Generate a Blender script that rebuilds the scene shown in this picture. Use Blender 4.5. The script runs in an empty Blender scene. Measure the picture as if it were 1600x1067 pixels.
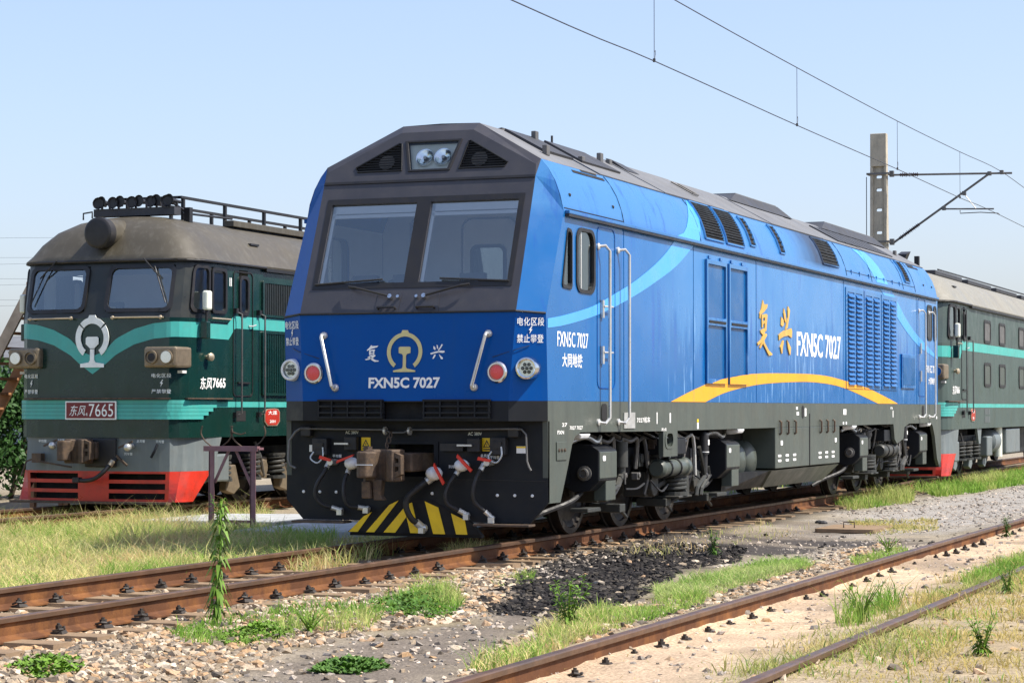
import bpy, bmesh, math, random
import numpy as np
from mathutils import Vector, Matrix
from mathutils.geometry import tessellate_polygon
R=math.radians
random.seed(7); rng=np.random.default_rng(7)
scene=bpy.context.scene
COL=scene.collection
# ------------------------------------------------------------------ camera, sky, sun, exposure
cam=bpy.data.cameras.new('camera'); camo=bpy.data.objects.new('camera',cam); COL.objects.link(camo)
cam.sensor_width=36.0; cam.lens=79.39; cam.clip_start=0.1; cam.clip_end=6000
camo.location=(10.002,-22.13,1.477); camo.rotation_euler=(math.pi/2+0.0296,0,0.3766)
scene.camera=camo
SUN=Vector((0.585,0.10,0.80)).normalized()          # towards the sun: high, from the right, a little behind the engines
world=bpy.data.worlds.new('World'); scene.world=world; world.use_nodes=True
wn=world.node_tree; bg=wn.nodes['Background']
sky=wn.nodes.new('ShaderNodeTexSky'); sky.sky_type='NISHITA'; sky.sun_disc=False
sky.sun_elevation=math.asin(SUN.z); sky.sun_rotation=math.atan2(SUN.x,SUN.y)
sky.altitude=0; sky.air_density=1.0; sky.dust_density=1.9; sky.ozone_density=5.0
g0=wn.nodes.new('ShaderNodeVectorMath'); g0.operation='SCALE'; g0.inputs['Scale'].default_value=1/7.0; gm_=wn.nodes.new('ShaderNodeGamma'); gm_.inputs['Gamma'].default_value=0.74
wn.links.new(sky.outputs[0],g0.inputs[0]); wn.links.new(g0.outputs[0],gm_.inputs['Color'])     # haze evens the sky out
tint=wn.nodes.new('ShaderNodeVectorMath'); tint.operation='MULTIPLY'; tint.inputs[1].default_value=(5.35,5.10,5.35)   # hazy summer air: a little paler and less green than the clear-air model
wn.links.new(gm_.outputs[0],tint.inputs[0]); wn.links.new(tint.outputs[0],bg.inputs[0]); bg.inputs[1].default_value=0.15
sun=bpy.data.lights.new('sun','SUN'); suno=bpy.data.objects.new('sun',sun); COL.objects.link(suno)
sun.energy=4.1; sun.angle=R(0.53); sun.color=(1.0,0.935,0.82)
suno.rotation_euler=SUN.to_track_quat('Z','Y').to_euler(); suno.location=(30,5,40)
vs=scene.view_settings; vs.view_transform='Standard'; vs.look='None'; vs.gamma=1; vs.exposure=0.84; vs.use_curve_mapping=False
scene.cycles.max_bounces=8; scene.cycles.transparent_max_bounces=16; scene.cycles.use_denoising=True
scene.cycles.caustics_reflective=False; scene.cycles.caustics_refractive=False

# ------------------------------------------------------------------ materials
def srgb(r,g,b):
    f=lambda c:(c/255/12.92 if c/255<=0.04045 else ((c/255+0.055)/1.055)**2.4)
    return (f(r),f(g),f(b))
M={}
def mat(name,col,rough=0.5,metal=0.0,var=0.15,vscale=3.0,dirt=None,bump=0.0,bscale=40.0,streak=None,coat=0.0,spec=0.5,rvar=0.15):
    """procedural paint/metal/earth: colour varied by noise, optional dirt (colour, amount, scale), vertical streaks (colour, amount), bump"""
    m=bpy.data.materials.new(name); m.use_nodes=True; nt=m.node_tree; N=nt.nodes; L=nt.links
    b=N['Principled BSDF']; b.inputs['Metallic'].default_value=metal
    b.inputs['Specular IOR Level'].default_value=spec
    if coat: b.inputs['Coat Weight'].default_value=coat; b.inputs['Coat Roughness'].default_value=0.15
    tc=N.new('ShaderNodeTexCoord')
    def noise(scale,detail=5,vec=None,rgh=0.6):
        n=N.new('ShaderNodeTexNoise'); n.inputs['Scale'].default_value=scale; n.inputs['Detail'].default_value=detail; n.inputs['Roughness'].default_value=rgh
        L.new(vec or tc.outputs['Object'],n.inputs['Vector']); return n.outputs['Fac']
    def ramp(src,a,bb,lo=0.0,hi=1.0):
        r=N.new('ShaderNodeMapRange'); r.inputs['From Min'].default_value=a; r.inputs['From Max'].default_value=bb
        r.inputs['To Min'].default_value=lo; r.inputs['To Max'].default_value=hi; L.new(src,r.inputs['Value']); return r.outputs[0]
    def mix(fac,A,B,mode='MIX'):
        x=N.new('ShaderNodeMix'); x.data_type='RGBA'; x.blend_type=mode
        if isinstance(fac,(int,float)): x.inputs['Factor'].default_value=fac
        else: L.new(fac,x.inputs['Factor'])
        for s,v in ((x.inputs[6],A),(x.inputs[7],B)):
            if isinstance(v,tuple): s.default_value=(*v[:3],1)
            else: L.new(v,s)
        return x.outputs[2]
    c=tuple(col)
    n1=noise(vscale)
    cur=mix(ramp(n1,0.3,0.7),tuple(k*(1-var) for k in c),tuple(min(1,k*(1+var)) for k in c))
    if dirt:
        dc,da,ds=dirt; d=noise(ds,8,rgh=0.7); cur=mix(ramp(d,0.48,0.72,0,da),cur,tuple(dc))
    if streak:
        sc,sa=streak; mp=N.new('ShaderNodeMapping'); mp.inputs['Scale'].default_value=(2.2,2.2,0.18); L.new(tc.outputs['Object'],mp.inputs['Vector'])
        s=noise(4.0,6,mp.outputs[0],0.7); cur=mix(ramp(s,0.5,0.68,0,sa),cur,tuple(sc))
    L.new(cur,b.inputs['Base Color'])
    L.new(ramp(noise(vscale*2.3,6),0.3,0.7,max(0.03,rough-rvar),min(1,rough+rvar)),b.inputs['Roughness'])
    if bump:
        bp=N.new('ShaderNodeBump'); bp.inputs['Strength'].default_value=bump; bp.inputs['Distance'].default_value=0.02
        L.new(noise(bscale,6),bp.inputs['Height']); L.new(bp.outputs[0],b.inputs['Normal'])
    M[name]=m; return m
DUST=(0.22,0.18,0.14)
mat('blue_shade_seam_paint',(0.006,0.090,0.27),0.27,var=0.06,vscale=0.8,spec=0.3,streak=((0.02,0.12,0.30),0.4))  # same blue darkened for the shade in door panels, also colours weld seams
mat('blue_paint',(0.0005,0.072,0.32),0.24,var=0.05,vscale=0.7,dirt=((0.004,0.068,0.25),0.35,1.3),streak=((0.010,0.075,0.26),0.35),bump=0.03,bscale=1.3,coat=0.0,rvar=0.06,spec=0.12)  # darker copy of the blue, for faces turned from the sun
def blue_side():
    # the long side: sun and sky sheen coloured into the upper half, washed streaks running down over deeper blue
    m=mat('blue_sunlit_paint',(0.006,0.112,0.345),0.27,var=0.06,vscale=0.6,bump=0.05,bscale=1.3,coat=0.25,rvar=0.1,spec=0.4)  # same paint as the nose, lightened for the sun on it
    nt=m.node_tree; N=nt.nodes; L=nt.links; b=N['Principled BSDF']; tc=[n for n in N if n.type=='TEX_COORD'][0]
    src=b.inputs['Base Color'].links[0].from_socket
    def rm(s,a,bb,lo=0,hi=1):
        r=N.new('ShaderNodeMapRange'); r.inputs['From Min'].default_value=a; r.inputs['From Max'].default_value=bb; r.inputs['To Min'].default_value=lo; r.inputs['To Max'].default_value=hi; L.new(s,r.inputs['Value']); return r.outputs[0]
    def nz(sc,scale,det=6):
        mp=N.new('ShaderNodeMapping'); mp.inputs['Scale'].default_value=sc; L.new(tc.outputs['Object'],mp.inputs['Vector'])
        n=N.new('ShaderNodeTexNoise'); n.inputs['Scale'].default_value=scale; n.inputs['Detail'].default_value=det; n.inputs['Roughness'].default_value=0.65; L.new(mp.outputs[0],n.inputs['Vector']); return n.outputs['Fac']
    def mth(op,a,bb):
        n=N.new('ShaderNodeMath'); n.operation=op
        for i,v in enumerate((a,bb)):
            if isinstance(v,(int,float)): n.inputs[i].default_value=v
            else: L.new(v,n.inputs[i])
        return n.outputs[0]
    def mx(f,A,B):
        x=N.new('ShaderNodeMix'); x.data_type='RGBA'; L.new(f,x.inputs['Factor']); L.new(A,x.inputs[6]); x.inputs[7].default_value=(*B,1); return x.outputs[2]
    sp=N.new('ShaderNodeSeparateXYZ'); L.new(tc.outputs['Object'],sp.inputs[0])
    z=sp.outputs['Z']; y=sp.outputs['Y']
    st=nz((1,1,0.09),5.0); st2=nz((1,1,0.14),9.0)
    # ragged lower limit of the painted sheen, wandering along the side
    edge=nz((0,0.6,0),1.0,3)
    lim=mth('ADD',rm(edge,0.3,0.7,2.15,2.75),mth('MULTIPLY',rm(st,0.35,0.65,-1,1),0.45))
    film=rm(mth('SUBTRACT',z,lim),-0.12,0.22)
    along=mth('MAXIMUM',rm(y,3.6,5.2),rm(z,3.55,3.7))  # roof shoulder lightened along its whole length for glancing sun
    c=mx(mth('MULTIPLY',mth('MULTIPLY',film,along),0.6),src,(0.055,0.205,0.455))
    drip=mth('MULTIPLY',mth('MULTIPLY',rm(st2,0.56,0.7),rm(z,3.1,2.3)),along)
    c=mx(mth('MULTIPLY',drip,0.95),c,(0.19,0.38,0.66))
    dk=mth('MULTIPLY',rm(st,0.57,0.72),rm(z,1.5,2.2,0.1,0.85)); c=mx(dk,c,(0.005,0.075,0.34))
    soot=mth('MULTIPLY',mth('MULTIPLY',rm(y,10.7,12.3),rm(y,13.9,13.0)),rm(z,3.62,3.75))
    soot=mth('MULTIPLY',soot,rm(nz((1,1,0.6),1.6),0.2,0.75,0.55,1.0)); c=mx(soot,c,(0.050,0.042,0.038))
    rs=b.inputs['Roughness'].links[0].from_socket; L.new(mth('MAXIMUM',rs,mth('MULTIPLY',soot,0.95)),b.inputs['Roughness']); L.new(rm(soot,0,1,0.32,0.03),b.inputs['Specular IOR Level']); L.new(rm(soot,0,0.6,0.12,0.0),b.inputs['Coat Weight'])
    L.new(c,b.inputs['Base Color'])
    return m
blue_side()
mat('light_blue_paint',(0.06,0.34,0.84),0.33,var=0.06,vscale=1.0,coat=0.2)
mat('orange_paint',(0.85,0.36,0.008),0.4,var=0.06,vscale=1.2,dirt=((0.6,0.25,0.02),0.3,2))
mat('gold_paint',(0.62,0.36,0.07),0.4,metal=0.0,var=0.18,vscale=4)
mat('pale_gold',(0.62,0.55,0.26),0.4,var=0.08,vscale=6)
mat('white_paint',(0.90,0.90,0.88),0.45,var=0.04,vscale=5)
mat('mask_grey',(0.047,0.046,0.054),0.42,var=0.10,vscale=2.0,dirt=((0.10,0.085,0.08),0.18,4),coat=0.1)
mat('brow_grey',(0.044,0.043,0.050),0.42,var=0.10,vscale=2.0,dirt=((0.10,0.085,0.08),0.15,4),coat=0.1)
mat('roof_grey',(0.145,0.147,0.152),0.6,var=0.15,vscale=1.5,dirt=((0.09,0.085,0.08),0.55,1.2),streak=((0.12,0.11,0.1),0.3))
mat('roof_dark',(0.035,0.036,0.042),0.6,var=0.2,vscale=2)
mat('frame_grey',(0.066,0.080,0.068),0.5,var=0.12,vscale=1.6,dirt=((0.085,0.08,0.06),0.4,2.5),streak=((0.035,0.04,0.036),0.4),coat=0.05)
mat('frame_dark',(0.013,0.015,0.019),0.5,var=0.12,vscale=2,dirt=((0.028,0.026,0.023),0.3,5),spec=0.2)
mat('bogie_grey',(0.034,0.037,0.034),0.6,var=0.2,vscale=3,dirt=((0.060,0.046,0.034),0.6,3),bump=0.1,bscale=25)
mat('black_rubber',(0.018,0.018,0.02),0.6,var=0.2,vscale=5)
mat('seal_black',(0.014,0.013,0.014),0.5,var=0.1)
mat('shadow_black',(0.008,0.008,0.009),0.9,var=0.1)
mat('steel_bright',(0.60,0.60,0.58),0.35,metal=0.45,var=0.08,vscale=8)
mat('chrome',(0.75,0.75,0.75),0.12,metal=1.0,var=0.03)
mat('aluminium',(0.62,0.62,0.60),0.42,metal=0.7,var=0.12,vscale=9)
mat('rust_steel',(0.075,0.052,0.037),0.7,metal=0.15,var=0.3,vscale=7,dirt=((0.20,0.125,0.07),0.6,9),bump=0.25,bscale=45)
mat('wheel_steel',(0.026,0.023,0.022),0.5,metal=0.35,var=0.2,vscale=4,dirt=((0.06,0.042,0.032),0.4,5),spec=0.3)
mat('rail_rust',(0.105,0.043,0.019),0.8,var=0.25,vscale=2.5,dirt=((0.30,0.125,0.035),0.75,2.0),bump=0.2,bscale=60,spec=0.25)
mat('rail_head',(0.125,0.072,0.045),0.45,metal=0.25,var=0.25,vscale=4,dirt=((0.07,0.055,0.048),0.8,1.5),spec=0.4)
mat('clip_iron',(0.035,0.028,0.023),0.75,var=0.3,vscale=8,bump=0.2,bscale=50)
mat('sleeper_concrete',(0.25,0.175,0.11),0.9,var=0.2,vscale=4,dirt=((0.14,0.10,0.07),0.6,3),bump=0.3,bscale=30,spec=0.2)
mat('concrete',(0.42,0.43,0.43),0.85,var=0.14,vscale=3,dirt=((0.26,0.25,0.23),0.6,2.5),bump=0.25,bscale=30,spec=0.2)
mat('mast_concrete',(0.48,0.43,0.34),0.85,var=0.12,vscale=2,dirt=((0.17,0.16,0.13),0.5,3),streak=((0.20,0.19,0.16),0.4),bump=0.15,bscale=40,spec=0.2)
mat('galvanised',(0.15,0.145,0.14),0.55,metal=0.5,var=0.2,vscale=5)
mat('wire_dark',(0.05,0.05,0.055),0.5,metal=0.4,var=0.1)
mat('insulator_brown',(0.045,0.028,0.024),0.25,var=0.2)
mat('yellow_paint',(0.93,0.62,0.010),0.45,var=0.08,vscale=5,dirt=((0.60,0.40,0.05),0.4,7))
mat('red_paint',(0.62,0.03,0.015),0.4,var=0.1,vscale=6)
mat('white_cap',(0.72,0.74,0.76),0.35,var=0.15,vscale=14)
mat('interior_grey',(0.88,0.91,0.92),0.7,var=0.06,vscale=1.5)
mat('desk_grey',(0.30,0.32,0.33),0.6,var=0.1)
mat('floor_grey',(0.62,0.62,0.60),0.8,var=0.1)
mat('interior_dark',(0.05,0.055,0.06),0.7,var=0.1)
mat('shade_white',(0.78,0.80,0.80),0.7,var=0.03)
mat('green_paint',(0.005,0.030,0.024),0.24,var=0.16,vscale=1.2,dirt=((0.015,0.028,0.020),0.5,2.0),streak=((0.016,0.04,0.032),0.3),bump=0.03,bscale=6,coat=0.2)
mat('df_roof_pale',(0.21,0.20,0.165),0.6,var=0.15,vscale=0.6,dirt=((0.11,0.095,0.075),0.6,0.6),streak=((0.33,0.32,0.28),0.4),bump=0.03,bscale=3)
mat('green_grey_paint',(0.052,0.080,0.072),0.42,var=0.14,vscale=1.2,dirt=((0.06,0.075,0.065),0.5,2.0),streak=((0.03,0.05,0.045),0.4))
mat('olive_black',(0.016,0.020,0.018),0.42,var=0.2,vscale=1.6,dirt=((0.040,0.033,0.026),0.5,2.2))
mat('teal_paint',(0.060,0.385,0.345),0.4,var=0.08,vscale=2,dirt=((0.10,0.33,0.29),0.5,3),streak=((0.06,0.27,0.25),0.3))
mat('df_roof',(0.070,0.060,0.041),0.5,var=0.14,vscale=0.45,dirt=((0.055,0.042,0.030),0.35,0.4),streak=((0.14,0.13,0.105),0.4),bump=0.03,bscale=3)
mat('df_skirt_grey',(0.135,0.16,0.165),0.5,var=0.1,vscale=1.5,dirt=((0.11,0.11,0.10),0.5,2.5),streak=((0.24,0.26,0.25),0.4))
mat('df_red',(0.55,0.030,0.014),0.38,var=0.12,vscale=1.5,dirt=((0.20,0.03,0.02),0.75,2.2),coat=0.1)
mat('plate_red',(0.16,0.012,0.015),0.4,var=0.08,vscale=6)
mat('bronze',(0.24,0.19,0.13),0.45,metal=0.5,var=0.2,vscale=9)
mat('brass_rod',(0.50,0.42,0.30),0.4,metal=0.6,var=0.15,vscale=9)
mat('df_white',(0.86,0.90,0.87),0.5,var=0.12,vscale=6)
mat('purple_iron',(0.24,0.12,0.145),0.65,var=0.2,vscale=5,dirt=((0.20,0.10,0.06),0.4,6))
mat('ladder_rust',(0.36,0.18,0.09),0.85,var=0.3,vscale=4,dirt=((0.42,0.22,0.10),0.6,5),spec=0.2)
mat('old_wood',(0.42,0.34,0.26),0.9,var=0.25,vscale=4,spec=0.2)
mat('bark',(0.10,0.075,0.05),0.9,var=0.2)
mat('coal',(0.016,0.015,0.015),0.55,var=0.4,vscale=6,bump=0.4,bscale=30)
mat('weed_leaf',(0.060,0.135,0.016),0.6,var=0.35,vscale=9,spec=0.3)
mat('weed_leaf_light',(0.115,0.215,0.020),0.6,var=0.3,vscale=9,spec=0.3)
mat('hedge_leaf',(0.030,0.085,0.016),0.6,var=0.4,vscale=2,spec=0.3)
mat('far_leaf',(0.07,0.11,0.05),0.8,var=0.3,vscale=0.1,spec=0.1)
mat('shed_wall',(0.33,0.35,0.37),0.8,var=0.06)
mat('lens_red',(0.78,0.09,0.09),0.25,var=0.04)
mat('reflector',(0.82,0.82,0.80),0.16,metal=1.0,var=0.02)
mat('lamp_body',(0.74,0.76,0.66),0.5,var=0.05)
def glass(name,tint,refl_rough=0.02,base=0.10):
    m=bpy.data.materials.new(name); m.use_nodes=True; nt=m.node_tree; N=nt.nodes; L=nt.links
    N.remove(N['Principled BSDF']); o=N['Material Output']
    t=N.new('ShaderNodeBsdfTransparent'); t.inputs[0].default_value=(*tint,1)
    g=N.new('ShaderNodeBsdfGlossy'); g.inputs['Roughness'].default_value=refl_rough; g.inputs['Color'].default_value=(0.90,0.99,1,1)
    f=N.new('ShaderNodeFresnel'); f.inputs['IOR'].default_value=1.52
    a=N.new('ShaderNodeMath'); a.operation='ADD'; a.use_clamp=True; a.inputs[1].default_value=base; L.new(f.outputs[0],a.inputs[0])
    mx=N.new('ShaderNodeMixShader'); L.new(a.outputs[0],mx.inputs[0]); L.new(t.outputs[0],mx.inputs[1]); L.new(g.outputs[0],mx.inputs[2])
    L.new(mx.outputs[0],o.inputs['Surface']); M[name]=m
glass('wind_glass',(0.99,1.0,1.0),base=0.18)
glass('dark_glass',(0.72,0.76,0.77),base=0.07)
glass('lamp_glass',(0.97,0.98,0.98),base=0.0)

# ------------------------------------------------------------------ mesh helpers
class MB:
    def __init__(s): s.v=[]; s.f=[]; s.m=[]
    def add(s,vs,fs,mi=0):
        o=len(s.v); s.v+= [tuple(map(float,p)) for p in vs]; s.f+=[tuple(i+o for i in f) for f in fs]; s.m+=[mi]*len(fs); return s
    def box(s,x0,x1,y0,y1,z0,z1,mi=0):
        return s.hexa([(x0,y0,z0),(x1,y0,z0),(x1,y1,z0),(x0,y1,z0),(x0,y0,z1),(x1,y0,z1),(x1,y1,z1),(x0,y1,z1)],mi)
    def hexa(s,p,mi=0):
        return s.add(p,[(3,2,1,0),(4,5,6,7),(0,1,5,4),(1,2,6,5),(2,3,7,6),(3,0,4,7)],mi)
    def quad(s,*p): return s.add(p,[tuple(range(len(p)))])
    def prism(s,pts,vec,mi=0):
        """planar polygon (any size) pushed along vec"""
        n=len(pts); P=[Vector(p) for p in pts]; V=Vector(vec)
        tris=tessellate_polygon([P]); vs=P+[p+V for p in P]
        fs=[tuple(t) for t in tris]+[tuple(i+n for i in reversed(t)) for t in tris]+[(i,(i+1)%n,(i+1)%n+n,i+n) for i in range(n)]
        return s.add(vs,fs,mi)
    def panel(s,outer,holes,vec,mi=0):
        """flat sheet with openings and thickness vec"""
        loops=[[Vector(p) for p in outer]]+[[Vector(p) for p in h] for h in holes]
        flat=[p for l in loops for p in l]; n=len(flat); V=Vector(vec)
        tris=tessellate_polygon(loops); vs=flat+[p+V for p in flat]
        fs=[tuple(t) for t in tris]+[tuple(i+n for i in reversed(t)) for t in tris]; o=0
        for l in loops:
            k=len(l); fs+=[(o+i,o+(i+1)%k,o+(i+1)%k+n,o+i+n) for i in range(k)]; o+=k
        return s.add(vs,fs,mi)
    def cyl(s,p0,p1,r0,r1=None,n=14,caps=True,mi=0):
        r1=r0 if r1 is None else r1; a=Vector(p0); b=Vector(p1); d=(b-a).normalized()
        u=d.orthogonal().normalized(); w=d.cross(u); vs=[]
        for c,r in ((a,r0),(b,r1)):
            for i in range(n):
                t=2*math.pi*i/n; vs.append(c+u*(r*math.cos(t))+w*(r*math.sin(t)))
        fs=[(i,(i+1)%n,n+(i+1)%n,n+i) for i in range(n)]
        if caps: fs+=[tuple(reversed(range(n))),tuple(range(n,2*n))]
        return s.add(vs,fs,mi)
    def lathe(s,o,d,prof,n=16,mi=0):
        """profile [(distance along d, radius)]"""
        o=Vector(o); d=Vector(d).normalized(); u=d.orthogonal().normalized(); w=d.cross(u); vs=[]
        for (h,r) in prof:
            for i in range(n):
                t=2*math.pi*i/n; vs.append(o+d*h+u*(r*math.cos(t))+w*(r*math.sin(t)))
        fs=[]
        for k in range(len(prof)-1):
            fs+=[(k*n+i,k*n+(i+1)%n,(k+1)*n+(i+1)%n,(k+1)*n+i) for i in range(n)]
        if prof[0][1]>1e-4: fs.append(tuple(reversed(range(n))))
        if prof[-1][1]>1e-4: fs.append(tuple(range((len(prof)-1)*n,len(prof)*n)))
        return s.add(vs,fs,mi)
    def tube(s,pts,r,n=8,mi=0,closed=False):
        P=[Vector(p) for p in pts]; m=len(P); vs=[]; up=None
        for i,p in enumerate(P):
            if closed: t=(P[(i+1)%m]-P[i-1])
            else: t=(P[min(i+1,m-1)]-P[max(i-1,0)])
            t=t.normalized() if t.length>1e-9 else Vector((0,0,1))
            up=t.orthogonal().normalized() if up is None else (up-t*up.dot(t)).normalized()
            w=t.cross(up); rr=r[i] if isinstance(r,(list,tuple)) else r
            for k in range(n):
                a=2*math.pi*k/n; vs.append(p+up*(rr*math.cos(a))+w*(rr*math.sin(a)))
        fs=[]; rows=m if closed else m-1
        for i in range(rows):
            j=(i+1)%m
            fs+=[(i*n+k,i*n+(k+1)%n,j*n+(k+1)%n,j*n+k) for k in range(n)]
        if not closed: fs+=[tuple(reversed(range(n))),tuple(range((m-1)*n,m*n))]
        return s.add(vs,fs,mi)
    def loft(s,rings,closed=True,caps=True,mi=0):
        n=len(rings[0]); vs=[p for r in rings for p in r]; fs=[]
        for k in range(len(rings)-1):
            for i in range(n if closed else n-1):
                j=(i+1)%n; fs.append((k*n+i,k*n+j,(k+1)*n+j,(k+1)*n+i))
        s.add(vs,fs,mi)
        if caps and closed:
            for r,rev in ((rings[0],True),(rings[-1],False)):
                P=[Vector(p) for p in r]; t=tessellate_polygon([P]); s.add(P,[tuple(x) for x in t],mi)
        return s
    def sphere(s,c,r,n=12,m=8,sc=(1,1,1),mi=0):
        c=Vector(c); prof=[]; vs=[]
        for j in range(m+1):
            a=math.pi*j/m
            for i in range(n):
                t=2*math.pi*i/n; vs.append((c.x+r*sc[0]*math.sin(a)*math.cos(t),c.y+r*sc[1]*math.sin(a)*math.sin(t),c.z+r*sc[2]*math.cos(a)))
        fs=[(j*n+i,(j+1)*n+i,(j+1)*n+(i+1)%n,j*n+(i+1)%n) for j in range(m) for i in range(n)]
        return s.add(vs,fs,mi)
    def mesh(s,name,mats,smooth=None):
        me=bpy.data.meshes.new(name); me.from_pydata(s.v,[],s.f)
        for m in (mats if isinstance(mats,(list,tuple)) else [mats]): me.materials.append(M[m])
        if isinstance(mats,(list,tuple)) and len(mats)>1: me.polygons.foreach_set('material_index',s.m)
        bm=bmesh.new(); bm.from_mesh(me); bmesh.ops.recalc_face_normals(bm,faces=bm.faces); bm.to_mesh(me); bm.free()
        if smooth is not None:
            me.shade_smooth(); me.set_sharp_from_angle(angle=R(smooth))
        me.update(); return me
    def build(s,name,mats,parent=None,smooth=None,bevel=0.0,loc=None):
        o=bpy.data.objects.new(name,s.mesh(name,mats,smooth)); COL.objects.link(o)
        if parent: o.parent=parent
        if loc: o.location=loc
        if bevel:
            b=o.modifiers.new('bevel','BEVEL'); b.width=bevel; b.segments=2; b.limit_method='ANGLE'; b.angle_limit=R(35); b.harden_normals=False
        return o
def tag(o,label=None,cat=None,group=None,kind=None):
    if label: o['label']=label
    if cat: o['category']=cat
    if group: o['group']=group
    if kind: o['kind']=kind
    return o
def empty(name,loc=(0,0,0),rz=0.0):
    e=bpy.data.objects.new(name,None); COL.objects.link(e); e.location=loc; e.rotation_euler=(0,0,rz); e.empty_display_size=0.3; return e
def inst(name,me,parent=None,loc=(0,0,0),rot=(0,0,0),scale=(1,1,1)):
    o=bpy.data.objects.new(name,me); COL.objects.link(o); o.parent=parent; o.location=loc; o.rotation_euler=rot; o.scale=scale; return o
def rr(u0,u1,v0,v1,r,n=5):
    """rounded rectangle as (u,v) points"""
    out=[]
    for cx,cy,a0 in ((u1-r,v0+r,-90),(u1-r,v1-r,0),(u0+r,v1-r,90),(u0+r,v0+r,180)):
        for i in range(n+1):
            a=R(a0+90*i/n); out.append((cx+r*math.cos(a),cy+r*math.sin(a)))
    return out
def np_mesh(name,V,F,matname,colors=None):
    """big meshes from arrays; F triangles or quads (k,n)"""
    me=bpy.data.meshes.new(name); n=F.shape[1]
    me.vertices.add(len(V)); me.vertices.foreach_set('co',np.ascontiguousarray(V,dtype=np.float32).ravel())
    me.loops.add(F.size); me.loops.foreach_set('vertex_index',np.ascontiguousarray(F,dtype=np.int32).ravel())
    me.polygons.add(len(F)); me.polygons.foreach_set('loop_start',np.arange(0,F.size,n,dtype=np.int32))
    me.update(calc_edges=True); me.validate()
    if colors is not None:
        a=me.color_attributes.new('tone','FLOAT_COLOR','POINT')
        c=np.ones((len(V),4),np.float32); c[:,:3]=colors; a.data.foreach_set('color',c.ravel())
    me.shade_flat(); me.materials.append(M[matname]); return me
# lettering: font outlines turned into thin raised mesh
_tc={}
def text(s,name,parent,matname,o,ux,uy,h,w=None,align='C',bold=0.0,shear=0.0,depth=0.003):
    """text of cap height h (and total width w) whose centre (align C) or left end (L) sits at o; ux reading direction, uy up"""
    key=(s,bold)
    def glyphs(t,off=bold):
        cu=bpy.data.curves.new('t','FONT'); cu.body=t; cu.size=1; cu.resolution_u=3; cu.offset=off
        ob=bpy.data.objects.new('t',cu); COL.objects.link(ob)
        dg=bpy.context.evaluated_depsgraph_get(); dg.update()
        me=bpy.data.meshes.new_from_object(ob.evaluated_get(dg))
        v=np.empty(len(me.vertices)*3,np.float32); me.vertices.foreach_get('co',v); v=v.reshape(-1,3)[:,:2].copy()
        f=[tuple(p.vertices) for p in me.polygons]
        bpy.data.objects.remove(ob); bpy.data.curves.remove(cu); bpy.data.meshes.remove(me); return v,f
    if key not in _tc:
        if any(ord(c)>0x2fff for c in s):                      # Chinese: one glyph at a time on a square grid, plain weight where bold breaks the fill
            V=[];Fc=[];n=0;pen=0.0
            for c in s:
                v,f=glyphs(c,bold)
                if ord(c)>0x2fff:
                    v0,f0=glyphs(c,0.0)
                    if len(f)<0.93*len(f0): v,f=v0,f0
                    V.append(v+np.array([pen,0],np.float32)); Fc+=[tuple(q+n for q in p) for p in f]; n+=len(v); pen+=1.04
                else: V.append(v+np.array([pen,0],np.float32)); Fc+=[tuple(q+n for q in p) for p in f]; n+=len(v); pen+=0.6
            _tc[key]=(np.concatenate(V),Fc)
        else: _tc[key]=glyphs(s)
    v,f=_tc[key]; v=v.copy()
    if len(v)==0: return None
    lo=v.min(0); hi=v.max(0); v-=lo; sz=hi-lo
    v[:,1]*=h/sz[1]; v[:,0]*=((w/sz[0]) if w else h/sz[1]); W=v[:,0].max()
    v[:,0]+=shear*v[:,1]
    v[:,1]-=h/2
    if align=='C': v[:,0]-=W/2
    O=Vector(o); X=Vector(ux).normalized(); Y=Vector(uy).normalized(); Nn=X.cross(Y).normalized()
    mb=MB(); mb.v=[tuple(O+X*float(a)+Y*float(b)+Nn*depth) for a,b in v]; mb.f=list(f); mb.m=[0]*len(f)
    me=bpy.data.meshes.new(name); me.from_pydata(mb.v,[],mb.f); me.materials.append(M[matname])
    ob=bpy.data.objects.new(name,me); COL.objects.link(ob); ob.parent=parent; return ob
def bolt_sign(mb,o,ux,uy,h,depth=0.003):
    O=Vector(o); X=Vector(ux).normalized(); Y=Vector(uy).normalized(); Nn=X.cross(Y)
    P=[(0.12,0.5),(-0.22,-0.02),(-0.02,-0.02),(-0.14,-0.5),(0.24,0.10),(0.03,0.10),(0.24,0.5)]
    mb.prism([O+X*(a*h)+Y*(b*h)+Nn*0.001 for a,b in P],Nn*depth); return mb
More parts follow.
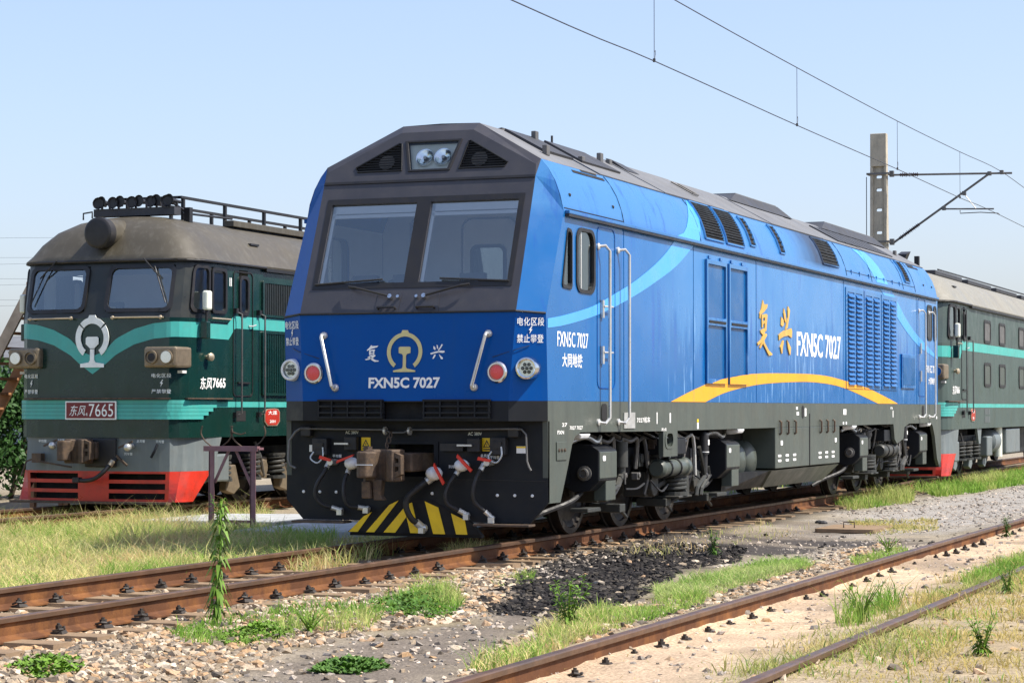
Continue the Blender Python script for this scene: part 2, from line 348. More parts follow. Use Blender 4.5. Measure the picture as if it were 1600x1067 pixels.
# ------------------------------------------------------------------ the blue diesel locomotive (nose at y=0, rail tops z=0)
def spring(mb,c,z0,z1,r,wr,turns,n=7,seg=12):
    pts=[]
    for i in range(int(turns*seg)+1):
        a=2*math.pi*i/seg; t=i/(turns*seg); pts.append((c[0]+r*math.cos(a),c[1]+r*math.sin(a),z0+(z1-z0)*t))
    return mb.tube(pts,wr,n)
def smooth_path(P,k=4):
    """Catmull-Rom through the points"""
    P=[Vector(p) for p in P]; Q=[P[0]]+P+[P[-1]]; out=[]
    for i in range(1,len(Q)-2):
        for j in range(k):
            t=j/k; a,b,c,d=Q[i-1],Q[i],Q[i+1],Q[i+2]
            out.append(0.5*((2*b)+(c-a)*t+(2*a-5*b+4*c-d)*t*t+(3*b-a-3*c+d)*t**3))
    out.append(P[-1]); return out
def wheel_meshes(r,tag_):
    tyre=MB(); tyre.lathe((0,0,0),(1,0,0),[(-0.062,r-0.085),(-0.062,r+0.027),(-0.035,r+0.028),(-0.028,r+0.004),(0.075,r-0.002),(0.078,r-0.07),(0.03,r-0.09)],40)
    disc=MB(); disc.lathe((0,0,0),(1,0,0),[(-0.05,0.10),(-0.03,r-0.11),(-0.04,r-0.075),(0.055,r-0.075),(0.045,r-0.11),(0.012,r-0.19),(0.035,0.17),(0.085,0.12),(0.09,0.0)],40)
    return tyre.mesh('tyre','wheel_steel',40),disc.mesh('wheel_disc','wheel_steel',30)
TYRE,DISC=wheel_meshes(0.525,'w')
def wheel(parent,x,y,z=0.525,s=1):
    t=inst('wheel',DISC,parent,(x,y,z),(0,0,0 if s>0 else math.pi)); inst('tyre',TYRE,t); return t
def axle(parent,y,z=0.525):
    for s in (1,-1): wheel(parent,0.76*s,y,z,s)
    MB().cyl((-0.7,y,z),(0.7,y,z),0.085,n=12).build('axle','wheel_steel',parent,40)

LB=empty('diesel_locomotive')
tag(LB,'bright blue diesel locomotive numbered 7027 in the middle of the yard','locomotive','diesel locomotives')
X=1.55; Z0=1.557; ZG=3.61; YB=2.72; YE=21.75; YR=22.5
SH=[(1.55,3.61),(1.515,3.78),(1.455,3.945),(1.375,4.085),(1.29,4.19)]      # shoulder profile
RF=[(0.463,4.648),(0,4.66)]
half=[(1.55,Z0)]+SH+RF
ring=lambda y:[(a,y,b) for a,b in half]+[(-a,y,b) for a,b in reversed(half[:-1])]
# --- carbody behind the cab (closed), and the far cab with its raked nose
def rearring(y,w,top): return [(a*w,y,Z0+(b-Z0)*top) for a,b in half]+[(-a*w,y,Z0+(b-Z0)*top) for a,b in reversed(half[:-1])]
rb=MB(); rb.loft([ring(YB),ring(YE)])
rb.build('body','blue_sunlit_paint',LB,25)
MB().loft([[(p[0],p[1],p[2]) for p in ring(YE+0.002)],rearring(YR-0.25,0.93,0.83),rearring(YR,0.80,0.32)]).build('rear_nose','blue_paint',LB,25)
# --- cab shell with openings
side_o=[(0.272,Z0),(YB,Z0),(YB,3.61),(0.768,3.61),(0.222,2.478)]
w1=[(0.735,2.80),(0.97,2.79),(1.0,2.83),(1.0,3.37),(0.965,3.41),(0.885,3.42),(0.86,3.39),(0.715,2.84)]
w2=rr(1.17,1.74,2.77,3.45,0.14)
for s in (1,-1):
    P=lambda l,x=X:[(s*x,a,b) for a,b in l]
    MB().panel(P(side_o),[P(w1),P(w2)],(-0.05*s,0,0)).build('cab_side','blue_sunlit_paint' if s>0 else 'blue_paint',LB)
    # shoulder of the cab roof
    m=MB(); L=[[(s*a,0.768 if i==0 else 0.76,b) for i,(a,b) in enumerate(SH)],[(s*a,YB,b) for a,b in SH]]
    m.loft(L,closed=False,caps=False).build('roof_shoulder','blue_sunlit_paint' if s>0 else 'blue_paint',LB,30)
    # pillar beside the windscreen
    M0=(s*1.275,0.05,2.50); M1=(s*1.27,0.645,3.995); O1=(s*1.55,0.22,2.478); K=(s*1.55,0.768,3.61); B1=(s*1.29,0.76,4.19)
    m=MB(); m.add([M0,O1,K,M1],[(0,1,2,3)]); prev=K
    S2=[(s*a,0.768-0.008*i/4,b) for i,(a,b) in enumerate(SH)]
    for i in range(4): m.add([M1,S2[i],S2[i+1]],[(0,1,2)])
    m.build('windscreen_pillar','blue_sunlit_paint' if s>0 else 'blue_paint',LB,65)  # pillar on the sunny side takes the paler copy of the paint
    # faceted nose corner, blue above and grey below
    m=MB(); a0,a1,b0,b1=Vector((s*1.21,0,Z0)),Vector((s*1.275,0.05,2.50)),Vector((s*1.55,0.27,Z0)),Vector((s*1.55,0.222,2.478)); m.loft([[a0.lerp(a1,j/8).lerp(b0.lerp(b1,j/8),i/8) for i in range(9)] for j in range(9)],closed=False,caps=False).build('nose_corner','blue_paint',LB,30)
    m=MB(); m.quad((s*1.21,0,1.343),(s*1.55,0.27,1.343),(s*1.55,0.27,Z0-0.001),(s*1.21,0,Z0-0.001)); m.quad((s*1.21,0,1.343),(s*1.55,0.27,1.343),(s*1.55,0.5,1.343),(s*1.0,0.5,1.343)); m.build('lower_corner','frame_dark',LB)
    # side windows
    for wl,nm in ((w1,'quarter_window'),(w2,'side_window')):
        f=MB(); cx=sum(p[0] for p in wl)/len(wl); cz=sum(p[1] for p in wl)/len(wl)
        ou=[(cx+(a-cx)*1.10,cz+(b-cz)*1.06) for a,b in wl]; inn=[(cx+(a-cx)*0.90,cz+(b-cz)*0.95) for a,b in wl]
        f.panel([(s*(X+0.014),a,b) for a,b in ou],[[(s*(X+0.014),a,b) for a,b in inn]],(-s*0.05,0,0))
        fo=f.build(nm,'seal_black',LB)
        g=MB(); g.quad(*[(s*(X-0.012),a,b) for a,b in inn]); g.build('pane','dark_glass',fo)
        if nm=='side_window': MB().box(s*(X-0.02)-0.012,s*(X-0.02)+0.012,1.33,1.36,2.80,3.42).build('sash_bar','steel_bright',fo)
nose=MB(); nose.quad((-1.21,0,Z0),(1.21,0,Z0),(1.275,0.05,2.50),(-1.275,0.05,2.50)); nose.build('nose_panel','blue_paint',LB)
# subtle panel joints of the nose
m=MB()
for s in (1,-1):
    for a,b in (((s*1.40,0.128,2.14),(s*1.285,0.037,2.10)),((s*1.285,0.036,2.10),(s*1.02,0.020,2.02))):
        m.tube([(a[0],a[1]-0.001,a[2]),(b[0],b[1]-0.001,b[2])],0.004,4)
m.build('panel_joint','seal_black',LB)
# windscreen mask with two openings (plane through the nose top and the brow)
d=Vector((0,0.595,1.495)); dl=d.length; d.normalize(); nrm=Vector((0,-d.z,d.y))
def mk(x,t): p=Vector((0,0.05,2.50))+d*(t*dl/1.495); return (x,p.y,p.z)      # t = height above the mask's foot
mo=[mk(-1.275,0),mk(1.275,0),mk(1.27,1.495),mk(-1.27,1.495)]
hl=lambda s:[mk(s*0.085,0.34),mk(s*1.122,0.34),mk(s*1.119,1.241),mk(s*0.085,1.241)]
MB().panel(mo,[hl(-1),hl(1)],-nrm*0.06).build('windscreen_mask','mask_grey',LB)
def up(p,k): return tuple(Vector(p)+nrm*k)
fr=MB(); fr.panel([up(mk(-1.18,0.28),0.006),up(mk(1.18,0.28),0.006),up(mk(1.182,1.303),0.006),up(mk(-1.182,1.303),0.006)],[[up(p,0.006) for p in hl(-1)],[up(p,0.006) for p in hl(1)]],-nrm*0.004)
fr.build('windscreen_surround','seal_black',LB)
for s in (-1,1):
    g=MB(); g.quad(*[up(p,-0.02) for p in hl(s)]); wo=g.build('windscreen','wind_glass',LB)
    e=MB(); h=hl(s); i0,i1,i2,i3=[Vector(up(p,-0.03)) for p in h]
    e.hexa([i3+d*-0.005,i2+d*-0.005,i2-d*0.10,i3-d*0.10]+[v-nrm*0.03 for v in (i3+d*-0.005,i2+d*-0.005,i2-d*0.10,i3-d*0.10)]); e.build('sun_blind','shade_white',wo)
    e=MB(); e.hexa([i3-d*0.115,i2-d*0.115,i2-d*0.155,i3-d*0.155]+[v-nrm*0.02 for v in (i3-d*0.115,i2-d*0.115,i2-d*0.155,i3-d*0.155)]); e.build('blind_bar','shade_white',wo)
    xl=-1.12 if s<0 else 0.087; q=[Vector(up(mk(xl+a,t),-0.03)) for a,t in ((0,0.345),(0.045,0.345),(0.045,1.235),(0,1.235))]
    e=MB(); e.hexa(q+[v-nrm*0.03 for v in q])
    e.build('blind_guide','shade_white',wo)
# brow: face with lamp and horn openings, bevelled rim
bd=Vector((0,0.258,0.567)).normalized(); bn=Vector((0,-bd.z,bd.y))
def bk(x,z,k=0.0): t=(z-3.995)/bd.z; p=Vector((x,0.645,3.995))+bd*t+bn*k; return (p.x,p.y,p.z)
tri=[(0.345,4.115),(0.885,4.115),(0.915,4.165),(0.43,4.435),(0.405,4.425)]
trl=[(-a,b) for a,b in tri]
hd=[(-0.235,4.12),(0.205,4.12),(0.285,4.435),(-0.325,4.435)]
face=[(-1.27,3.995),(1.27,3.995),(1.251,4.128),(0.434,4.562),(-0.434,4.562),(-1.251,4.128)]
MB().panel([bk(*p) for p in face],[[bk(*p) for p in tri],[bk(*p) for p in reversed(trl)],[bk(*p) for p in hd]],-bn*0.05).build('brow','brow_grey',LB)
outer=[(1.27,0.648,3.997),(1.292,0.756,4.187),(0.463,1.006,4.648),(-0.463,1.006,4.648),(-1.292,0.756,4.187),(-1.27,0.648,3.997)]
inner=[bk(1.27,3.996),bk(1.251,4.128),bk(0.434,4.562),bk(-0.434,4.562),bk(-1.251,4.128),bk(-1.27,3.996)]
m=MB()
for i in range(5): m.quad(inner[i],outer[i],outer[i+1],inner[i+1])
m.build('brow_rim','mask_grey',LB)
m=MB(); m.hexa([bk(-1.268,3.975,0.012),bk(1.268,3.975,0.012),bk(1.268,3.975,-0.02),bk(-1.268,3.975,-0.02),bk(-1.265,4.003,0.012),bk(1.265,4.003,0.012),bk(1.265,4.003,-0.02),bk(-1.265,4.003,-0.02)]); m.build('brow_gasket','seal_black',LB)
for tr in (tri,trl):
    xs=[p[0] for p in tr]; b=MB(); b.prism([bk(a,c,-0.045) for a,c in tr],-bn*0.004); g=b.build('horn_grille','shadow_black',LB)
    sgn=1 if xs[0]>0 else -1
    for k in range(11):
        z=4.125+k*0.029; lo=0.345+(z-4.115)*0.2; hi_=0.90-(z-4.165)*1.78 if z>4.165 else 0.90
        if hi_-lo<0.03: continue
        q=MB(); a=bk(sgn*(lo+0.005),z,-0.004); c=bk(sgn*(hi_-0.005),z,-0.004); q.tube([a,c],0.0075,4); q.build('bar','frame_dark',g)
    q=MB(); q.lathe(bk(sgn*0.56,4.23,-0.035),bn,[(0,0.02),(0.005,0.09),(0.015,0.095)],16); q.build('horn_bell','galvanised',g)
    f=MB(); f.tube([bk(a,c,0.004) for a,c in tr],0.010,6,closed=True); f.build('grille_rim','frame_dark',g)
f=MB(); cx=sum(p[0] for p in hd)/4; big=[(cx+(a-cx)*1.14,4.277+(b-4.277)*1.16) for a,b in hd]
f.panel([bk(a,b,0.012) for a,b in big],[[bk(a,b,0.012) for a,b in hd]],-bn*0.05); hf=f.build('headlight','seal_black',LB,bevel=0.006)
MB().prism([bk(a,b,-0.05) for a,b in hd],-bn*0.004).build('lamp_housing','lamp_body',hf)
for x in (-0.105,0.115):
    q=MB(); q.lathe(bk(x,4.272,-0.045),bn,[(-0.0,0.01),(0.008,0.045),(0.03,0.085),(0.036,0.098),(0.036,0.104),(0.0,0.106)],20); b=q.build('reflector','reflector',hf,40)
    q=MB(); q.sphere(bk(x,4.272,-0.03),0.022,8,6); q.build('bulb','white_paint',b)
MB().quad(*[bk(a,b,-0.002) for a,b in hd]).build('lens','lamp_glass',hf)
# roof of the cab and grey roof skin along the whole body
for s in (1,-1):
    m=MB(); m.loft([[(s*1.292,0.756,4.188),(s*0.463,1.006,4.648),(0,1.01,4.66)],[(s*1.292,2.71,4.192),(s*0.463,2.71,4.65),(0,2.71,4.662)]],closed=False,caps=False).build('cab_roof','roof_grey',LB)
yy=[2.722,5.2,7.9,10.4,13.6,16.4,19.2,21.76]
for i in range(7):
    for s in (1,-1):
        a,b=yy[i]+0.015,yy[i+1]-0.015; k=0.012+0.006*(i%2)
        m=MB(); n2=Vector((0.46*s,0,0.83)).normalized()*k
        q=[Vector((s*1.27,a,4.205)),Vector((s*1.27,b,4.205)),Vector((s*0.463,b,4.65)),Vector((s*0.463,a,4.65))]
        m.hexa([v for v in q]+[v+n2 for v in q]); q2=[Vector((s*0.463,a,4.65)),Vector((s*0.463,b,4.65)),Vector((0.004*s,b,4.662)),Vector((0.004*s,a,4.662))]
        m.hexa(q2+[v+Vector((0,0,k)) for v in q2]); m.build('roof_panel','roof_grey',LB)
# dark panels on the roof slope behind the cab, raised cowls further back
def slope(s,x0,x1,y0,y1,k):
    f=lambda x:4.648-(x-0.463)*(0.458/0.829); n2=Vector((0.48*s,0,0.87)).normalized()*k
    q=[Vector((s*x0,y0,f(x0))),Vector((s*x0,y1,f(x0))),Vector((s*x1,y1,f(x1))),Vector((s*x1,y0,f(x1)))]; return [v+n2*0.02 for v in q]+[v+n2 for v in q]
for s in (1,-1):
    MB().hexa(slope(s,0.48,0.95,1.7,2.69,0.03)).build('dark_roof_panel','roof_dark',LB)
    MB().hexa(slope(s,0.50,0.98,2.9,4.3,0.04)).build('dark_roof_panel','roof_dark',LB)
def cowl(y0,y1,w,h,name):
    m=MB(); R0=[(-w,y0,4.60),(-w,y1,4.60),(w,y1,4.60),(w,y0,4.60)]
    top=[(-w*0.8,y0+0.7,4.66+h),(-w*0.8,y1-0.5,4.66+h),(w*0.8,y1-0.5,4.66+h),(w*0.8,y0+0.7,4.66+h)]
    m.hexa(R0+top); c=m.build(name,'roof_dark',LB)
    MB().hexa([(-w*0.78,y0+0.75,4.662+h),(w*0.78,y0+0.75,4.662+h),(w*0.78,y1-0.55,4.662+h),(-w*0.78,y1-0.55,4.662+h)]+[(-w*0.78,y0+0.75,4.675+h),(w*0.78,y0+0.75,4.675+h),(w*0.78,y1-0.55,4.675+h),(-w*0.78,y1-0.55,4.675+h)]).build('cowl_lid','roof_grey',c); return c
cowl(10.5,14.2,0.62,0.10,'roof_cowl'); 
c=cowl(16.2,21.4,0.62,0.10,'roof_cowl')
for k in range(8):
    MB().hexa(slope(1,0.66,1.16,15.1+k*0.55,15.1+k*0.55+0.46,0.035)).build('fan_guard','roof_dark',LB)
for x,y,h in ((1.05,1.55,0.11),(0.55,2.5,0.12),(0.62,4.6,0.12),(0.95,3.0,0.08),(0.60,5.0,0.07),(0.9,20.9,0.1)):
    zz=4.648-(max(x,0.463)-0.463)*0.5525; MB().box(x-0.03,x+0.03,y-0.05,y+0.05,zz-0.01,zz+h).build('lifting_lug','galvanised',LB,bevel=0.008)
MB().cyl((0.35,3.6,4.66),(0.35,3.6,4.80),0.015,n=8).build('aerial','black_rubber',LB)
MB().lathe((0.25,2.2,4.66),(0,0,1),[(0,0.07),(0.04,0.07),(0.07,0.05),(0.085,0.0)],14).build('aerial_dome','black_rubber',LB,40)
m=MB(); m.hexa([(0.50,5.3,4.66),(0.75,5.3,4.52),(0.75,5.8,4.52),(0.50,5.8,4.66),(0.44,5.3,4.70),(0.52,5.3,4.68),(0.52,5.8,4.66),(0.44,5.8,4.69)]); m.build('roof_hatch','roof_dark',LB)
m=MB(); 
for p in (((1.0,7.3,4.37),(0.7,7.3,4.54)),((1.0,7.6,4.37),(0.7,7.6,4.54)),((1.0,7.3,4.37),(1.0,7.6,4.37))): m.tube([(p[0][0],p[0][1],p[0][2]+0.03),(p[1][0],p[1][1],p[1][2]+0.03)],0.012,5)
m.build('hatch_handle','galvanised',LB)
# --- cab inside
MB().box(-1.49,1.49,0.35,2.66,2.05,2.09).build('cab_floor','floor_grey',LB)
MB().prism([(-1.48,2.66,2.09),(1.48,2.66,2.09),(1.48,2.66,3.60),(1.30,2.66,4.05),(-1.30,2.66,4.05),(-1.48,2.66,3.60)],(0,0.04,0)).build('cab_bulkhead','interior_grey',LB)
MB().box(-1.30,1.30,0.80,2.65,3.93,3.96).build('cab_ceiling','interior_grey',LB)
for s in (1,-1):
    MB().panel([(s*1.49,a,b) for a,b in ((0.45,2.1),(2.65,2.1),(2.65,3.59),(0.85,3.59),(0.35,2.55))],[[(s*1.49,a,b) for a,b in w1],[(s*1.49,a,b) for a,b in w2]],(-s*0.01,0,0)).build('cab_lining','interior_grey',LB)
m=MB(); m.panel([(a,2.655,b) for a,b in rr(-0.42,0.26,2.1,3.72,0.12)],[],(0,-0.02,0)); dr=m.build('corridor_door','interior_grey',LB)
m=MB(); m.tube([(a,2.640,b) for a,b in rr(-0.43,0.27,2.1,3.73,0.12)],0.012,5,closed=True); m.build('door_seal','galvanised',dr)
m=MB(); m.tube([(-1.10,2.64,2.1),(-1.10,2.64,3.7),(-1.0,2.64,3.8)],0.014,5); m.build('bulkhead_pipe','galvanised',LB)
m=MB(); m.panel([(a,2.63,b) for a,b in rr(-0.32,0.14,2.80,3.42,0.09)],[[(a,2.63,b) for a,b in rr(-0.28,0.10,2.84,3.38,0.07)]],(0,-0.015,0)); m.build('door_window','interior_dark',dr)
MB().prism([(a,2.632,b) for a,b in rr(-0.28,0.10,2.84,3.38,0.07)],(0,-0.003,0)).build('door_pane','dark_glass',dr)
m=MB(); m.hexa([(-1.3,0.42,2.1),(1.3,0.42,2.1),(1.3,1.1,2.1),(-1.3,1.1,2.1),(-1.3,0.38,2.80),(1.3,0.38,2.80),(1.3,1.05,2.72),(-1.3,1.05,2.72)]); dk=m.build('control_desk','desk_grey',LB)
for x in (-0.95,-0.45,0.35): MB().box(x,x+0.3,0.7,0.78,2.76,2.96).build('display','interior_dark',dk,bevel=0.01)
m=MB(); m.box(-1.05,-0.60,1.45,1.9,2.40,2.52); m.box(-1.05,-0.60,1.85,1.97,2.52,2.98); m.cyl((-0.82,1.65,2.09),(-0.82,1.65,2.40),0.06); m.build('driver_seat','interior_dark',LB,bevel=0.03)
# --- wipers
for s in (-1,1):
    piv=Vector(up(mk(s*0.20,0.17),0.05)); end=Vector(up(mk(s*1.03,0.355),0.05))
    if s>0: end=Vector(up(mk(1.03,0.36),0.05))
    m=MB(); m.tube([piv,piv+(end-piv)*0.5+nrm*0.02,piv+(end-piv)*0.62],0.013,6); wp=m.build('wiper','black_rubber',LB)
    bl=MB(); a=Vector(up(mk(s*0.34,0.375),0.012)); b=Vector(up(mk(s*1.15,0.33),0.012)); bl.tube([a,b],0.012,5); bl.build('wiper_blade','black_rubber',wp)
    MB().cyl(piv-nrm*0.055,piv+nrm*0.012,0.025,n=10).build('wiper_boss','chrome',wp); MB().cyl(piv+Vector((s*-0.09,0,0))-nrm*0.05,piv+Vector((s*-0.09,0,0))+nrm*0.0,0.018,n=10).build('washer_jet','chrome',wp)
    h=MB(); hp=[mk(s*0.13,0.05),mk(s*0.33,0.05)]; h.tube([up(hp[0],0.0),up(hp[0],0.05),up(hp[1],0.05),up(hp[1],0.0)],0.013,6); h.build('step_handle','seal_black',LB)
    h=MB(); h.panel([up(mk(s*0.10,0.015),0.002),up(mk(s*0.38,0.015),0.002),up(mk(s*0.36,0.22),0.002),up(mk(s*0.08,0.22),0.002)],[],nrm*0.004); h.build('wiper_plate','mask_grey',LB)
# gasket between mask and nose
m=MB(); m.tube([(-1.55,0.212,2.487),(-1.278,0.040,2.508),(1.278,0.040,2.508),(1.55,0.212,2.487)],0.012,5); m.build('nose_seam','seal_black',LB)
# --- nose emblem, lettering
yn=lambda z:0.05*(z-Z0)/(2.5-Z0)
def fp(x,z,k=0.004): return (x,yn(z)-k,z)
m=MB(); c=(0.0,2.085); ri,ro=0.165,0.208; arc=[]
A=[R(-53+ (286)*i/40) for i in range(41)]
oc=[(c[0]+ro*math.cos(a),c[1]+ro*math.sin(a)) for a in A]; ic=[(c[0]+ri*math.cos(a),c[1]+ri*math.sin(a)) for a in reversed(A)]
m.prism([fp(*p) for p in oc+ic],(0,-0.006,0)); m.prism([fp(*p) for p in [(-0.045,2.285),(0.045,2.285),(0.032,2.318),(-0.032,2.318)]],(0,-0.0065,0))
em=m.build('railway_emblem','pale_gold',LB)
m=MB(); rail=[(-0.13,1.868),(0.13,1.868),(0.13,1.885),(0.03,1.905),(0.018,1.925),(0.018,2.045),(0.03,2.062),(0.068,2.072),(0.07,2.13),(0.055,2.14),(-0.055,2.14),(-0.07,2.13),(-0.068,2.072),(-0.03,2.062),(-0.018,2.045),(-0.018,1.925),(-0.03,1.905),(-0.13,1.885)]
m.prism([fp(*p) for p in rail],(0,-0.006,0)); m.build('rail_motif','pale_gold',em)
text('FXN5C 7027','nose_number',LB,'white_paint',fp(0,1.752,0.001),(1,0,0),(0,0.05,0.943),0.118,0.84,bold=0.034)
FU=[[(0.42,1.0),(0.53,.94),(0.95,.96),(0.85,.86),(0.45,.76),(0.14,.62),(0.12,.68),(0.32,.86)],[(0.28,.68),(0.68,.72),(0.72,.66),(0.66,.60),(0.66,.36),(0.60,.34),(0.58,.62),(0.40,.59),(0.40,.36),(0.30,.36)],[(0.42,.52),(0.58,.54),(0.58,.49),(0.42,.47)],[(0.42,.42),(0.58,.44),(0.58,.39),(0.42,.37)],[(0.18,.20),(0.40,.34),(0.72,.36),(0.76,.30),(0.50,.10),(0.08,.02),(0.0,.08),(0.30,.14),(0.52,.24),(0.42,.26),(0.22,.15)],[(0.30,.22),(0.55,.14),(0.75,.02),(1.0,-.02),(0.98,-.07),(0.70,-.09),(0.48,.03),(0.28,.16)]]
XI=[[(0.22,.92),(0.33,.82),(0.38,.68),(0.30,.64),(0.22,.74)],[(0.44,1.0),(0.53,.90),(0.55,.72),(0.47,.72)],[(0.78,1.02),(0.87,.99),(0.74,.76),(0.60,.60),(0.53,.62),(0.68,.82)],[(0.0,.44),(0.35,.54),(0.75,.60),(1.0,.58),(1.0,.48),(0.85,.45),(0.60,.49),(0.30,.42),(0.05,.35)],[(0.30,.36),(0.38,.35),(0.36,.22),(0.22,.06),(0.16,.10)],[(0.60,.38),(0.74,.26),(0.90,.14),(0.88,.03),(0.76,.06)]]
for pl,x0,nm in ((FU,-0.47,'nose_character'),(XI,0.30,'nose_character')):
    m=MB()
    for q in pl: m.prism([fp(x0+a*0.165,1.995+b*0.165,0.002) for a,b in q],(0,-0.003,0))
    m.build(nm,'white_paint',LB)
# warning lettering on the nose corners
for s in (1,-1):
    def cpt(f,z):
        t=(z-Z0)/0.943; i_=Vector((s*(1.21+0.065*t),0.05*t,z)); o_=Vector((s*1.55,0.27-0.048*(z-Z0)/0.92,z)); return i_.lerp(o_,f)
    for t_,z in (('电化区段',2.395),('禁止攀登',2.215)):
        dx=(cpt(1,z)-cpt(0,z))*s; dx.normalize(); upv=(cpt(0.5,z+0.1)-cpt(0.5,z)).normalized(); nn=dx.cross(upv); text(t_,'warning_lettering',LB,'white_paint',cpt(0.5,z)+nn*0.004,dx,upv,0.09,0.29,bold=0.01)
    bolt_sign(MB(),cpt(0.5,2.305)+nn*0.004,dx,upv,0.085).build('lightning_mark','white_paint',LB)
# lamps on the nose
for s in (1,-1):
    o=Vector((s*1.08,yn(1.86),1.86)); dr_=Vector((0,-1,0))
    q=MB(); q.lathe(o,dr_,[(0,0.118),(0.02,0.115),(0.035,0.10),(0.035,0.086),(0.02,0.08)],24); lm=q.build('tail_lamp','chrome',LB,35)
    MB().lathe(o,dr_,[(0.0,0.082),(0.022,0.078),(0.03,0.05),(0.032,0.0)],20).build('lens','lens_red',lm,40)
    o=Vector((s*1.385,0.13,1.90)); dr_=Vector((s*0.10,-1,0)).normalized()
    q=MB(); q.lathe(o,dr_,[(-0.08,0.125),(0.055,0.122),(0.09,0.115),(0.095,0.10),(0.09,0.088),(0.06,0.085)],24); lm=q.build('marker_lamp','white_cap' if s<0 else 'chrome',LB,35)
    MB().lathe(o,dr_,[(0.02,0.02),(0.045,0.05),(0.062,0.086)],20).build('reflector','reflector',lm,40)
    m=MB()
    for k in range(7):
        a=k*2*math.pi/6; rr_=0.045 if k<6 else 0; u=dr_.cross(Vector((0,0,1))); pp=o+dr_*0.066+u*(rr_*math.cos(a))+Vector((0,0,rr_*math.sin(a))); m.sphere(pp,0.021,8,5)
    m.build('lamp_cluster','galvanised',lm,40)
    MB().lathe(o,dr_,[(0.084,0.088),(0.086,0.0)],20).build('lens','lamp_glass',lm)
    # grab rails on the nose
    t=Vector((s*0.97,yn(2.27),2.27)); b=Vector((s*0.817,yn(1.70),1.70)); m=MB(); off=Vector((0,-0.09,0))
    m.tube([t,t+off*0.8,t+off+(b-t)*0.03,b+off-(b-t)*0.03,b+off*0.8,b],0.018,8); g=m.build('grab_rail','steel_bright',LB,40)
    for p in (t,b): MB().lathe(p,(0,-1,0),[(0,0.042),(0.02,0.042),(0.035,0.03),(0.04,0.0)],12).build('rail_flange','steel_bright',g,40)
# --- grey band below the nose, intake grille
m=MB(); m.panel([(-1.21,0.0,1.343),(1.21,0.0,1.343),(1.21,0.0,Z0-0.001),(-1.21,0.0,Z0-0.001)],[[(-0.235,0,1.362),(0.235,0,1.362),(0.235,0,1.545),(-0.235,0,1.545)]],(0,0.03,0)); m.quad((-1.21,0.03,1.343),(1.21,0.03,1.343),(1.0,0.5,1.343),(-1.0,0.5,1.343)); m.build('lower_band','frame_dark',LB)
MB().box(-0.26,0.26,0.10,0.12,1.35,1.55).build('hitch_recess','shadow_black',LB)
for s in (1,-1):
    m=MB(); 
    g=MB().box(s*0.625-0.385,s*0.625+0.385,-0.006,-0.001,1.372,1.568).build('intake_grille','shadow_black',LB)
    for z in (1.378,1.43,1.50,1.563): MB().box(s*0.625-0.39,s*0.625+0.39,-0.04,-0.004,z-0.010,z+0.010).build('bar','frame_dark',g)
    for x in (0.25,0.44,0.65,0.84,1.0): MB().box(s*x-0.008,s*x+0.008,-0.044,-0.004,1.375,1.565).build('upright','frame_dark',g)
# --- apron, coupler, hoses
ap=[(-1.55,1.342),(1.55,1.342),(1.55,0.475),(1.345,0.256),(-1.345,0.256),(-1.55,0.475)]
pk=[(-0.31,0.74),(0.235,0.74),(0.235,1.09),(-0.31,1.09)]
AP=MB().panel([(a,0.285,b) for a,b in ap],[[(a,0.285,b) for a,b in pk]],(0,0.04,0)).build('apron','frame_dark',LB)
m=MB(); m.tube([(1.52,0.283,0.705),(0.45,0.283,0.715)],0.004,4); m.build('apron_joint','seal_black',AP)
m=MB(); m.panel([(a,0.27,b) for a,b in [(-0.36,0.70),(0.285,0.70),(0.285,1.12),(-0.36,1.12)]],[[(a,0.27,b) for a,b in pk]],(0,0.02,0)); m.build('pocket_frame','frame_dark',AP)
MB().box(-0.34,0.27,0.60,0.65,0.70,1.12).build('pocket_back','shadow_black',AP)
for s in (1,-1):
    m=MB(); m.box(min(s*0.76,s*1.40),max(s*0.76,s*1.40),0.10,0.30,0.225,0.25); m.build('step_plate','rust_steel',LB,bevel=0.006)
# pilot with chevrons (separate black plate, yellow bands proud of it)
bgp=[(-0.80,0.125),(-0.50,0.355),(-0.17,0.50),(0.19,0.49),(0.64,0.28),(0.79,0.12)]
PL=MB().prism([(a,0.345-0.20*(0.5-b)*0,b) for a,b in bgp],(0,-0.075,0)).build('pilot','shadow_black',LB)
CH=[[(-0.5,0.35),(-0.6,0.30),(-0.78,0.13),(-0.67,0.13)],[(-0.18,0.48),(-0.29,0.43),(-0.57,0.13),(-0.47,0.13)],[(-0.08,0.44),(-0.36,0.13),(-0.22,0.13),(-0.09,0.3)],[(-0.075,0.44),(-0.02,0.46),(0.01,0.34),(0.07,0.13),(-0.04,0.13),(-0.085,0.3)],[(0.13,0.475),(0.29,0.41),(0.37,0.125),(0.23,0.125)],[(0.44,0.35),(0.60,0.28),(0.63,0.125),(0.5,0.125)]]
for q in CH: MB().prism([(a,0.268,b) for a,b in q],(0,-0.004,0)).build('hazard_stripe','yellow_paint',PL)
m=MB(); m.box(-0.78,0.77,0.30,0.40,0.09,0.12); m.build('pilot_base','shadow_black',LB)
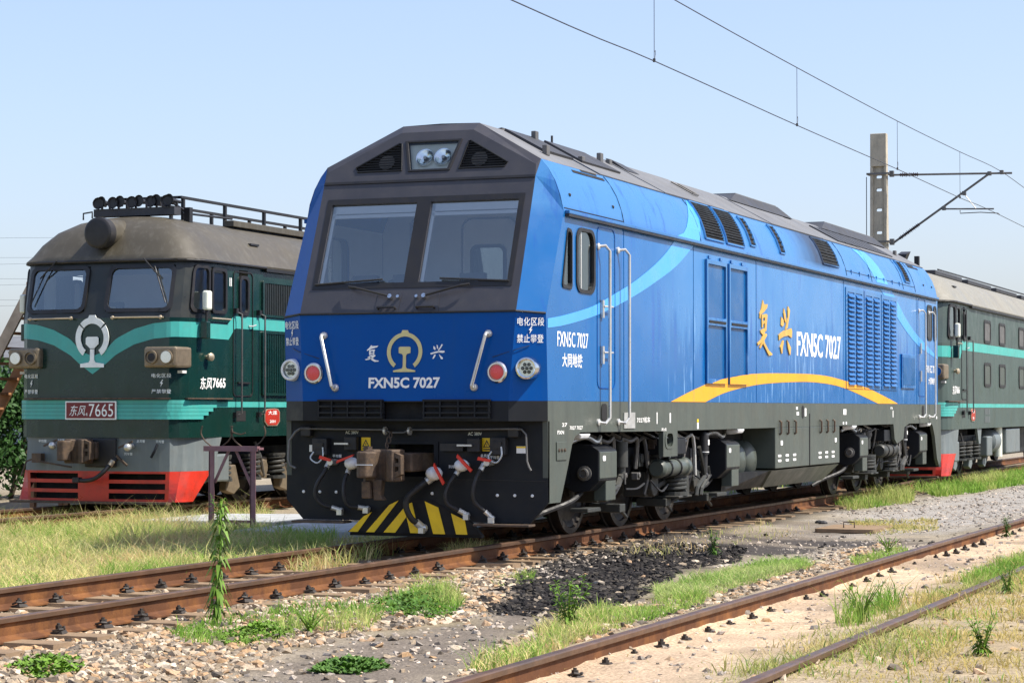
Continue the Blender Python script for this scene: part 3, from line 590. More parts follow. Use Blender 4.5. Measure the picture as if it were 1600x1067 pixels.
# knuckle coupler
CP=MB()
CP.box(-0.14,0.14,-0.10,0.55,0.80,1.00); cp=CP.build('coupler_shank','rust_steel',LB,bevel=0.02)
body=[(-0.16,-0.05),(0.17,-0.05),(0.19,-0.22),(0.14,-0.33),(0.06,-0.30),(0.02,-0.20),(-0.06,-0.18),(-0.10,-0.26),(-0.20,-0.28),(-0.22,-0.12)]
MB().prism([(a-0.13,b,0.70) for a,b in body],(0,0,0.34)).build('coupler_head','rust_steel',cp,bevel=0.02)
kn=[(-0.22,-0.14),(-0.10,-0.16),(-0.07,-0.30),(-0.12,-0.42),(-0.21,-0.44),(-0.27,-0.36),(-0.26,-0.22)]
MB().prism([(a-0.12,b,0.74) for a,b in kn],(0,0,0.28)).build('knuckle','rust_steel',cp,bevel=0.02)
MB().cyl((-0.33,-0.20,0.58),(-0.33,-0.20,1.07),0.05,n=10).build('knuckle_pin','rust_steel',cp)
m=MB(); m.box(-0.36,-0.26,-0.30,-0.14,0.52,0.70); m.prism([(-0.26,-0.25,0.72),(-0.14,-0.25,0.72),(-0.16,-0.25,0.55),(-0.12,-0.25,0.50),(-0.24,-0.25,0.50)],(0,0.1,0)); m.build('lock_lifter','rust_steel',cp,bevel=0.012)
m=MB(); m.panel([(0.0,-0.30,0.72),(0.10,-0.30,0.78),(0.10,-0.30,0.98),(0.0,-0.30,1.02)],[[(0.03,-0.30,0.80),(0.075,-0.30,0.82),(0.075,-0.30,0.86),(0.03,-0.30,0.86)],[(0.03,-0.30,0.90),(0.075,-0.30,0.90),(0.075,-0.30,0.94),(0.03,-0.30,0.96)]],(0,0.10,0)); m.build('guard_arm','rust_steel',cp)
m=MB(); m.box(-0.36,-0.16,-0.445,-0.44,0.875,0.885); m.build('wear_mark','white_cap',cp)
# uncoupling rod, hooks, chain
m=MB(); m.tube([(-1.34,0.20,1.255),(-0.31,0.20,1.245),(-0.25,0.20,1.215),(-0.09,0.20,1.215),(-0.02,0.20,1.245),(1.21,0.20,1.26),(1.28,0.20,1.255),(1.335,0.19,1.20),(1.35,0.18,0.92),(1.375,0.17,0.86),(1.40,0.17,0.82)],0.011,7); ur=m.build('uncoupling_rod','galvanised',LB,40)
for x in (-0.31,-0.02): MB().cyl((x-0.012,0.20,1.235),(x+0.012,0.20,1.235),0.045,n=12).build('rod_ring','steel_bright',ur)
m=MB(); m.tube([(-1.34,0.20,1.255),(-1.40,0.20,1.22),(-1.47,0.19,1.12),(-1.48,0.18,0.92),(-1.45,0.17,0.85),(-1.38,0.17,0.82)],0.014,7); m.build('rod_handle','galvanised',ur,40)
m=MB()
for k in range(3):
    z=1.19-k*0.055; pts=[(-0.20+0.02*math.cos(a)*(1 if k%2 else 0.3)+0.01*k,0.10-0.07*k+0.02*math.cos(a)*(0.3 if k%2 else 1),z+0.035*math.sin(a)) for a in [2*math.pi*i/10 for i in range(10)]]; m.tube(pts,0.008,5,closed=True)
m.build('lifter_chain','rust_steel',ur)
for x in (-1.28,1.18): MB().box(x-0.06,x+0.06,0.20,0.285,1.17,1.28).build('rod_bracket','black_rubber',ur,bevel=0.01)
# air cocks and hoses
def hose(pts,ck,big,capmat,handle):
    y=0.285
    P=[(a,0.285-0.10-0.10*math.sin(math.pi*i/(len(pts)-1)),b) for i,(a,b) in enumerate(pts)]
    r=0.034 if big else 0.022
    h=MB().tube(smooth_path(P,5),r,9).build('brake_hose','black_rubber',LB,50)
    c=MB(); c.cyl((ck[0],0.285,ck[1]),(ck[0],0.12,ck[1]),0.035,n=12); c.build('pipe_end','aluminium' if capmat!='rust_steel' else 'rust_steel',h,40)
    if capmat: MB().sphere((ck[0],0.13,ck[1]),0.085 if big else 0.075,12,8,(1.15,0.9,0.9)).build('end_cover',capmat,h,40)
    a=Vector(P[0]); b=Vector(P[1]); dd=(b-a).normalized(); MB().cyl(a-dd*0.03,a+dd*0.05,r*1.35,n=10).build('hose_clamp','steel_bright',h)
    a=Vector(P[-1]); b=Vector(P[-2]); dd=(a-b).normalized()
    m=MB(); m.cyl(a-dd*0.02,a+dd*0.07,r*1.25,n=10); m.sphere(a+dd*0.09,r*1.5,10,6); m.box(a.x+dd.x*0.1-0.03,a.x+dd.x*0.1+0.03,a.y-0.03,a.y+0.02,a.z+dd.z*0.1-0.045,a.z+dd.z*0.1+0.015); m.build('hose_coupling','aluminium' if capmat!='rust_steel' else 'rust_steel',h)
    if handle:
        m=MB(); m.hexa([(handle[0][0],0.03,handle[0][1]),(handle[1][0],0.03,handle[1][1]),(handle[1][0],0.055,handle[1][1]),(handle[0][0],0.055,handle[0][1]),(handle[0][0]+0.01,0.03,handle[0][1]+0.035),(handle[1][0]+0.02,0.03,handle[1][1]+0.025),(handle[1][0]+0.02,0.055,handle[1][1]+0.025),(handle[0][0]+0.01,0.055,handle[0][1]+0.035)]); m.build('cock_handle','red_paint',h)
    return h
hose([(-0.99,0.87),(-1.01,0.78),(-1.08,0.65),(-1.10,0.53),(-1.04,0.43),(-0.93,0.39)],(-0.94,0.89),False,None,[(-1.03,0.93),(-0.90,0.90)])
hose([(-0.74,0.81),(-0.76,0.68),(-0.75,0.53),(-0.71,0.42),(-0.61,0.40)],(-0.68,0.88),False,'white_cap',[(-0.82,0.88),(-0.63,0.955)])
hose([(0.23,0.72),(0.12,0.63),(0.01,0.52),(-0.01,0.42),(0.03,0.30),(0.08,0.24)],(0.30,0.78),True,'white_cap',[(0.33,0.86),(0.44,0.66)])
hose([(0.56,0.81),(0.48,0.67),(0.45,0.55),(0.47,0.45),(0.58,0.38)],(0.62,0.87),False,'white_cap',[(0.60,0.955),(0.76,0.80)])
hose([(0.84,0.86),(0.80,0.75),(0.77,0.60),(0.78,0.48),(0.88,0.37)],(0.91,0.90),False,None,[(0.84,0.93),(0.98,0.91)])
for x,z in ((-1.10,1.05),(1.01,1.07)):
    m=MB(); m.box(x-0.09,x+0.09,0.18,0.285,z-0.09,z+0.10); so=m.build('jumper_socket','black_rubber',LB,bevel=0.012)
    MB().tube(smooth_path([(x-0.06,0.17,z-0.05),(x-0.09,0.15,z-0.12),(x,0.14,z-0.17),(x+0.06,0.15,z-0.10),(x+0.05,0.17,z)],4),0.009,5).build('socket_lanyard','steel_bright',so)
    MB().box(x-0.05,x+0.05,0.165,0.18,z-0.02,z+0.05).build('socket_cover','seal_black',so)
for x,z in ((-0.75,1.09),(0.71,1.08)):
    m=MB(); m.box(x-0.06,x+0.09,0.20,0.285,z-0.07,z+0.08); so=m.build('power_socket','black_rubber',LB,bevel=0.012)
    MB().box(x-0.16,x+0.01,0.16,0.18,z-0.008,z+0.012).build('socket_bar','steel_bright',so)
    text('AC 380V','socket_lettering',so,'lamp_body',(x,0.2849,z+0.125),(1,0,0),(0,0,1),0.035,0.16,bold=0.01,depth=0.002)
MB().box(0.33,0.60,0.21,0.285,1.02,1.10).build('cable_tray','seal_black',AP)
for x,z in ((-0.58,1.09),(0.85,1.09)):
    m=MB().box(x-0.055,x+0.055,0.279,0.284,z-0.07,z+0.07).build('warning_plate','yellow_paint',AP)
    q=MB(); q.panel([(x-0.044,0.2775,z-0.03),(x+0.044,0.2775,z-0.03),(x,0.2775,z+0.05)],[[(x-0.028,0.2775,z-0.021),(x+0.028,0.2775,z-0.021),(x,0.2775,z+0.03)]],(0,0.001,0)); q.build('warning_triangle','seal_black',m)
    q=MB(); bolt_sign(q,(x,0.2785,z-0.004),(1,0,0),(0,0,1),0.036,0.001); q.build('warning_bolt','seal_black',m)
    q=MB().box(x-0.04,x+0.04,0.2778,0.2785,z-0.058,z-0.045).build('warning_text','seal_black',m)
MB().box(1.19,1.30,0.281,0.284,1.00,1.075).build('data_plate','white_paint',AP); MB().box(1.19,1.30,0.2795,0.281,1.055,1.073).build('data_plate_head','yellow_paint',AP)
MB().box(-1.27,-1.22,0.281,0.284,1.0,1.075).build('data_plate','white_paint',AP)
for x,z,s_ in ((-0.93,0.955,'平均管'),(-0.60,0.955,'总风管'),(0.46,0.85,'列车管'),(0.83,0.97,'总风管'),(0.94,0.955,'平均管')):
    text(s_,'pipe_lettering',AP,'white_paint',(x,0.284,z),(1,0,0),(0,0,1),0.036,0.11,bold=0.012,depth=0.002)
m=MB()
for x,z in [(-1.34,0.56),(-1.14,0.56),(-0.94,0.56),(-0.44,0.56),(0.21,0.56),(0.97,0.55),(1.17,0.55),(1.37,0.55)]:
    MB().lathe((x,0.284,z),(0,-1,0),[(0,0.018),(0.008,0.016),(0.012,0.0)],10).build('bolt_head','white_cap',AP,40)
# --- long side: gutter, livery, doors, lettering
gm=MB().box(X+0.001,X+0.055,0.80,21.66,3.585,3.625).build('gutter','blue_sunlit_paint',LB,bevel=0.008)
MB().box(X+0.001,X+0.05,0.80,21.66,3.558,3.584).build('gutter_strip','seal_black',gm)  # thin black strip along the underside of the gutter
MB().box(-X-0.055,-X-0.001,0.80,21.66,3.575,3.62).build('gutter','blue_paint',LB)
def strip(up_,lo_,k=0.004):
    """band on the flat side between two (y,z) polylines"""
    m=MB()
    def samp(P,n):
        P=[Vector((0,a,b)) for a,b in P]; S=smooth_path(P,6); L=[0]
        for i in range(1,len(S)): L.append(L[-1]+(S[i]-S[i-1]).length)
        out=[]
        for j in range(n):
            t=L[-1]*j/(n-1); i=0
            while i<len(L)-2 and L[i+1]<t: i+=1
            f=(t-L[i])/max(1e-9,L[i+1]-L[i]); out.append(S[i].lerp(S[i+1],f))
        return out
    A_=samp(up_,40); B_=samp(lo_,40)
    m.add([(X+k,p.y,p.z) for p in A_]+[(X+k,p.y,p.z) for p in B_],[(i,i+1,41+i,40+i) for i in range(39)]); return m
arcU=[(0.26,2.43),(0.81,2.49),(1.69,2.62),(2.43,2.79),(3.11,2.96),(3.83,3.18),(4.37,3.38),(4.72,3.555)]
arcL=[(0.26,2.33),(0.81,2.38),(1.68,2.5),(2.43,2.64),(3.11,2.79),(3.83,2.97),(4.81,3.25),(5.55,3.555)]
strip(arcU,arcL).build('light_blue_arc','light_blue_paint',LB)
strip([(16.55,3.555),(17.21,3.36),(17.91,3.13),(18.95,2.84),(20.04,2.62),(21.72,2.43)],[(17.52,3.555),(18.12,3.35),(18.74,3.12),(19.6,2.88),(20.73,2.66),(21.73,2.47)]).build('light_blue_arc','light_blue_paint',LB)
strip([(4.57,1.56),(5.58,1.72),(6.67,1.86),(7.71,1.93),(8.83,1.97),(10.16,1.99),(11.59,2.0),(12.83,1.98),(14.15,1.91),(15.56,1.82),(16.88,1.69),(18.04,1.56)],[(6.06,1.56),(6.9,1.68),(7.83,1.76),(8.83,1.82),(10.16,1.86),(11.59,1.88),(12.83,1.86),(13.81,1.81),(14.84,1.72),(16.39,1.56)]).build('orange_arc','orange_paint',LB)
def shoulder_pt(t,y,k):
    """point on the curved shoulder, t 0 at the gutter .. 1 at the roof edge, pushed out by k"""
    i=min(3,int(t*4)); f=t*4-i; a,b=SH[i],SH[i+1]; x=a[0]+(b[0]-a[0])*f; z=a[1]+(b[1]-a[1])*f
    nx,nz=(b[1]-a[1]),-(b[0]-a[0]); l=math.hypot(nx,nz); return (x+nx/l*k,y,z+nz/l*k)
def shoulder_patch(y0b,y1b,y0t,y1t,t0,t1,k,mb=None,n=4,thick=0.0):
    mb=mb or MB(); r0=[];r1=[]
    for i in range(n+1):
        t=t0+(t1-t0)*i/n; f=i/n; r0.append(shoulder_pt(t,y0b+(y0t-y0b)*f,k)); r1.append(shoulder_pt(t,y1b+(y1t-y1b)*f,k))
    mb.add(r0+r1,[(i,i+1,n+2+i,n+1+i) for i in range(n)]); return mb
m=MB(); n=8
for (b0,b1,t0,t1) in ((4.86,5.83,6.05,6.08),):
    L0=[];L1=[]
    for i in range(9):
        f=i/8; L0.append(shoulder_pt(max(0.03,f),b0+(t0-b0)*(f**0.62),0.004)); L1.append(shoulder_pt(max(0.03,f),b1+(6.42-b1)*f,0.004))
    m.add(L0+L1,[(i,i+1,10+i,9+i) for i in range(8)])
m.build('light_blue_arc','light_blue_paint',LB)
shoulder_patch(16.36,17.3,15.5,16.45,0.06,0.98,0.004).build('light_blue_arc','light_blue_paint',LB)
# shoulder grilles, slats modelled one by one
def shoulder_grille(y0,y1,t0,t1,nsl,name='roof_grille',mid=None,rim='blue_sunlit_paint'):
    g=shoulder_patch(y0,y1,y0,y1,t0,t1,0.006).build(name,'shadow_black',LB)
    for i in range(nsl):
        t=t0+(t1-t0)*(i+0.5)/nsl; m=MB(); m.tube([shoulder_pt(t,y0+0.01,0.012),shoulder_pt(t,y1-0.01,0.012)],0.010 if nsl>9 else 0.012,4); m.build('slat','frame_dark',g)
    for y in ((y0,y1) if mid is None else (y0,y0+mid*(y1-y0),y1)):
        m=MB(); m.tube([shoulder_pt(t0+(t1-t0)*i/5,y,0.010) for i in range(6)],0.018,5); m.build('grille_rim',rim,g)
    for t in (t0,t1): MB().tube([shoulder_pt(t,y0,0.010),shoulder_pt(t,y1,0.010)],0.016,5).build('grille_rim',rim,g)
    return g
shoulder_grille(6.12,6.98,0.12,0.98,15); shoulder_grille(7.12,7.98,0.12,0.98,15)
shoulder_grille(8.34,8.60,0.20,0.9,7); shoulder_grille(9.95,10.22,0.20,0.92,7)
shoulder_grille(12.55,13.62,0.20,0.94,9); shoulder_grille(18.86,19.30,0.26,0.96,9)
for y0,y1,t in ((1.62,2.70,0.84),(1.98,2.52,0.95),(19.95,20.9,0.84),(19.95,20.6,0.94)):
    shoulder_patch(y0,y1,y0,y1,t-0.01,t+(0.07 if t<0.9 else 0.05),0.004).build('air_slot','shadow_black',LB)
# shoulder seams and hatch outlines
for y in (2.80,5.9,14.12,16.0,18.6,19.68):
    MB().tube([shoulder_pt(0.04+0.95*i/6,y,0.002) for i in range(7)],0.006,4).build('panel_joint','seal_black',LB)
MB().tube([shoulder_pt(0.17,14.14,0.002),shoulder_pt(0.17,19.66,0.002)],0.005,4).build('panel_joint','seal_black',LB)
MB().tube([shoulder_pt(0.06,0.8,0.002),shoulder_pt(0.06,2.78,0.002)],0.006,4).build('panel_joint','seal_black',LB)
for t,y in ((0.3,1.07),(0.28,2.51),(0.30,20.6),(0.3,21.4)): MB().sphere(shoulder_pt(t,y,0.0),0.022,8,6).build('lifting_plug','seal_black',LB)
for y in (14.5,15.1,15.8,16.4,17.0,17.7,18.3): MB().box(*(lambda p:(p[0]-0.01,p[0]+0.015,y-0.012,y+0.012,p[2]-0.05,p[2]+0.03))(shoulder_pt(0.17,y,0.0))).build('hatch_latch','blue_sunlit_paint',LB)
# exhaust stain: soot film on the shoulder by the big grille
# cab door and grab rails, both ends
for y in (2.78,5.55,8.55,13.85,19.72): MB().tube([(X+0.001,y,1.56),(X+0.001,y,3.55)],0.005,4).build('weld_seam','blue_shade_seam_paint',LB)
def door(y0,y1,parent,ends=((1.87,2.58))):
    m=MB(); o=rr(y0,y1,1.70,3.53,0.10); i_=rr(y0+0.012,y1-0.012,1.712,3.518,0.09); m.panel([(X+0.003,a,b) for a,b in o],[[(X+0.003,a,b) for a,b in i_]],(0.004,0,0)); d_=m.build('cab_door_joint','blue_paint',parent)
    return d_
door(1.84,2.46,LB); door(19.85,20.55,LB)
def grab(y,z0=1.32,z1=3.30,sgn=1):
    m=MB(); x0=X; x1=X+0.11; m.tube([(x0,y-0.10,z1),(x1-0.03,y-0.06,z1+0.01),(x1,y,z1-0.05),(x1,y,z0+0.05),(x1-0.03,y-0.06,z0-0.01),(x0,y-0.10,z0)],0.018,8); g=m.build('grab_rail','steel_bright',LB,40)
    for z in (z0,z1): MB().lathe((x0,y-0.10,z),(1,0,0),[(0,0.04),(0.018,0.04),(0.03,0.02)],12).build('rail_flange','steel_bright',g,40)
for y in (1.97,2.66,20.02,20.95): grab(y)
for y0 in (2.15,20.35):
    m=MB(); m.prism([(X+0.004,a,b) for a,b in rr(y0-0.17,y0+0.02,1.33,1.53,0.06)],(0.004,0,0)); m.build('step_hole','shadow_black',LB)
for z in (2.60,2.08):
    m=MB(); m.box(X+0.004,X+0.03,1.95,2.02,z-0.10,z+0.10); m.tube([(X+0.03,2.0,z+0.03),(X+0.06,2.1,z+0.03),(X+0.06,2.22,z+0.03)],0.012,6); m.build('door_handle','aluminium',LB)
    m=MB(); m.box(X+0.004,X+0.03,20.0,20.08,z-0.1,z+0.1); m.build('door_handle','aluminium',LB)
# far-end cab windows
for y0,y1 in ((20.70,21.18),(21.32,21.62)):
    m=MB(); m.panel([(X+0.014,a,b) for a,b in rr(y0,y1,2.77,3.45,0.11)],[[(X+0.014,a,b) for a,b in rr(y0+0.05,y1-0.05,2.82,3.40,0.07)]],(-0.012,0,0)); f=m.build('side_window','seal_black',LB)
    MB().prism([(X+0.006,a,b) for a,b in rr(y0+0.05,y1-0.05,2.82,3.40,0.07)],(-0.002,0,0)).build('pane','interior_dark',f)
# equipment doors: two recessed leaves of two panels each
for y0,y1 in ((6.05,6.98),(7.10,8.03)):
    D=MB().panel([(X+0.002,a,b) for a,b in ((y0,1.80),(y1,1.80),(y1,3.42),(y0,3.42))],[[(X+0.002,a,b) for a,b in rr(y0+0.05,y1-0.05,2.66,3.36,0.02,2)],[(X+0.002,a,b) for a,b in rr(y0+0.05,y1-0.05,1.86,2.56,0.02,2)]],(0.035,0,0)).build('equipment_door','blue_sunlit_paint',LB,bevel=0.006)
    for z0,z1 in ((2.66,3.36),(1.86,2.56)): MB().box(X+0.003,X+0.006,y0+0.05,y1-0.05,z0,z1).build('door_panel','blue_shade_seam_paint',D)
    MB().box(X+0.036,X+0.045,y0+0.08,y1-0.08,2.595,2.625).build('door_slot','shadow_black',D)
    for y in (y0+0.2,y1-0.2): MB().box(X+0.002,X+0.02,y-0.06,y+0.06,3.43,3.47).build('door_hinge','blue_sunlit_paint',D)
MB().box(X+0.002,X+0.03,18.30,19.48,1.84,2.46).build('battery_hatch','blue_sunlit_paint',LB,bevel=0.01)
MB().box(X+0.031,X+0.034,18.36,19.42,1.90,2.40).build('hatch_panel','blue_shade_seam_paint',LB)
# louvred doors: slats are pieces of their own
sl=MB(); sl.hexa([(0,-0.23,0),(0.045,-0.23,-0.012),(0.045,0.23,-0.012),(0,0.23,0),(0,-0.23,0.055),(0.006,-0.23,0.052),(0.006,0.23,0.052),(0,0.23,0.055)]); SL=sl.mesh('louver','blue_sunlit_paint')
for k in range(3):
    y0=13.98+k*1.34; D=MB().panel([(X+0.002,a,b) for a,b in ((y0,1.80),(y0+1.28,1.80),(y0+1.28,3.45),(y0,3.45))],[[(X+0.002,a,b) for a,b in rr(y0+0.10,y0+0.60,1.86,3.38,0.02,2)],[(X+0.002,a,b) for a,b in rr(y0+0.68,y0+1.18,1.86,3.38,0.02,2)]],(0.012,0,0)).build('louver_door','blue_sunlit_paint',LB)
    for c_ in (0.35,0.93):
        for j in range(20): inst('louver',SL,D,(X+0.003,y0+c_,1.875+j*0.0755))
# the orange arc runs on over the feet of the doors
OU=[(4.57,1.56),(5.58,1.72),(6.67,1.86),(7.71,1.93),(8.83,1.97),(12.83,1.98),(14.15,1.91),(15.56,1.82),(16.88,1.69)]; OLo=[(6.06,1.56),(6.9,1.68),(7.83,1.76),(8.83,1.82),(12.83,1.86),(13.81,1.81),(14.84,1.72),(16.39,1.56)]
for y0,y1,k in ((6.05,6.98,0.0385),(7.10,8.03,0.0385),(13.98,15.26,0.0165),(15.32,15.80,0.0165)):
    pts=[]
    for i in range(13):
        y=y0+(y1-y0)*i/12; a=float(np.interp(y,*zip(*OU))); b=max(1.803,float(np.interp(y,*zip(*OLo))))
        if a>b+0.002: pts.append((y,a,b))
    if len(pts)>1: MB().add([(X+k,y,a) for y,a,b in pts]+[(X+k,y,b) for y,a,b in pts],[(i,i+1,len(pts)+i+1,len(pts)+i) for i in range(len(pts)-1)]).build('orange_arc','orange_paint',LB)
# side lettering
text('FXN5C 7027','side_number',LB,'white_paint',(X,12.22,2.445),(0,1,0),(0,0,1),0.37,2.82,bold=0.018)
text('FXN5C 7027','side_number',LB,'white_paint',(X,1.05,2.225),(0,1,0),(0,0,1),0.165,0.98,bold=0.006)
text('大同地铁','depot_lettering',LB,'white_paint',(X,1.03,2.0),(0,1,0),(0,0,1),0.15,0.64,bold=0.015)
text('FXN5C 7027','side_number',LB,'white_paint',(X,21.1,2.225),(0,1,0),(0,0,1),0.14,0.95,bold=0.006)
text('大同地铁','depot_lettering',LB,'white_paint',(X,21.15,2.0),(0,1,0),(0,0,1),0.13,0.66,bold=0.015)
SFU=[[(8.87,3.01),(8.94,2.95),(9.12,2.96),(9.1,2.91),(8.92,2.84),(8.76,2.8),(8.73,2.74),(8.68,2.75),(8.69,2.81),(8.78,2.87)],[(8.79,2.8),(9.07,2.82),(9.11,2.8),(9.04,2.57),(8.95,2.59),(8.97,2.77),(8.86,2.75),(8.86,2.62),(8.8,2.62)],[(8.86,2.7),(8.96,2.72),(8.96,2.69),(8.86,2.66)],[(8.73,2.57),(8.91,2.61),(9.02,2.61),(8.93,2.53),(9.04,2.54),(9.08,2.52),(8.91,2.43),(8.73,2.32),(8.69,2.33),(8.79,2.41),(8.58,2.36),(8.57,2.39),(8.78,2.45),(8.86,2.51),(8.73,2.55)],[(8.91,2.44),(8.96,2.4),(9.17,2.3),(9.35,2.26),(9.35,2.24),(9.17,2.23),(9.04,2.3),(8.86,2.39)]]
SXI=[[(9.88,2.81),(10.0,2.77),(10.03,2.7),(9.95,2.67),(9.85,2.69)],[(10.03,2.94),(10.11,2.87),(10.16,2.76),(10.11,2.73),(10.05,2.78),(10.0,2.87)],[(10.27,2.98),(10.37,2.92),(10.32,2.81),(10.23,2.66),(10.11,2.63),(10.17,2.72),(10.24,2.81),(10.24,2.92)],[(9.72,2.54),(10.0,2.61),(10.45,2.66),(10.49,2.62),(10.47,2.52),(10.28,2.55),(10.03,2.53),(9.81,2.49),(9.74,2.46)],[(9.96,2.47),(10.0,2.46),(9.94,2.36),(9.92,2.28),(9.88,2.27),(9.81,2.37)],[(10.19,2.48),(10.33,2.41),(10.41,2.37),(10.37,2.26),(10.32,2.28),(10.23,2.38)]]
for S_ in (SFU,SXI):
    m=MB()
    for i,q in enumerate(S_): m.prism([(X+0.002,a,b) for a,b in q],(0.012+0.001*i,0,0))
    m.build('gold_character','gold_paint',LB)
# --- underframe of the blue engine
for s in (1,-1):
    P=lambda l,k=0.0:[(s*(X-k),a,b) for a,b in l]
    sill=[(0.27,Z0-0.002),(22.05,Z0-0.002),(22.05,0.47),(21.85,0.36),(21.65,0.50),(21.42,0.95),(21.22,1.15),(21.05,1.20),(19.0,1.20),(18.6,1.14),(18.5,0.93),(17.95,0.85),(17.75,0.93),(17.65,1.20),(13.55,1.20),
          (4.86,1.20),(4.86,0.885),(4.28,0.885),(4.28,1.20),(1.30,1.215),(1.12,1.17),(1.02,1.08),(0.90,0.86),(0.66,0.47),(0.29,0.47)]
    MB().panel(P(sill),[P(rr(4.40,4.66,1.01,1.17,0.07))],(-0.06*s,0,0)).build('side_sill','frame_grey',LB)
    MB().panel([(s*(X+0.008),a,b) for a,b in rr(4.34,4.72,0.98,1.20,0.10)],[[(s*(X+0.008),a,b) for a,b in rr(4.40,4.66,1.01,1.17,0.07)]],(-0.02*s,0,0)).build('lifting_eye','frame_grey',LB)
    # body floor and dark core between the bogies
MB().box(-1.45,1.45,0.35,22.1,1.22,1.555).build('floor_pan','frame_dark',LB)
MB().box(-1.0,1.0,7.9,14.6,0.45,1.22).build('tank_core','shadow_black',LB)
MB().box(-1.5,1.5,22.06,22.3,0.33,1.5).build('rear_apron','frame_dark',LB)
for s in (1,-1):
    x=s*X
    for y0,y1 in ((9.57,11.55),(11.60,13.53)):
        e=MB().box(min(x,x-s*0.5),max(x,x-s*0.5),y0,y1,0.61,1.24-0.04 if False else 1.198).build('equipment_case','frame_grey',LB,bevel=0.01)
        if s>0:
            for k in range(3):
                yy_=y0+0.22+k*0.43 if y0<10 else y0+0.62+k*0.43
                MB().tube([(x+0.004,yy_,1.30),(x+0.03,yy_,1.28),(x+0.03,yy_,1.12),(x+0.004,yy_,1.10)],0.017,6).build('case_latch','rust_steel',e)
                for z in (0.72,0.79): MB().prism([(x+0.002,a,b) for a,b in rr(yy_-0.09,yy_+0.09,z-0.017,z+0.017,0.015,2)],(0.003,0,0)).build('case_marking','white_paint',e)
            MB().prism([(x+0.002,a,b) for a,b in rr(y0+0.28,y0+0.40,0.94,1.01,0.02,2)] if y0<10 else [(x+0.002,a,b) for a,b in rr(13.2,13.32,0.94,1.01,0.02,2)],(0.003,0,0)).build('case_marking','white_paint',e)
    ft=MB(); ft.hexa([(x*0.0+s*1.30,9.75,0.33),(s*1.30,13.35,0.33),(0,13.35,0.33),(0,9.75,0.33),(s*1.52,9.48,0.585),(s*1.52,13.60,0.585),(0,13.60,0.585),(0,9.48,0.585)]); ft.build('fuel_tank','frame_grey',LB)
    MB().hexa([(s*0.2,7.7,0.34),(s*1.28,7.7,0.34),(s*1.28,9.72,0.34),(s*0.2,9.72,0.34),(s*0.2,7.7,0.58),(s*1.30,7.7,0.58),(s*1.48,9.46,0.58),(s*0.2,9.46,0.58)]).build('fuel_tank_end','frame_dark',LB)
    for yc in (8.72,9.30):
        MB().lathe((0,yc,0.74),(s,0,0),[(0.3,0.29),(1.08,0.29),(1.22,0.26),(1.30,0.17),(1.33,0.0)],24).build('air_reservoir','frame_grey',LB,40)
    MB().box(min(s*1.05,s*1.0),max(s*1.05,s*1.0),7.9,9.6,0.60,1.2).build('reservoir_backing','shadow_black',LB)
    for y in (1.45,7.76,14.6,20.9):
        MB().hexa([(s*1.38,y-0.13,1.12),(s*1.54,y-0.13,1.14),(s*1.54,y+0.13,1.14),(s*1.38,y+0.13,1.12),(s*1.38,y-0.17,1.195),(s*1.56,y-0.17,1.195),(s*1.56,y+0.17,1.195),(s*1.38,y+0.17,1.195)]).build('underside_lamp','white_cap',LB,bevel=0.015)
# markings on the sill
x=X
MB().box(x+0.002,x+0.012,2.76,3.16,1.245,1.43).build('step_plate','aluminium',LB)
text('7027机车','sill_lettering',LB,'white_paint',(x,3.5,1.34),(0,1,0),(0,0,1),0.07,0.5,bold=0.02)
for y,z,w,h,mm in ((4.02,1.36,0.03,0.14,'white_paint'),(4.55,1.36,0.05,0.12,'white_paint'),(5.72,1.255,0.07,0.08,'white_paint'),(5.72,1.32,0.07,0.04,'yellow_paint'),(11.32,1.42,0.10,0.12,'white_paint'),(13.9,1.42,0.2,0.09,'white_paint'),(14.0,1.24,0.08,0.04,'white_paint'),(13.8,1.24,0.08,0.04,'white_paint'),(17.6,1.38,0.05,0.12,'white_paint'),(21.6,1.3,0.09,0.05,'white_paint'),(10.85,1.40,0.14,0.05,'white_paint'),(10.8,1.48,0.1,0.04,'white_paint')):
    MB().box(x+0.002,x+0.004,y-w/2,y+w/2,z-h/2,z+h/2).build('sill_marking',mm,LB)
for y,z,s_,w in ((0.78,1.30,'27',0.16),(0.66,1.22,'FXN',0.2),(1.15,1.265,'7027 7027',0.42),(17.5,1.48,'FX',0.2),(4.3,1.22,'吊点',0.2)): text(s_,'sill_lettering',LB,'white_paint',(x,y,z),(0,1,0),(0,0,1),0.04,w,bold=0.015)
MB().prism([(x+0.003,a,b) for a,b in rr(11.1,11.22,1.33,1.52,0.05)],(0.003,0,0)).build('sill_slot','shadow_black',LB)
MB().box(x-0.01,x+0.006,11.555,11.595,0.62,1.40).build('case_gap','shadow_black',LB)
MB().box(x+0.002,x+0.012,0.52,0.83,0.92,1.12).build('equipment_plate','frame_grey',LB,bevel=0.005)
for y in (0.58,0.67,0.76): MB().lathe((x+0.012,y,1.03),(1,0,0),[(0,0.02),(0.012,0.018),(0.016,0)],8).build('plug','rust_steel',LB)
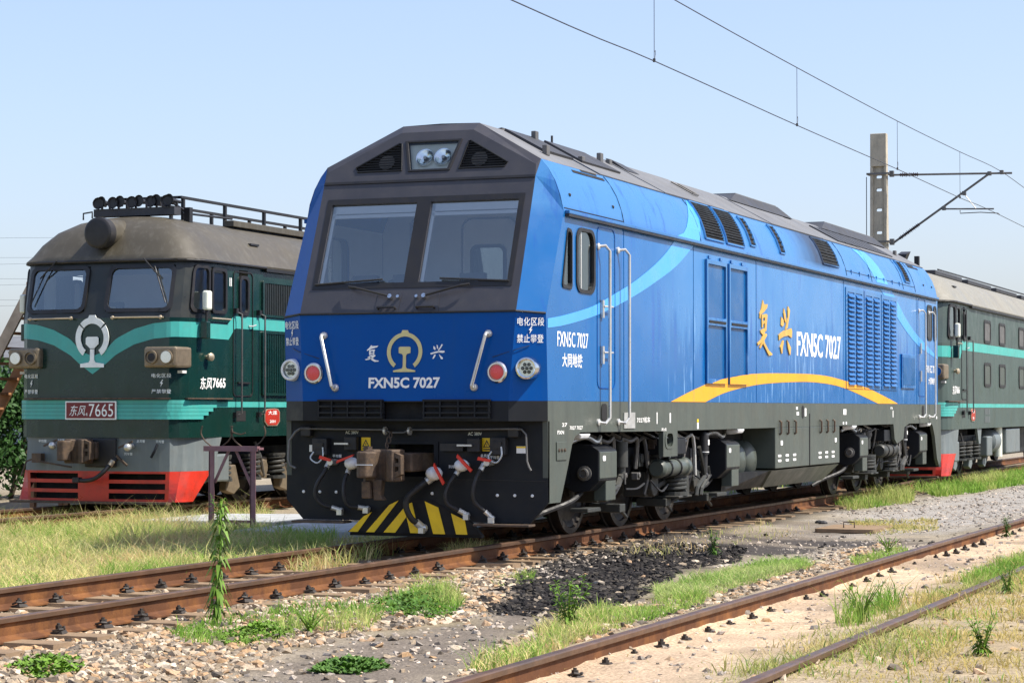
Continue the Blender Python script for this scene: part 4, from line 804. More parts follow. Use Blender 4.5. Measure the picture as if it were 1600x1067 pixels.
# --- three-axle bogies
def coil(parent,x,y,z0,z1):
    m=MB(); spring(m,(x,y),z0,z1,0.15,0.027,4.2); c=m.build('coil_spring','bogie_grey',parent,50)
    MB().cyl((x,y,z0-0.05),(x,y,z0),0.19,n=16).build('spring_seat','bogie_grey',c); MB().cyl((x,y,z1),(x,y,z1+0.04),0.18,n=16).build('spring_cap','bogie_grey',c)
def bogie(yc,front):
    ys=[yc-1.80,yc,yc+1.80]
    for y in ys: axle(LB,y)
    for s in (1,-1):
        m=MB(); prof=[(yc-2.75,0.62),(yc-2.3,0.58),(yc-2.2,0.78),(yc-1.45,0.80),(yc-1.2,0.66),(yc-0.6,0.66),(yc-0.4,0.80),(yc+0.4,0.80),(yc+0.6,0.66),(yc+1.2,0.66),(yc+1.45,0.80),(yc+2.2,0.78),(yc+2.3,0.58),(yc+2.75,0.62),(yc+2.75,0.86),(yc+1.6,1.0),(yc-1.6,1.0),(yc-2.75,0.86)]
        m.prism([(s*0.98,a,b) for a,b in prof],(s*0.16,0,0)); bf=m.build('bogie_frame','frame_dark',LB)
        for i,y in enumerate(ys):
            b=MB(); b.box(min(s*0.93,s*1.22),max(s*0.93,s*1.22),y-0.17,y+0.17,0.38,0.70); b.cyl((s*1.1,y,0.53),(s*1.29,y,0.53),0.15,n=16); b.build('axle_box','bogie_grey',bf,bevel=0.015)
            MB().tube([(s*1.18,y+0.15,0.45),(s*1.22,y+0.55,0.55),(s*1.18,y+0.8,0.68)],0.045,7).build('guide_arm','bogie_grey',bf)
            MB().tube([(s*1.24,y-0.28,0.42),(s*1.28,y-0.25,0.62),(s*1.26,y-0.2,0.95)],0.022,6).build('sand_pipe','galvanised',bf)
            # brake rigging
            m=MB(); m.prism([(s*0.70,y+0.50,0.35),(s*0.70,y+0.60,0.30),(s*0.70,y+0.62,0.75),(s*0.70,y+0.55,0.78)],(s*0.12,0,0)); m.build('brake_block','rust_steel',bf)
            m=MB(); m.box(min(s*0.9,s*1.3),max(s*0.9,s*1.3),y+0.42,y+0.62,0.24,0.34); m.tube([(s*1.25,y+0.5,0.3),(s*1.2,y+0.95,0.16)],0.022,6); m.build('brake_hanger','bogie_grey',bf,bevel=0.01)
        return_=None
        for y in ((yc+0.72,) if front else (yc-1.35,yc+0.42)):
            coil(bf,s*1.30,y,0.42,0.64)
            MB().box(min(s*1.1,s*1.46),max(s*1.1,s*1.46),y-0.26,y+0.30,0.345,0.372).build('spring_plank','bogie_grey',bf,bevel=0.01)
            MB().prism([(s*1.36,y+0.20,0.37),(s*1.36,y+0.34,0.37),(s*1.36,y+0.30,0.66),(s*1.36,y+0.22,0.66)],(s*0.05,0,0)).build('spring_guide','bogie_grey',bf)
        # brake cylinder lying along the frame
        y0=yc-0.35 if front else yc-0.8
        m=MB(); m.lathe((s*1.42,y0,0.735),(0,1,0),[(0,0.09),(0.04,0.12),(0.10,0.12),(0.12,0.105),(1.0,0.105),(1.02,0.125),(1.12,0.125),(1.22,0.08)],18); bc=m.build('brake_cylinder','frame_grey' if front else 'bogie_grey',bf,40)
        for k in (0.32,0.70): MB().tube([(s*1.42+0.115*math.cos(a),y0+k,0.735+0.115*math.sin(a)) for a in [2*math.pi*i/14 for i in range(14)]],0.012,5,closed=True).build('cylinder_band','black_rubber',bc)
        MB().box(min(s*1.2,s*1.48),max(s*1.2,s*1.48),y0+0.15,y0+1.05,0.90,1.10).build('valve_box','frame_dark',bf,bevel=0.01)
        # vertical damper with its links
        yd=yc+1.52 if front else yc+1.05
        m=MB(); m.cyl((s*1.47,yd,0.88),(s*1.47,yd,1.12),0.062,n=14); m.cyl((s*1.47,yd,0.62),(s*1.47,yd,0.88),0.045,n=12); m.sphere((s*1.47,yd,0.60),0.06,10,6); m.sphere((s*1.47,yd,1.13),0.05,10,6); dm=m.build('damper','black_rubber',bf,40)
        MB().cyl((s*1.47,yd,0.905),(s*1.47,yd,0.915),0.066,n=14).build('damper_band','white_paint',dm); MB().box(min(s*1.53,s*1.535),max(s*1.53,s*1.535),yd-0.03,yd+0.03,1.0,1.07).build('damper_label','white_paint',dm)
        m=MB(); m.tube([(s*1.5,yd-0.32,0.98),(s*1.5,yd-0.12,0.72),(s*1.5,yd-0.06,0.60)],0.028,6); m.tube([(s*1.5,yd+0.07,0.72),(s*1.5,yd+0.10,0.60),(s*1.5,yd-0.22,0.44),(s*1.5,yd-0.25,0.36)],0.028,6); m.tube([(s*1.5,yd-0.06,0.60),(s*1.5,yd-0.42,0.46),(s*1.5,yd-0.45,0.36)],0.028,6); m.build('brake_link','bogie_grey',bf)
        # sand boxes at the ends: five-sided front coloured dark for shade, with a filler, outer side paler for the sun
        for (ya,yb,fil) in (((2.05,2.66,1),(7.20,7.85,0)) if front else ((15.2,15.8,1),(20.2,20.9,0))):
            m=MB(); q=[(1.02,1.08),(1.02,0.62),(1.20,0.52),(1.38,0.54),(1.50,0.66),(1.50,1.00),(1.40,1.06)]
            m.prism([(s*a,ya,b) for a,b in q],(0,yb-ya,0)); sb=m.build('sand_box','frame_dark',LB,bevel=0.012)
            MB().box(min(s*1.47,s*1.508),max(s*1.47,s*1.508),ya+0.01,yb-0.01,0.68,0.985).build('lit_box_side','frame_grey',sb,bevel=0.008)
            if fil: MB().lathe((s*1.33,ya,0.74),(0,-1,0),[(0,0.085),(0.03,0.085),(0.035,0.06),(0.07,0.06),(0.075,0.045),(0.05,0.04)],18).build('filler_cap','galvanised',sb,40)
            MB().prism([(s*1.510,a,b) for a,b in rr(ya+0.10,ya+0.20,0.88,0.94,0.02,2)],(s*0.002,0,0)).build('box_marking','white_paint',sb)
            m=MB(); m.tube(smooth_path([(s*1.2,ya-0.1,1.10),(s*1.3,ya+0.1,1.15),(s*1.34,ya+0.35,1.09),(s*1.3,ya+0.6,1.15)],4),0.028,7); m.build('sand_hose','aluminium',sb)
            m=MB(); m.box(min(s*1.34,s*1.49),max(s*1.34,s*1.49),yb-0.34,yb,0.42,0.66); m.build('sand_trap','frame_grey',sb,bevel=0.01); m=MB(); m.box(min(s*1.20,s*1.42),max(s*1.20,s*1.42),ya-0.15,ya+0.30,0.30,0.35); m.build('trap_bracket','bogie_grey',sb,bevel=0.01)
            MB().tube(smooth_path([(s*1.25,ya+0.1,0.52),(s*1.22,ya-0.2,0.42),(s*1.0,ya-0.55,0.30),(s*0.86,ya-0.75,0.20)],4),0.03,7).build('sand_pipe','black_rubber',sb)
        # filters and pipes above the frame
        m=MB(); yf=yc-1.35; m.cyl((s*1.3,yf,0.78),(s*1.3,yf,1.08),0.085,n=14); m.cyl((s*1.3,yf,0.70),(s*1.3,yf,0.78),0.05,n=12); m.build('air_filter','bogie_grey',LB,40)
        for k in range(11):
            q=[(s*(1.05+0.1*random.random()),yc-2.3+k*0.4+random.uniform(-.1,.1),1.18),(s*(1.2+0.15*random.random()),yc-2.15+k*0.4,1.08),(s*(1.25+0.1*random.random()),yc-1.95+k*0.4,1.10),(s*random.uniform(1.15,1.35),yc-1.9+k*0.4,random.uniform(0.55,0.9))]
            MB().tube(smooth_path(q,4),random.choice((0.012,0.018,0.026)),6).build('air_pipe',random.choice(('galvanised','black_rubber','aluminium')),LB)
        for k in range(16):
            yy_=yc-2.2+k*0.29+random.uniform(-.08,.08); xx_=s*random.uniform(1.16,1.34); zz_=random.uniform(0.58,1.08); a_=random.uniform(0.03,0.08)
            m=MB(); m.cyl((xx_-s*0.05,yy_,zz_),(xx_+s*0.06,yy_,zz_),a_*0.8,n=10); m.box(xx_-0.04,xx_+0.04,yy_-a_,yy_+a_,zz_-a_*1.3,zz_+a_*0.6); m.build('valve',random.choice(('bogie_grey','galvanised','frame_dark','rust_steel')),LB,bevel=0.008)
        for k in range(5):
            ya=yc-2.3+k*0.95; MB().tube(smooth_path([(s*1.36,ya,random.uniform(.5,.62)),(s*1.40,ya+0.3,random.uniform(.4,.55)),(s*1.36,ya+0.7,random.uniform(.5,.62))],4),0.013,5).build('brake_cable','black_rubber',LB)
        MB().tube([(s*1.38,yc+0.1,1.04),(s*1.38,yc+0.9,1.06)],0.045,8).build('pipe_sleeve','aluminium',LB,40)
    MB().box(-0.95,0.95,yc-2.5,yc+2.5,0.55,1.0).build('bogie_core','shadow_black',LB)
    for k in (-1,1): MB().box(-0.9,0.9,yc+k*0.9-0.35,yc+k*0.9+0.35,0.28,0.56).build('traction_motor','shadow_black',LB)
bogie(4.75,True); bogie(17.87,False)
# ------------------------------------------------------------------ dark green diesel locomotives (local frame: nose at y=0, rail tops z=0)
BASE=[(0,0),(0.18,0.0),(0.6,0.02),(1.0,0.06),(1.24,0.12),(1.36,0.22),(1.44,0.36),(1.485,0.55),(1.5,0.84),(1.5,0.92),(1.5,1.36),(1.5,1.60),(1.5,1.79),(1.5,2.08),(1.5,2.24),(1.5,4.0),(1.5,8.0),(1.5,14.0),(1.5,20.4)]
def dpt(x,y,z):
    f=max(0.0,1-y/0.84); return (x,y+f*max(0.0,z-2.80)*0.27,z)
SL_=[0.0]
for i in range(1,len(BASE)): SL_.append(SL_[-1]+math.dist(BASE[i],BASE[i-1]))
def S_at(s):
    """point on the plan outline at run s from the nose centre (negative = left side)"""
    a=abs(s); i=0
    while i<len(SL_)-2 and SL_[i+1]<a: i+=1
    f=(a-SL_[i])/(SL_[i+1]-SL_[i]); p,q=BASE[i],BASE[i+1]; t=(q[0]-p[0],q[1]-p[1]); l=math.hypot(*t)
    n=(t[1]/l,-t[0]/l)
    # blend the normal over the corner
    if i+2<len(BASE) and f>0.5:
        u=(BASE[i+2][0]-q[0],BASE[i+2][1]-q[1]); k=math.hypot(*u); m_=(u[1]/k,-u[0]/k); w=(f-0.5); n=(n[0]*(1-w)+m_[0]*w,n[1]*(1-w)+m_[1]*w)
    sg=1 if s>=0 else -1
    return sg*(p[0]+t[0]*f),p[1]+t[1]*f,sg*n[0],n[1]
def SP(s,z,k=0.0):
    x,y,nx,ny=S_at(s); p=dpt(abs(x),y,z); return ((1 if x>=0 else -1)*p[0]+nx*k,p[1]+ny*k,z)
def s_of_y(y):                                   # run along the outline to the side point at distance y behind the nose
    for i in range(len(BASE)-1):
        if BASE[i+1][1]>=y and BASE[i+1][0]>1.3: return SL_[i]+(SL_[i+1]-SL_[i])*(y-BASE[i][1])/max(1e-6,BASE[i+1][1]-BASE[i][1])
def s_of_x(x):
    for i in range(len(BASE)-1):
        if BASE[i+1][0]>=x: return SL_[i]+(SL_[i+1]-SL_[i])*(x-BASE[i][0])/(BASE[i+1][0]-BASE[i][0])
def surf_band(m,s0,s1,lo,hi,k,n=12):
    v=[]
    for i in range(n+1):
        s=s0+(s1-s0)*i/n; a=lo(s) if callable(lo) else lo; b=hi(s) if callable(hi) else hi; v+= [SP(s,a,k),SP(s,b,k)]
    return m.add(v,[(2*i,2*i+2,2*i+3,2*i+1) for i in range(n)])
def surf_block(m,s0,s1,z0,z1,k,n=10):
    a=[];b=[]
    for i in range(n+1):
        s=s0+(s1-s0)*i/n; a+=[SP(s,z0,0.0),SP(s,z0,k),SP(s,z1,k),SP(s,z1,0.0)]
    f=[]
    for i in range(n):
        for j in range(3): f.append((4*i+j,4*i+4+j,4*i+5+j,4*i+1+j))
    f+=[(0,1,2,3),(4*n+3,4*n+2,4*n+1,4*n)]; return m.add(a,f)
def surf_frame(parent,s0,s1,z0,z1,r,w=0.05,name='window_frame',fm='seal_black',pm='wind_glass',k=0.03):
    o=rr(s0-0.015,s1+0.015,z0-0.015,z1+0.015,r+0.02,5); i_=rr(s0+w*0.7,s1-w*0.7,z0+w*0.7,z1-w*0.7,r,5); n=len(o); m=MB()
    v=[SP(a,b,-0.01) for a,b in o]+[SP(a,b,k) for a,b in o]+[SP(a,b,k) for a,b in i_]+[SP(a,b,-0.01) for a,b in i_]
    f=[]
    for j in range(3): f+=[(j*n+q,j*n+(q+1)%n,(j+1)*n+(q+1)%n,(j+1)*n+q) for q in range(n)]
    m.add(v,f); F=m.build(name,fm,parent,40)
    g=MB(); c=SP((s0+s1)/2,(z0+z1)/2,0.004); g.add([c]+[SP(a,b,0.004) for a,b in i_],[(0,1+q,1+(q+1)%n) for q in range(n)]); g.build('pane',pm,F,30); return F
OPEN=[(0.18,1.24,'f'),(0.36,0.84,'c'),(0.92,1.36,'c'),(1.79,2.08,'c')]
def green_engine(loc,digits,side,label):
    G=empty('diesel_locomotive',loc); tag(G,label,'locomotive','diesel locomotives')
    zs=[1.04,1.30,1.62,2.2,2.83,2.93,3.62,3.70]
    op=set()
    for a,b,k in OPEN:
        for i in range(len(BASE)-1):
            c=(BASE[i][0]+BASE[i+1][0])/2 if k=='f' else (BASE[i][1]+BASE[i+1][1])/2
            if a<c<b and ((k=='f')==(BASE[i+1][0]<1.25)): op.add(i)
    low=MB(); band=MB()
    for sg in (1,-1):
        for j in range(len(zs)-1):
            for i in range(len(BASE)-1):
                if j==5 and i in op: continue
                q=[dpt(*BASE[i],zs[j]),dpt(*BASE[i+1],zs[j]),dpt(*BASE[i+1],zs[j+1]),dpt(*BASE[i],zs[j+1])]
                q=[(sg*p[0],p[1],p[2]) for p in q]; (band if (j>=4 and i<9) else low).add(q,[(0,1,2,3)])
    low.quad((-1.5,20.4,1.04),(1.5,20.4,1.04),(1.5,20.4,3.7),(-1.5,20.4,3.7))
    low.build('body','green_paint' if side=='louvers' else 'green_grey_paint',G,30); band.build('window_band','olive_black' if side=='louvers' else 'green_grey_paint',G,30)
    sy=s_of_y; sx=s_of_x
    for sg in (1,-1):
        A=lambda a,b:(a,b) if sg>0 else (-b,-a)
        surf_frame(G,*A(sx(0.18),sx(1.24)),2.93,3.62,0.09,0.06,'windscreen','seal_black','wind_glass')
        surf_frame(G,*A(sy(0.36),sy(0.84)),2.93,3.62,0.09,0.05,'corner_window','seal_black','wind_glass')
        surf_frame(G,*A(sy(0.92),sy(1.36)),2.93,3.60,0.06,0.05,'cab_window','seal_black','dark_glass')
        surf_frame(G,*A(sy(1.79),sy(2.08)),2.93,3.52,0.08,0.05,'door_window','seal_black','dark_glass')
    # cab inside
    MB().box(-1.42,1.42,0.2,2.4,2.0,2.04).build('cab_floor','floor_grey',G); MB().box(-1.42,1.42,2.4,2.44,2.04,3.68).build('cab_bulkhead','interior_grey',G)
    MB().hexa([(-1.2,0.15,2.05),(1.2,0.15,2.05),(1.2,0.7,2.05),(-1.2,0.7,2.05),(-1.2,0.15,2.90),(1.2,0.15,2.90),(1.2,0.65,2.86),(-1.2,0.65,2.86)]).build('control_desk','desk_grey',G)
    MB().box(-0.05,0.12,0.30,0.45,2.90,3.02).build('document_box','pale_gold',G,bevel=0.01); 
    m=MB(); m.box(-0.85,-0.45,1.2,1.6,2.4,2.5); m.box(-0.85,-0.45,1.55,1.65,2.5,3.15); m.build('driver_seat','interior_dark',G,bevel=0.02)
    MB().box(-1.3,1.3,0.42,0.44,3.50,3.62).build('sun_visor','interior_dark',G)
    # roof: inset rings of the plan outline
    rings=[]
    for d_,z in ((-0.035,3.675),(-0.045,3.72),(0.03,3.80),(0.15,3.98),(0.35,4.18),(0.62,4.33),(0.95,4.42),(1.25,4.455),(1.49,4.46)):
        r_=[]
        for x,y in BASE[1:]:
            f=max(0.0,1-y/0.84); yy_=y+f*0.22+ (d_*0.80*(1 if y<1 else max(0,1-(y-0.84)/3))); rear=-max(0,d_)*0.5 if y>20 else 0
            r_.append((x*(1.5-d_)/1.5,yy_+rear,z))
        rings.append(r_+[(-p[0],p[1],p[2]) for p in reversed(r_)])
    m=MB(); m.loft(rings,closed=True,caps=False); m.build('roof','df_roof' if side=='louvers' else 'df_roof_pale',G,50)
    m=MB(); pts=[SP(s,3.695,0.05) for s in [-sy(2.6)+2*sy(2.6)*i/60 for i in range(61)]]; m.tube(pts,0.022,6); m.build('drip_rail','seal_black',G)
    MB().box(1.5,1.56,2.6,20.3,3.64,3.69).build('drip_rail','seal_black',G)
    # headlight drum
    m=MB(); m.lathe((0,1.0,4.12),(0,-1,0),[(0,0.24),(0.55,0.235),(0.80,0.215),(0.84,0.225),(0.88,0.225),(0.90,0.20)],28); hd_=m.build('headlight','df_roof',G,40)
    MB().lathe((0,0.25,4.12),(0,-1,0),[(-0.02,0.236),(0.13,0.236),(0.15,0.21),(0.155,0.19),(0.15,0.0)],28).build('headlight_rim','seal_black',hd_,40)
    # lamp boxes on the corners
    for sg in (1,-1):
        m=MB(); m.box(min(sg*0.91,sg*1.46),max(sg*0.91,sg*1.46),-0.06,0.42,2.08,2.39); lb=m.build('lamp_box','bronze',G,bevel=0.035)
        MB().panel([(sg*a,-0.066,b) for a,b in rr(0.945,1.425,2.115,2.355,0.03,3)],[],(0,0.006,0)).build('lamp_face','bronze',lb)
        for x,mm in ((1.05,'seal_black'),(1.31,'reflector')):
            MB().lathe((sg*x,-0.067,2.235),(0,-1,0),[(0,0.105),(0.030,0.103),(0.034,0.09),(0.006,0.088)],20).build('lamp_ring','bronze',lb,40)
            MB().lathe((sg*x,-0.069,2.235),(0,-1,0),[(0,0.088),(0.006,0.05),(0.010,0.0)] if mm!='reflector' else [(0.030,0.088),(0.016,0.07),(0.006,0.045),(0.002,0.0)],20).build('lamp_lens',mm,lb,40)
            if mm=='reflector': MB().sphere((sg*x,-0.078,2.235),0.016,8,6).build('bulb','seal_black',lb)
    # teal swallow band, emblem
    ztop=lambda s:np.interp(abs(s),[0,.2,.4,.7,1.0,1.3,sy(1.42),sy(1.62),40],[2.26,2.33,2.52,2.66,2.74,2.77,2.76,2.90,2.90])
    zbot=lambda s:np.interp(abs(s),[0,.2,.4,.7,1.0,1.3,sy(1.46),sy(1.66),40],[1.99,2.12,2.28,2.43,2.51,2.54,2.53,2.71,2.71])
    m=MB(); surf_band(m,-sy(2.6),sy(2.6),zbot,ztop,0.004,120); surf_band(m,sy(2.6),sy(20.3),2.71,2.90,0.004,2); m.build('teal_band','teal_paint',G)
    m=MB(); cz=2.53; ri,ro=0.205,0.295
    for a0,a1 in ((-56,38),(44,136),(142,236)):
        An=[R(a0+(a1-a0)*i/14) for i in range(15)]; oc=[(ro*math.cos(a)*0.98,cz+ro*math.sin(a)*1.06) for a in An]; ic=[(ri*math.cos(a)*0.98,cz+ri*math.sin(a)*1.06) for a in reversed(An)]
        m.prism([(a,-0.012,b) for a,b in oc+ic],(0,-0.012,0))
    m.prism([(a,-0.012,b) for a,b in [(-0.07,2.835),(0.07,2.835),(0.05,2.875),(-0.05,2.875)]],(0,-0.0125,0)); E=m.build('railway_emblem','df_white',G)
    m=MB(); m.prism([(a,-0.012,b) for a,b in [(-0.205,2.09),(0.205,2.09),(0.205,2.145),(0.06,2.165),(0.035,2.20),(0.035,2.365),(-0.035,2.365),(-0.035,2.20),(-0.06,2.165),(-0.205,2.145)]],(0,-0.012,0)); m.prism([(a,-0.012,b) for a,b in [(-0.035,2.375),(0.035,2.375),(0.11,2.44),(0.11,2.53),(0.085,2.55),(-0.085,2.55),(-0.11,2.53),(-0.11,2.44)]],(0,-0.012,0)); m.build('rail_motif','df_white',E)
    # ribbed teal belt, number plate, ledge
    for j in range(5):
        se=sy(0.94)-max(0,(2-j))*0.14 if j<3 else sy(1.05); m=MB(); surf_block(m,-se,se,1.315+j*0.058,1.315+j*0.058+0.053,0.03,70); m.build('belt_rib','teal_paint',G)
    m=MB(); surf_band(m,sy(0.9),sy(20.3),1.495,1.58,0.005,8); m.build('teal_line','teal_paint',G)
    np_=MB().box(-0.44,0.44,-0.055,-0.03,1.31,1.585).build('number_plate','df_white',G); MB().box(-0.42,0.42,-0.06,-0.054,1.33,1.565).build('plate_field','plate_red',np_)
    text('东风','plate_lettering',np_,'df_white',(-0.235,-0.0605,1.445),(1,0,0),(0,0,1),0.16,0.27,bold=0.0,shear=0.25,depth=0.002); text('4','plate_lettering',np_,'df_white',(-0.065,-0.0605,1.39),(1,0,0),(0,0,1),0.05,depth=0.002); text(digits,'plate_lettering',np_,'df_white',(0.185,-0.0605,1.45),(1,0,0),(0,0,1),0.19,0.42,depth=0.002)
    for a,b in ((-sx(1.2),sx(1.25)),(sy(0.30),sy(1.45))):
        m=MB(); surf_block(m,a,b,1.615,1.635,0.09,24); m.build('step_ledge','rust_steel',G)
    # lettering on the front corners and side
    for sg,xc in ((-1,-1.13),(1,1.13)):
        for t_,z,w in (('电化区段',1.965,0.30),('严禁攀登',1.73,0.30)):
            s=sx(xc if xc>0 else -xc); p=SP(sg*s,z,0.012); n_=S_at(sg*s); text(t_,'warning_lettering',G,'df_white',p,(-n_[3],n_[2],0) if True else 0,(0,0,1),0.065,w,bold=0.008)
        s=sx(1.13); p=SP(sg*s,1.85,0.010); n_=S_at(sg*s); bolt_sign(MB(),p,(-n_[3],n_[2],0),(0,0,1),0.11).build('lightning_mark','df_white',G)
    text('东风','side_number',G,'white_paint',(1.5,0.76,1.855),(0,1,0),(0,0,1),0.19,0.36,bold=0.015,shear=0.15); text(digits,'side_number',G,'white_paint',(1.5,1.17,1.865),(0,1,0),(0,0,1),0.15,0.40,bold=0.03)
    # rods below the windscreens, wipers
    for sg in (1,-1):
        m=MB(); m.tube([SP(sg*sx(0.33),2.83,0.06),SP(sg*sx(0.8),2.83,0.06),SP(sg*sx(1.16),2.83,0.06)],0.014,6); r_=m.build('window_rod','brass_rod',G)
        for x in (0.36,1.12): MB().sphere(SP(sg*sx(x),2.83,0.055),0.03,8,6).build('rod_knob','brass_rod',r_)
        a=SP(sg*sx(0.75),3.72,0.09); b=SP(sg*sx(1.02),3.45,0.07); m=MB(); m.tube([a,b],0.012,5); w_=m.build('wiper','black_rubber',G); MB().tube([SP(sg*sx(0.93),3.60,0.05),SP(sg*sx(1.16),3.05,0.05)],0.011,5).build('wiper_blade','black_rubber',w_)
        m=MB(); m.box(min(sg*1.56,sg*1.66),max(sg*1.56,sg*1.66),0.52,0.68,2.95,3.24); mr=m.build('mirror','lamp_body',G,bevel=0.03); MB().cyl((sg*1.6,0.6,2.76),(sg*1.6,0.6,2.96),0.02,n=8).build('mirror_stem','seal_black',mr); MB().box(min(sg*1.52,sg*1.64),max(sg*1.52,sg*1.64),0.54,0.66,2.52,2.78).build('mirror_base','green_paint',mr,bevel=0.015)
        m=MB(); m.tube([SP(sg*sy(0.86),2.84,0.05),SP(sg*sy(1.45),2.84,0.05)],0.013,6); m.build('window_rod','brass_rod',G)
        m=MB(); m.lathe(SP(sg*sy(0.80),2.25,0.0),(sg,-0.3,0),[(0,0.03),(0.05,0.03),(0.06,0.06),(0.10,0.06),(0.12,0.03)],12); m.build('cab_whistle','brass_rod',G,40)
        x=sg*1.5
        for y in (1.71,2.47):
            g_=MB().tube([(x,y-0.06,2.98),(x+sg*0.10,y,2.93),(x+sg*0.10,y,1.40),(x,y-0.06,1.36)],0.015,7).build('grab_rail','galvanised',G,40)
            for z in (2.98,1.38): MB().box(min(x,x+sg*0.06),max(x,x+sg*0.06),y-0.10,y-0.02,z-0.04,z+0.04).build('rail_bracket','seal_black',g_)
        m=MB(); m.panel([(x+sg*0.004,a,b) for a,b in rr(1.60,2.24,1.66,3.60,0.08)],[[(x+sg*0.004,a,b) for a,b in rr(1.618,2.222,1.678,3.582,0.07)]],(sg*0.008,0,0)); m.build('door_joint','seal_black',G)
        MB().box(min(x,x+sg*0.03),max(x,x+sg*0.03),1.74,2.12,1.86,1.885).build('door_step','seal_black',G); MB().tube([(x+sg*0.01,2.1,2.76),(x+sg*0.05,2.16,2.76),(x+sg*0.05,2.26,2.78)],0.012,6).build('door_handle','steel_bright',G)
        MB().box(min(x,x+sg*0.004),max(x,x+sg*0.004),1.72,2.02,1.28,1.44).build('step_hole','shadow_black',G)
    # makers' plate
    pl=[(2.62,1.42),(2.70,1.47),(2.95,1.48),(3.08,1.47),(3.14,1.42),(3.14,1.27),(3.04,1.20),(2.72,1.20),(2.62,1.27)]
    q=MB().prism([(1.507,a,b) for a,b in pl],(0.012,0,0)).build('builders_plate','brass_rod',G); MB().prism([(1.520,2.88+(a-2.88)*0.92,1.335+(b-1.335)*0.9) for a,b in pl],(0.003,0,0)).build('plate_field','df_red',q)
    text('大连','plate_lettering',q,'df_white',(1.5245,2.88,1.41),(0,1,0),(0,0,1),0.065,0.30,bold=0.01,depth=0.001); text('2001','plate_lettering',q,'df_white',(1.5245,2.88,1.27),(0,1,0),(0,0,1),0.045,0.2,bold=0.01,depth=0.001)
    # side: either ribbed grilles or windows
    if side=='louvers':
        for y0,y1,z0,z1 in ((2.58,4.6,2.96,3.46),(2.58,4.6,1.72,2.66)):
            g_=MB().panel([(1.503,a,b) for a,b in rr(y0-0.05,y1+0.05,z0-0.04,z1+0.04,0.05)],[[(1.503,a,b) for a,b in rr(y0,y1,z0,z1,0.03)]],(0.03,0,0)).build('side_grille','green_paint',G)
            m=MB()
            for k in range(int((y1-y0)/0.062)): y=y0+0.03+k*0.062; m.box(1.502,1.522,y-0.018,y+0.018,z0,z1)
            m.build('grille_ribs','olive_black' if z0>2.9 else 'green_paint',g_)['kind']='stuff'
        text('II','cab_mark',G,'white_paint',(1.5,1.52,3.42),(0,1,0),(0,0,1),0.13,bold=0.01)
    else:
        for y0 in (4.35,6.35,9.2,12.2,15.2):
            for z0,z1,mm in ((2.93,3.45,'galvanised'),(1.96,2.50,'frame_grey')):
                m=MB(); m.panel([(1.52,a,b) for a,b in rr(y0,y0+0.85,z0,z1,0.10)],[[(1.52,a,b) for a,b in rr(y0+0.07,y0+0.78,z0+0.06,z1-0.06,0.07)]],(-0.03,0,0)); f_=m.build('side_window','seal_black',G)
                MB().prism([(1.508,a,b) for a,b in rr(y0+0.07,y0+0.78,z0+0.06,z1-0.06,0.07)],(-0.004,0,0)).build('pane',mm,f_)
        m=MB(); 
        for k in range(14): m.box(1.504,1.506,4.4+0.1*(k%7),4.46+0.1*(k%7),1.16+0.18*(k//7),1.30+0.18*(k//7))
        m.build('inspection_lettering','df_skirt_grey',G)
    # grey and red skirts with slots, open behind
    def skirt(rows,yend,skip,mname,name,wf):
        cols=[0,0.13,0.27,0.6,0.9,1.09,1.19,sx(1.24),sx(1.36),sy(0.36),sy(0.55),sy(0.84)]; m=MB()
        for sg in (1,-1):
            for j in range(len(rows)-1):
                for i in range(len(cols)-1):
                    if skip(j,cols[i],cols[i+1]): continue
                    q=[]
                    for z,s in ((rows[j],cols[i]),(rows[j],cols[i+1]),(rows[j+1],cols[i+1]),(rows[j+1],cols[i])):
                        p=S_at(s); x_,y_=p[0],p[1]; y_=y_*yend(z)/0.84 if y_>0.15 else y_; q.append((sg*x_*wf(z),y_+0.03,z))
                    m.add(q,[(0,1,2,3)])
        return m.build(name,mname,G,30)
    skirt([0.54,0.8,1.045],lambda z:0.98+(z-0.54)*0.5,lambda *a:False,'df_skirt_grey','front_skirt',lambda z:1.0)
    rz=[0.09,0.125,0.215,0.27,0.36,0.415,0.505,0.54]
    skirt(rz,lambda z:0.40+(z-0.09)*1.15,lambda j,a,b:j in (1,3,5) and a>=0.26 and b<=1.2,'df_red','snow_plough',lambda z:0.985+0.015*(z-0.09)/0.45)
    MB().box(-1.2,1.2,0.34,0.36,0.1,1.0).build('plough_backing','shadow_black',G)
    MB().box(-1.42,1.3,-0.06,0.10,0.055,0.09).build('plough_edge','rust_steel',G)
    # coupler and hoses
    m=MB(); m.box(-0.13,0.13,-0.1,0.4,0.72,0.98); c_=m.build('coupler_shank','rust_steel',G,bevel=0.02)
    MB().prism([(a-0.10,b-0.03,0.66) for a,b in body],(0,0,0.36)).build('coupler_head','rust_steel',c_,bevel=0.02); MB().prism([(a-0.10,b-0.03,0.70) for a,b in kn],(0,0,0.30)).build('knuckle','rust_steel',c_,bevel=0.02)
    MB().panel([(0.03,-0.32,0.68),(0.15,-0.32,0.72),(0.15,-0.32,0.98),(0.03,-0.32,1.02)],[[(0.06,-0.32,0.76),(0.12,-0.32,0.78),(0.12,-0.32,0.84),(0.06,-0.32,0.84)],[(0.06,-0.32,0.88),(0.12,-0.32,0.88),(0.12,-0.32,0.95),(0.06,-0.32,0.95)]],(0,0.12,0)).build('guard_arm','rust_steel',c_)
    MB().box(-0.12,0.42,-0.03,0.02,0.60,1.03).build('buffer_plate','seal_black',G,bevel=0.02)
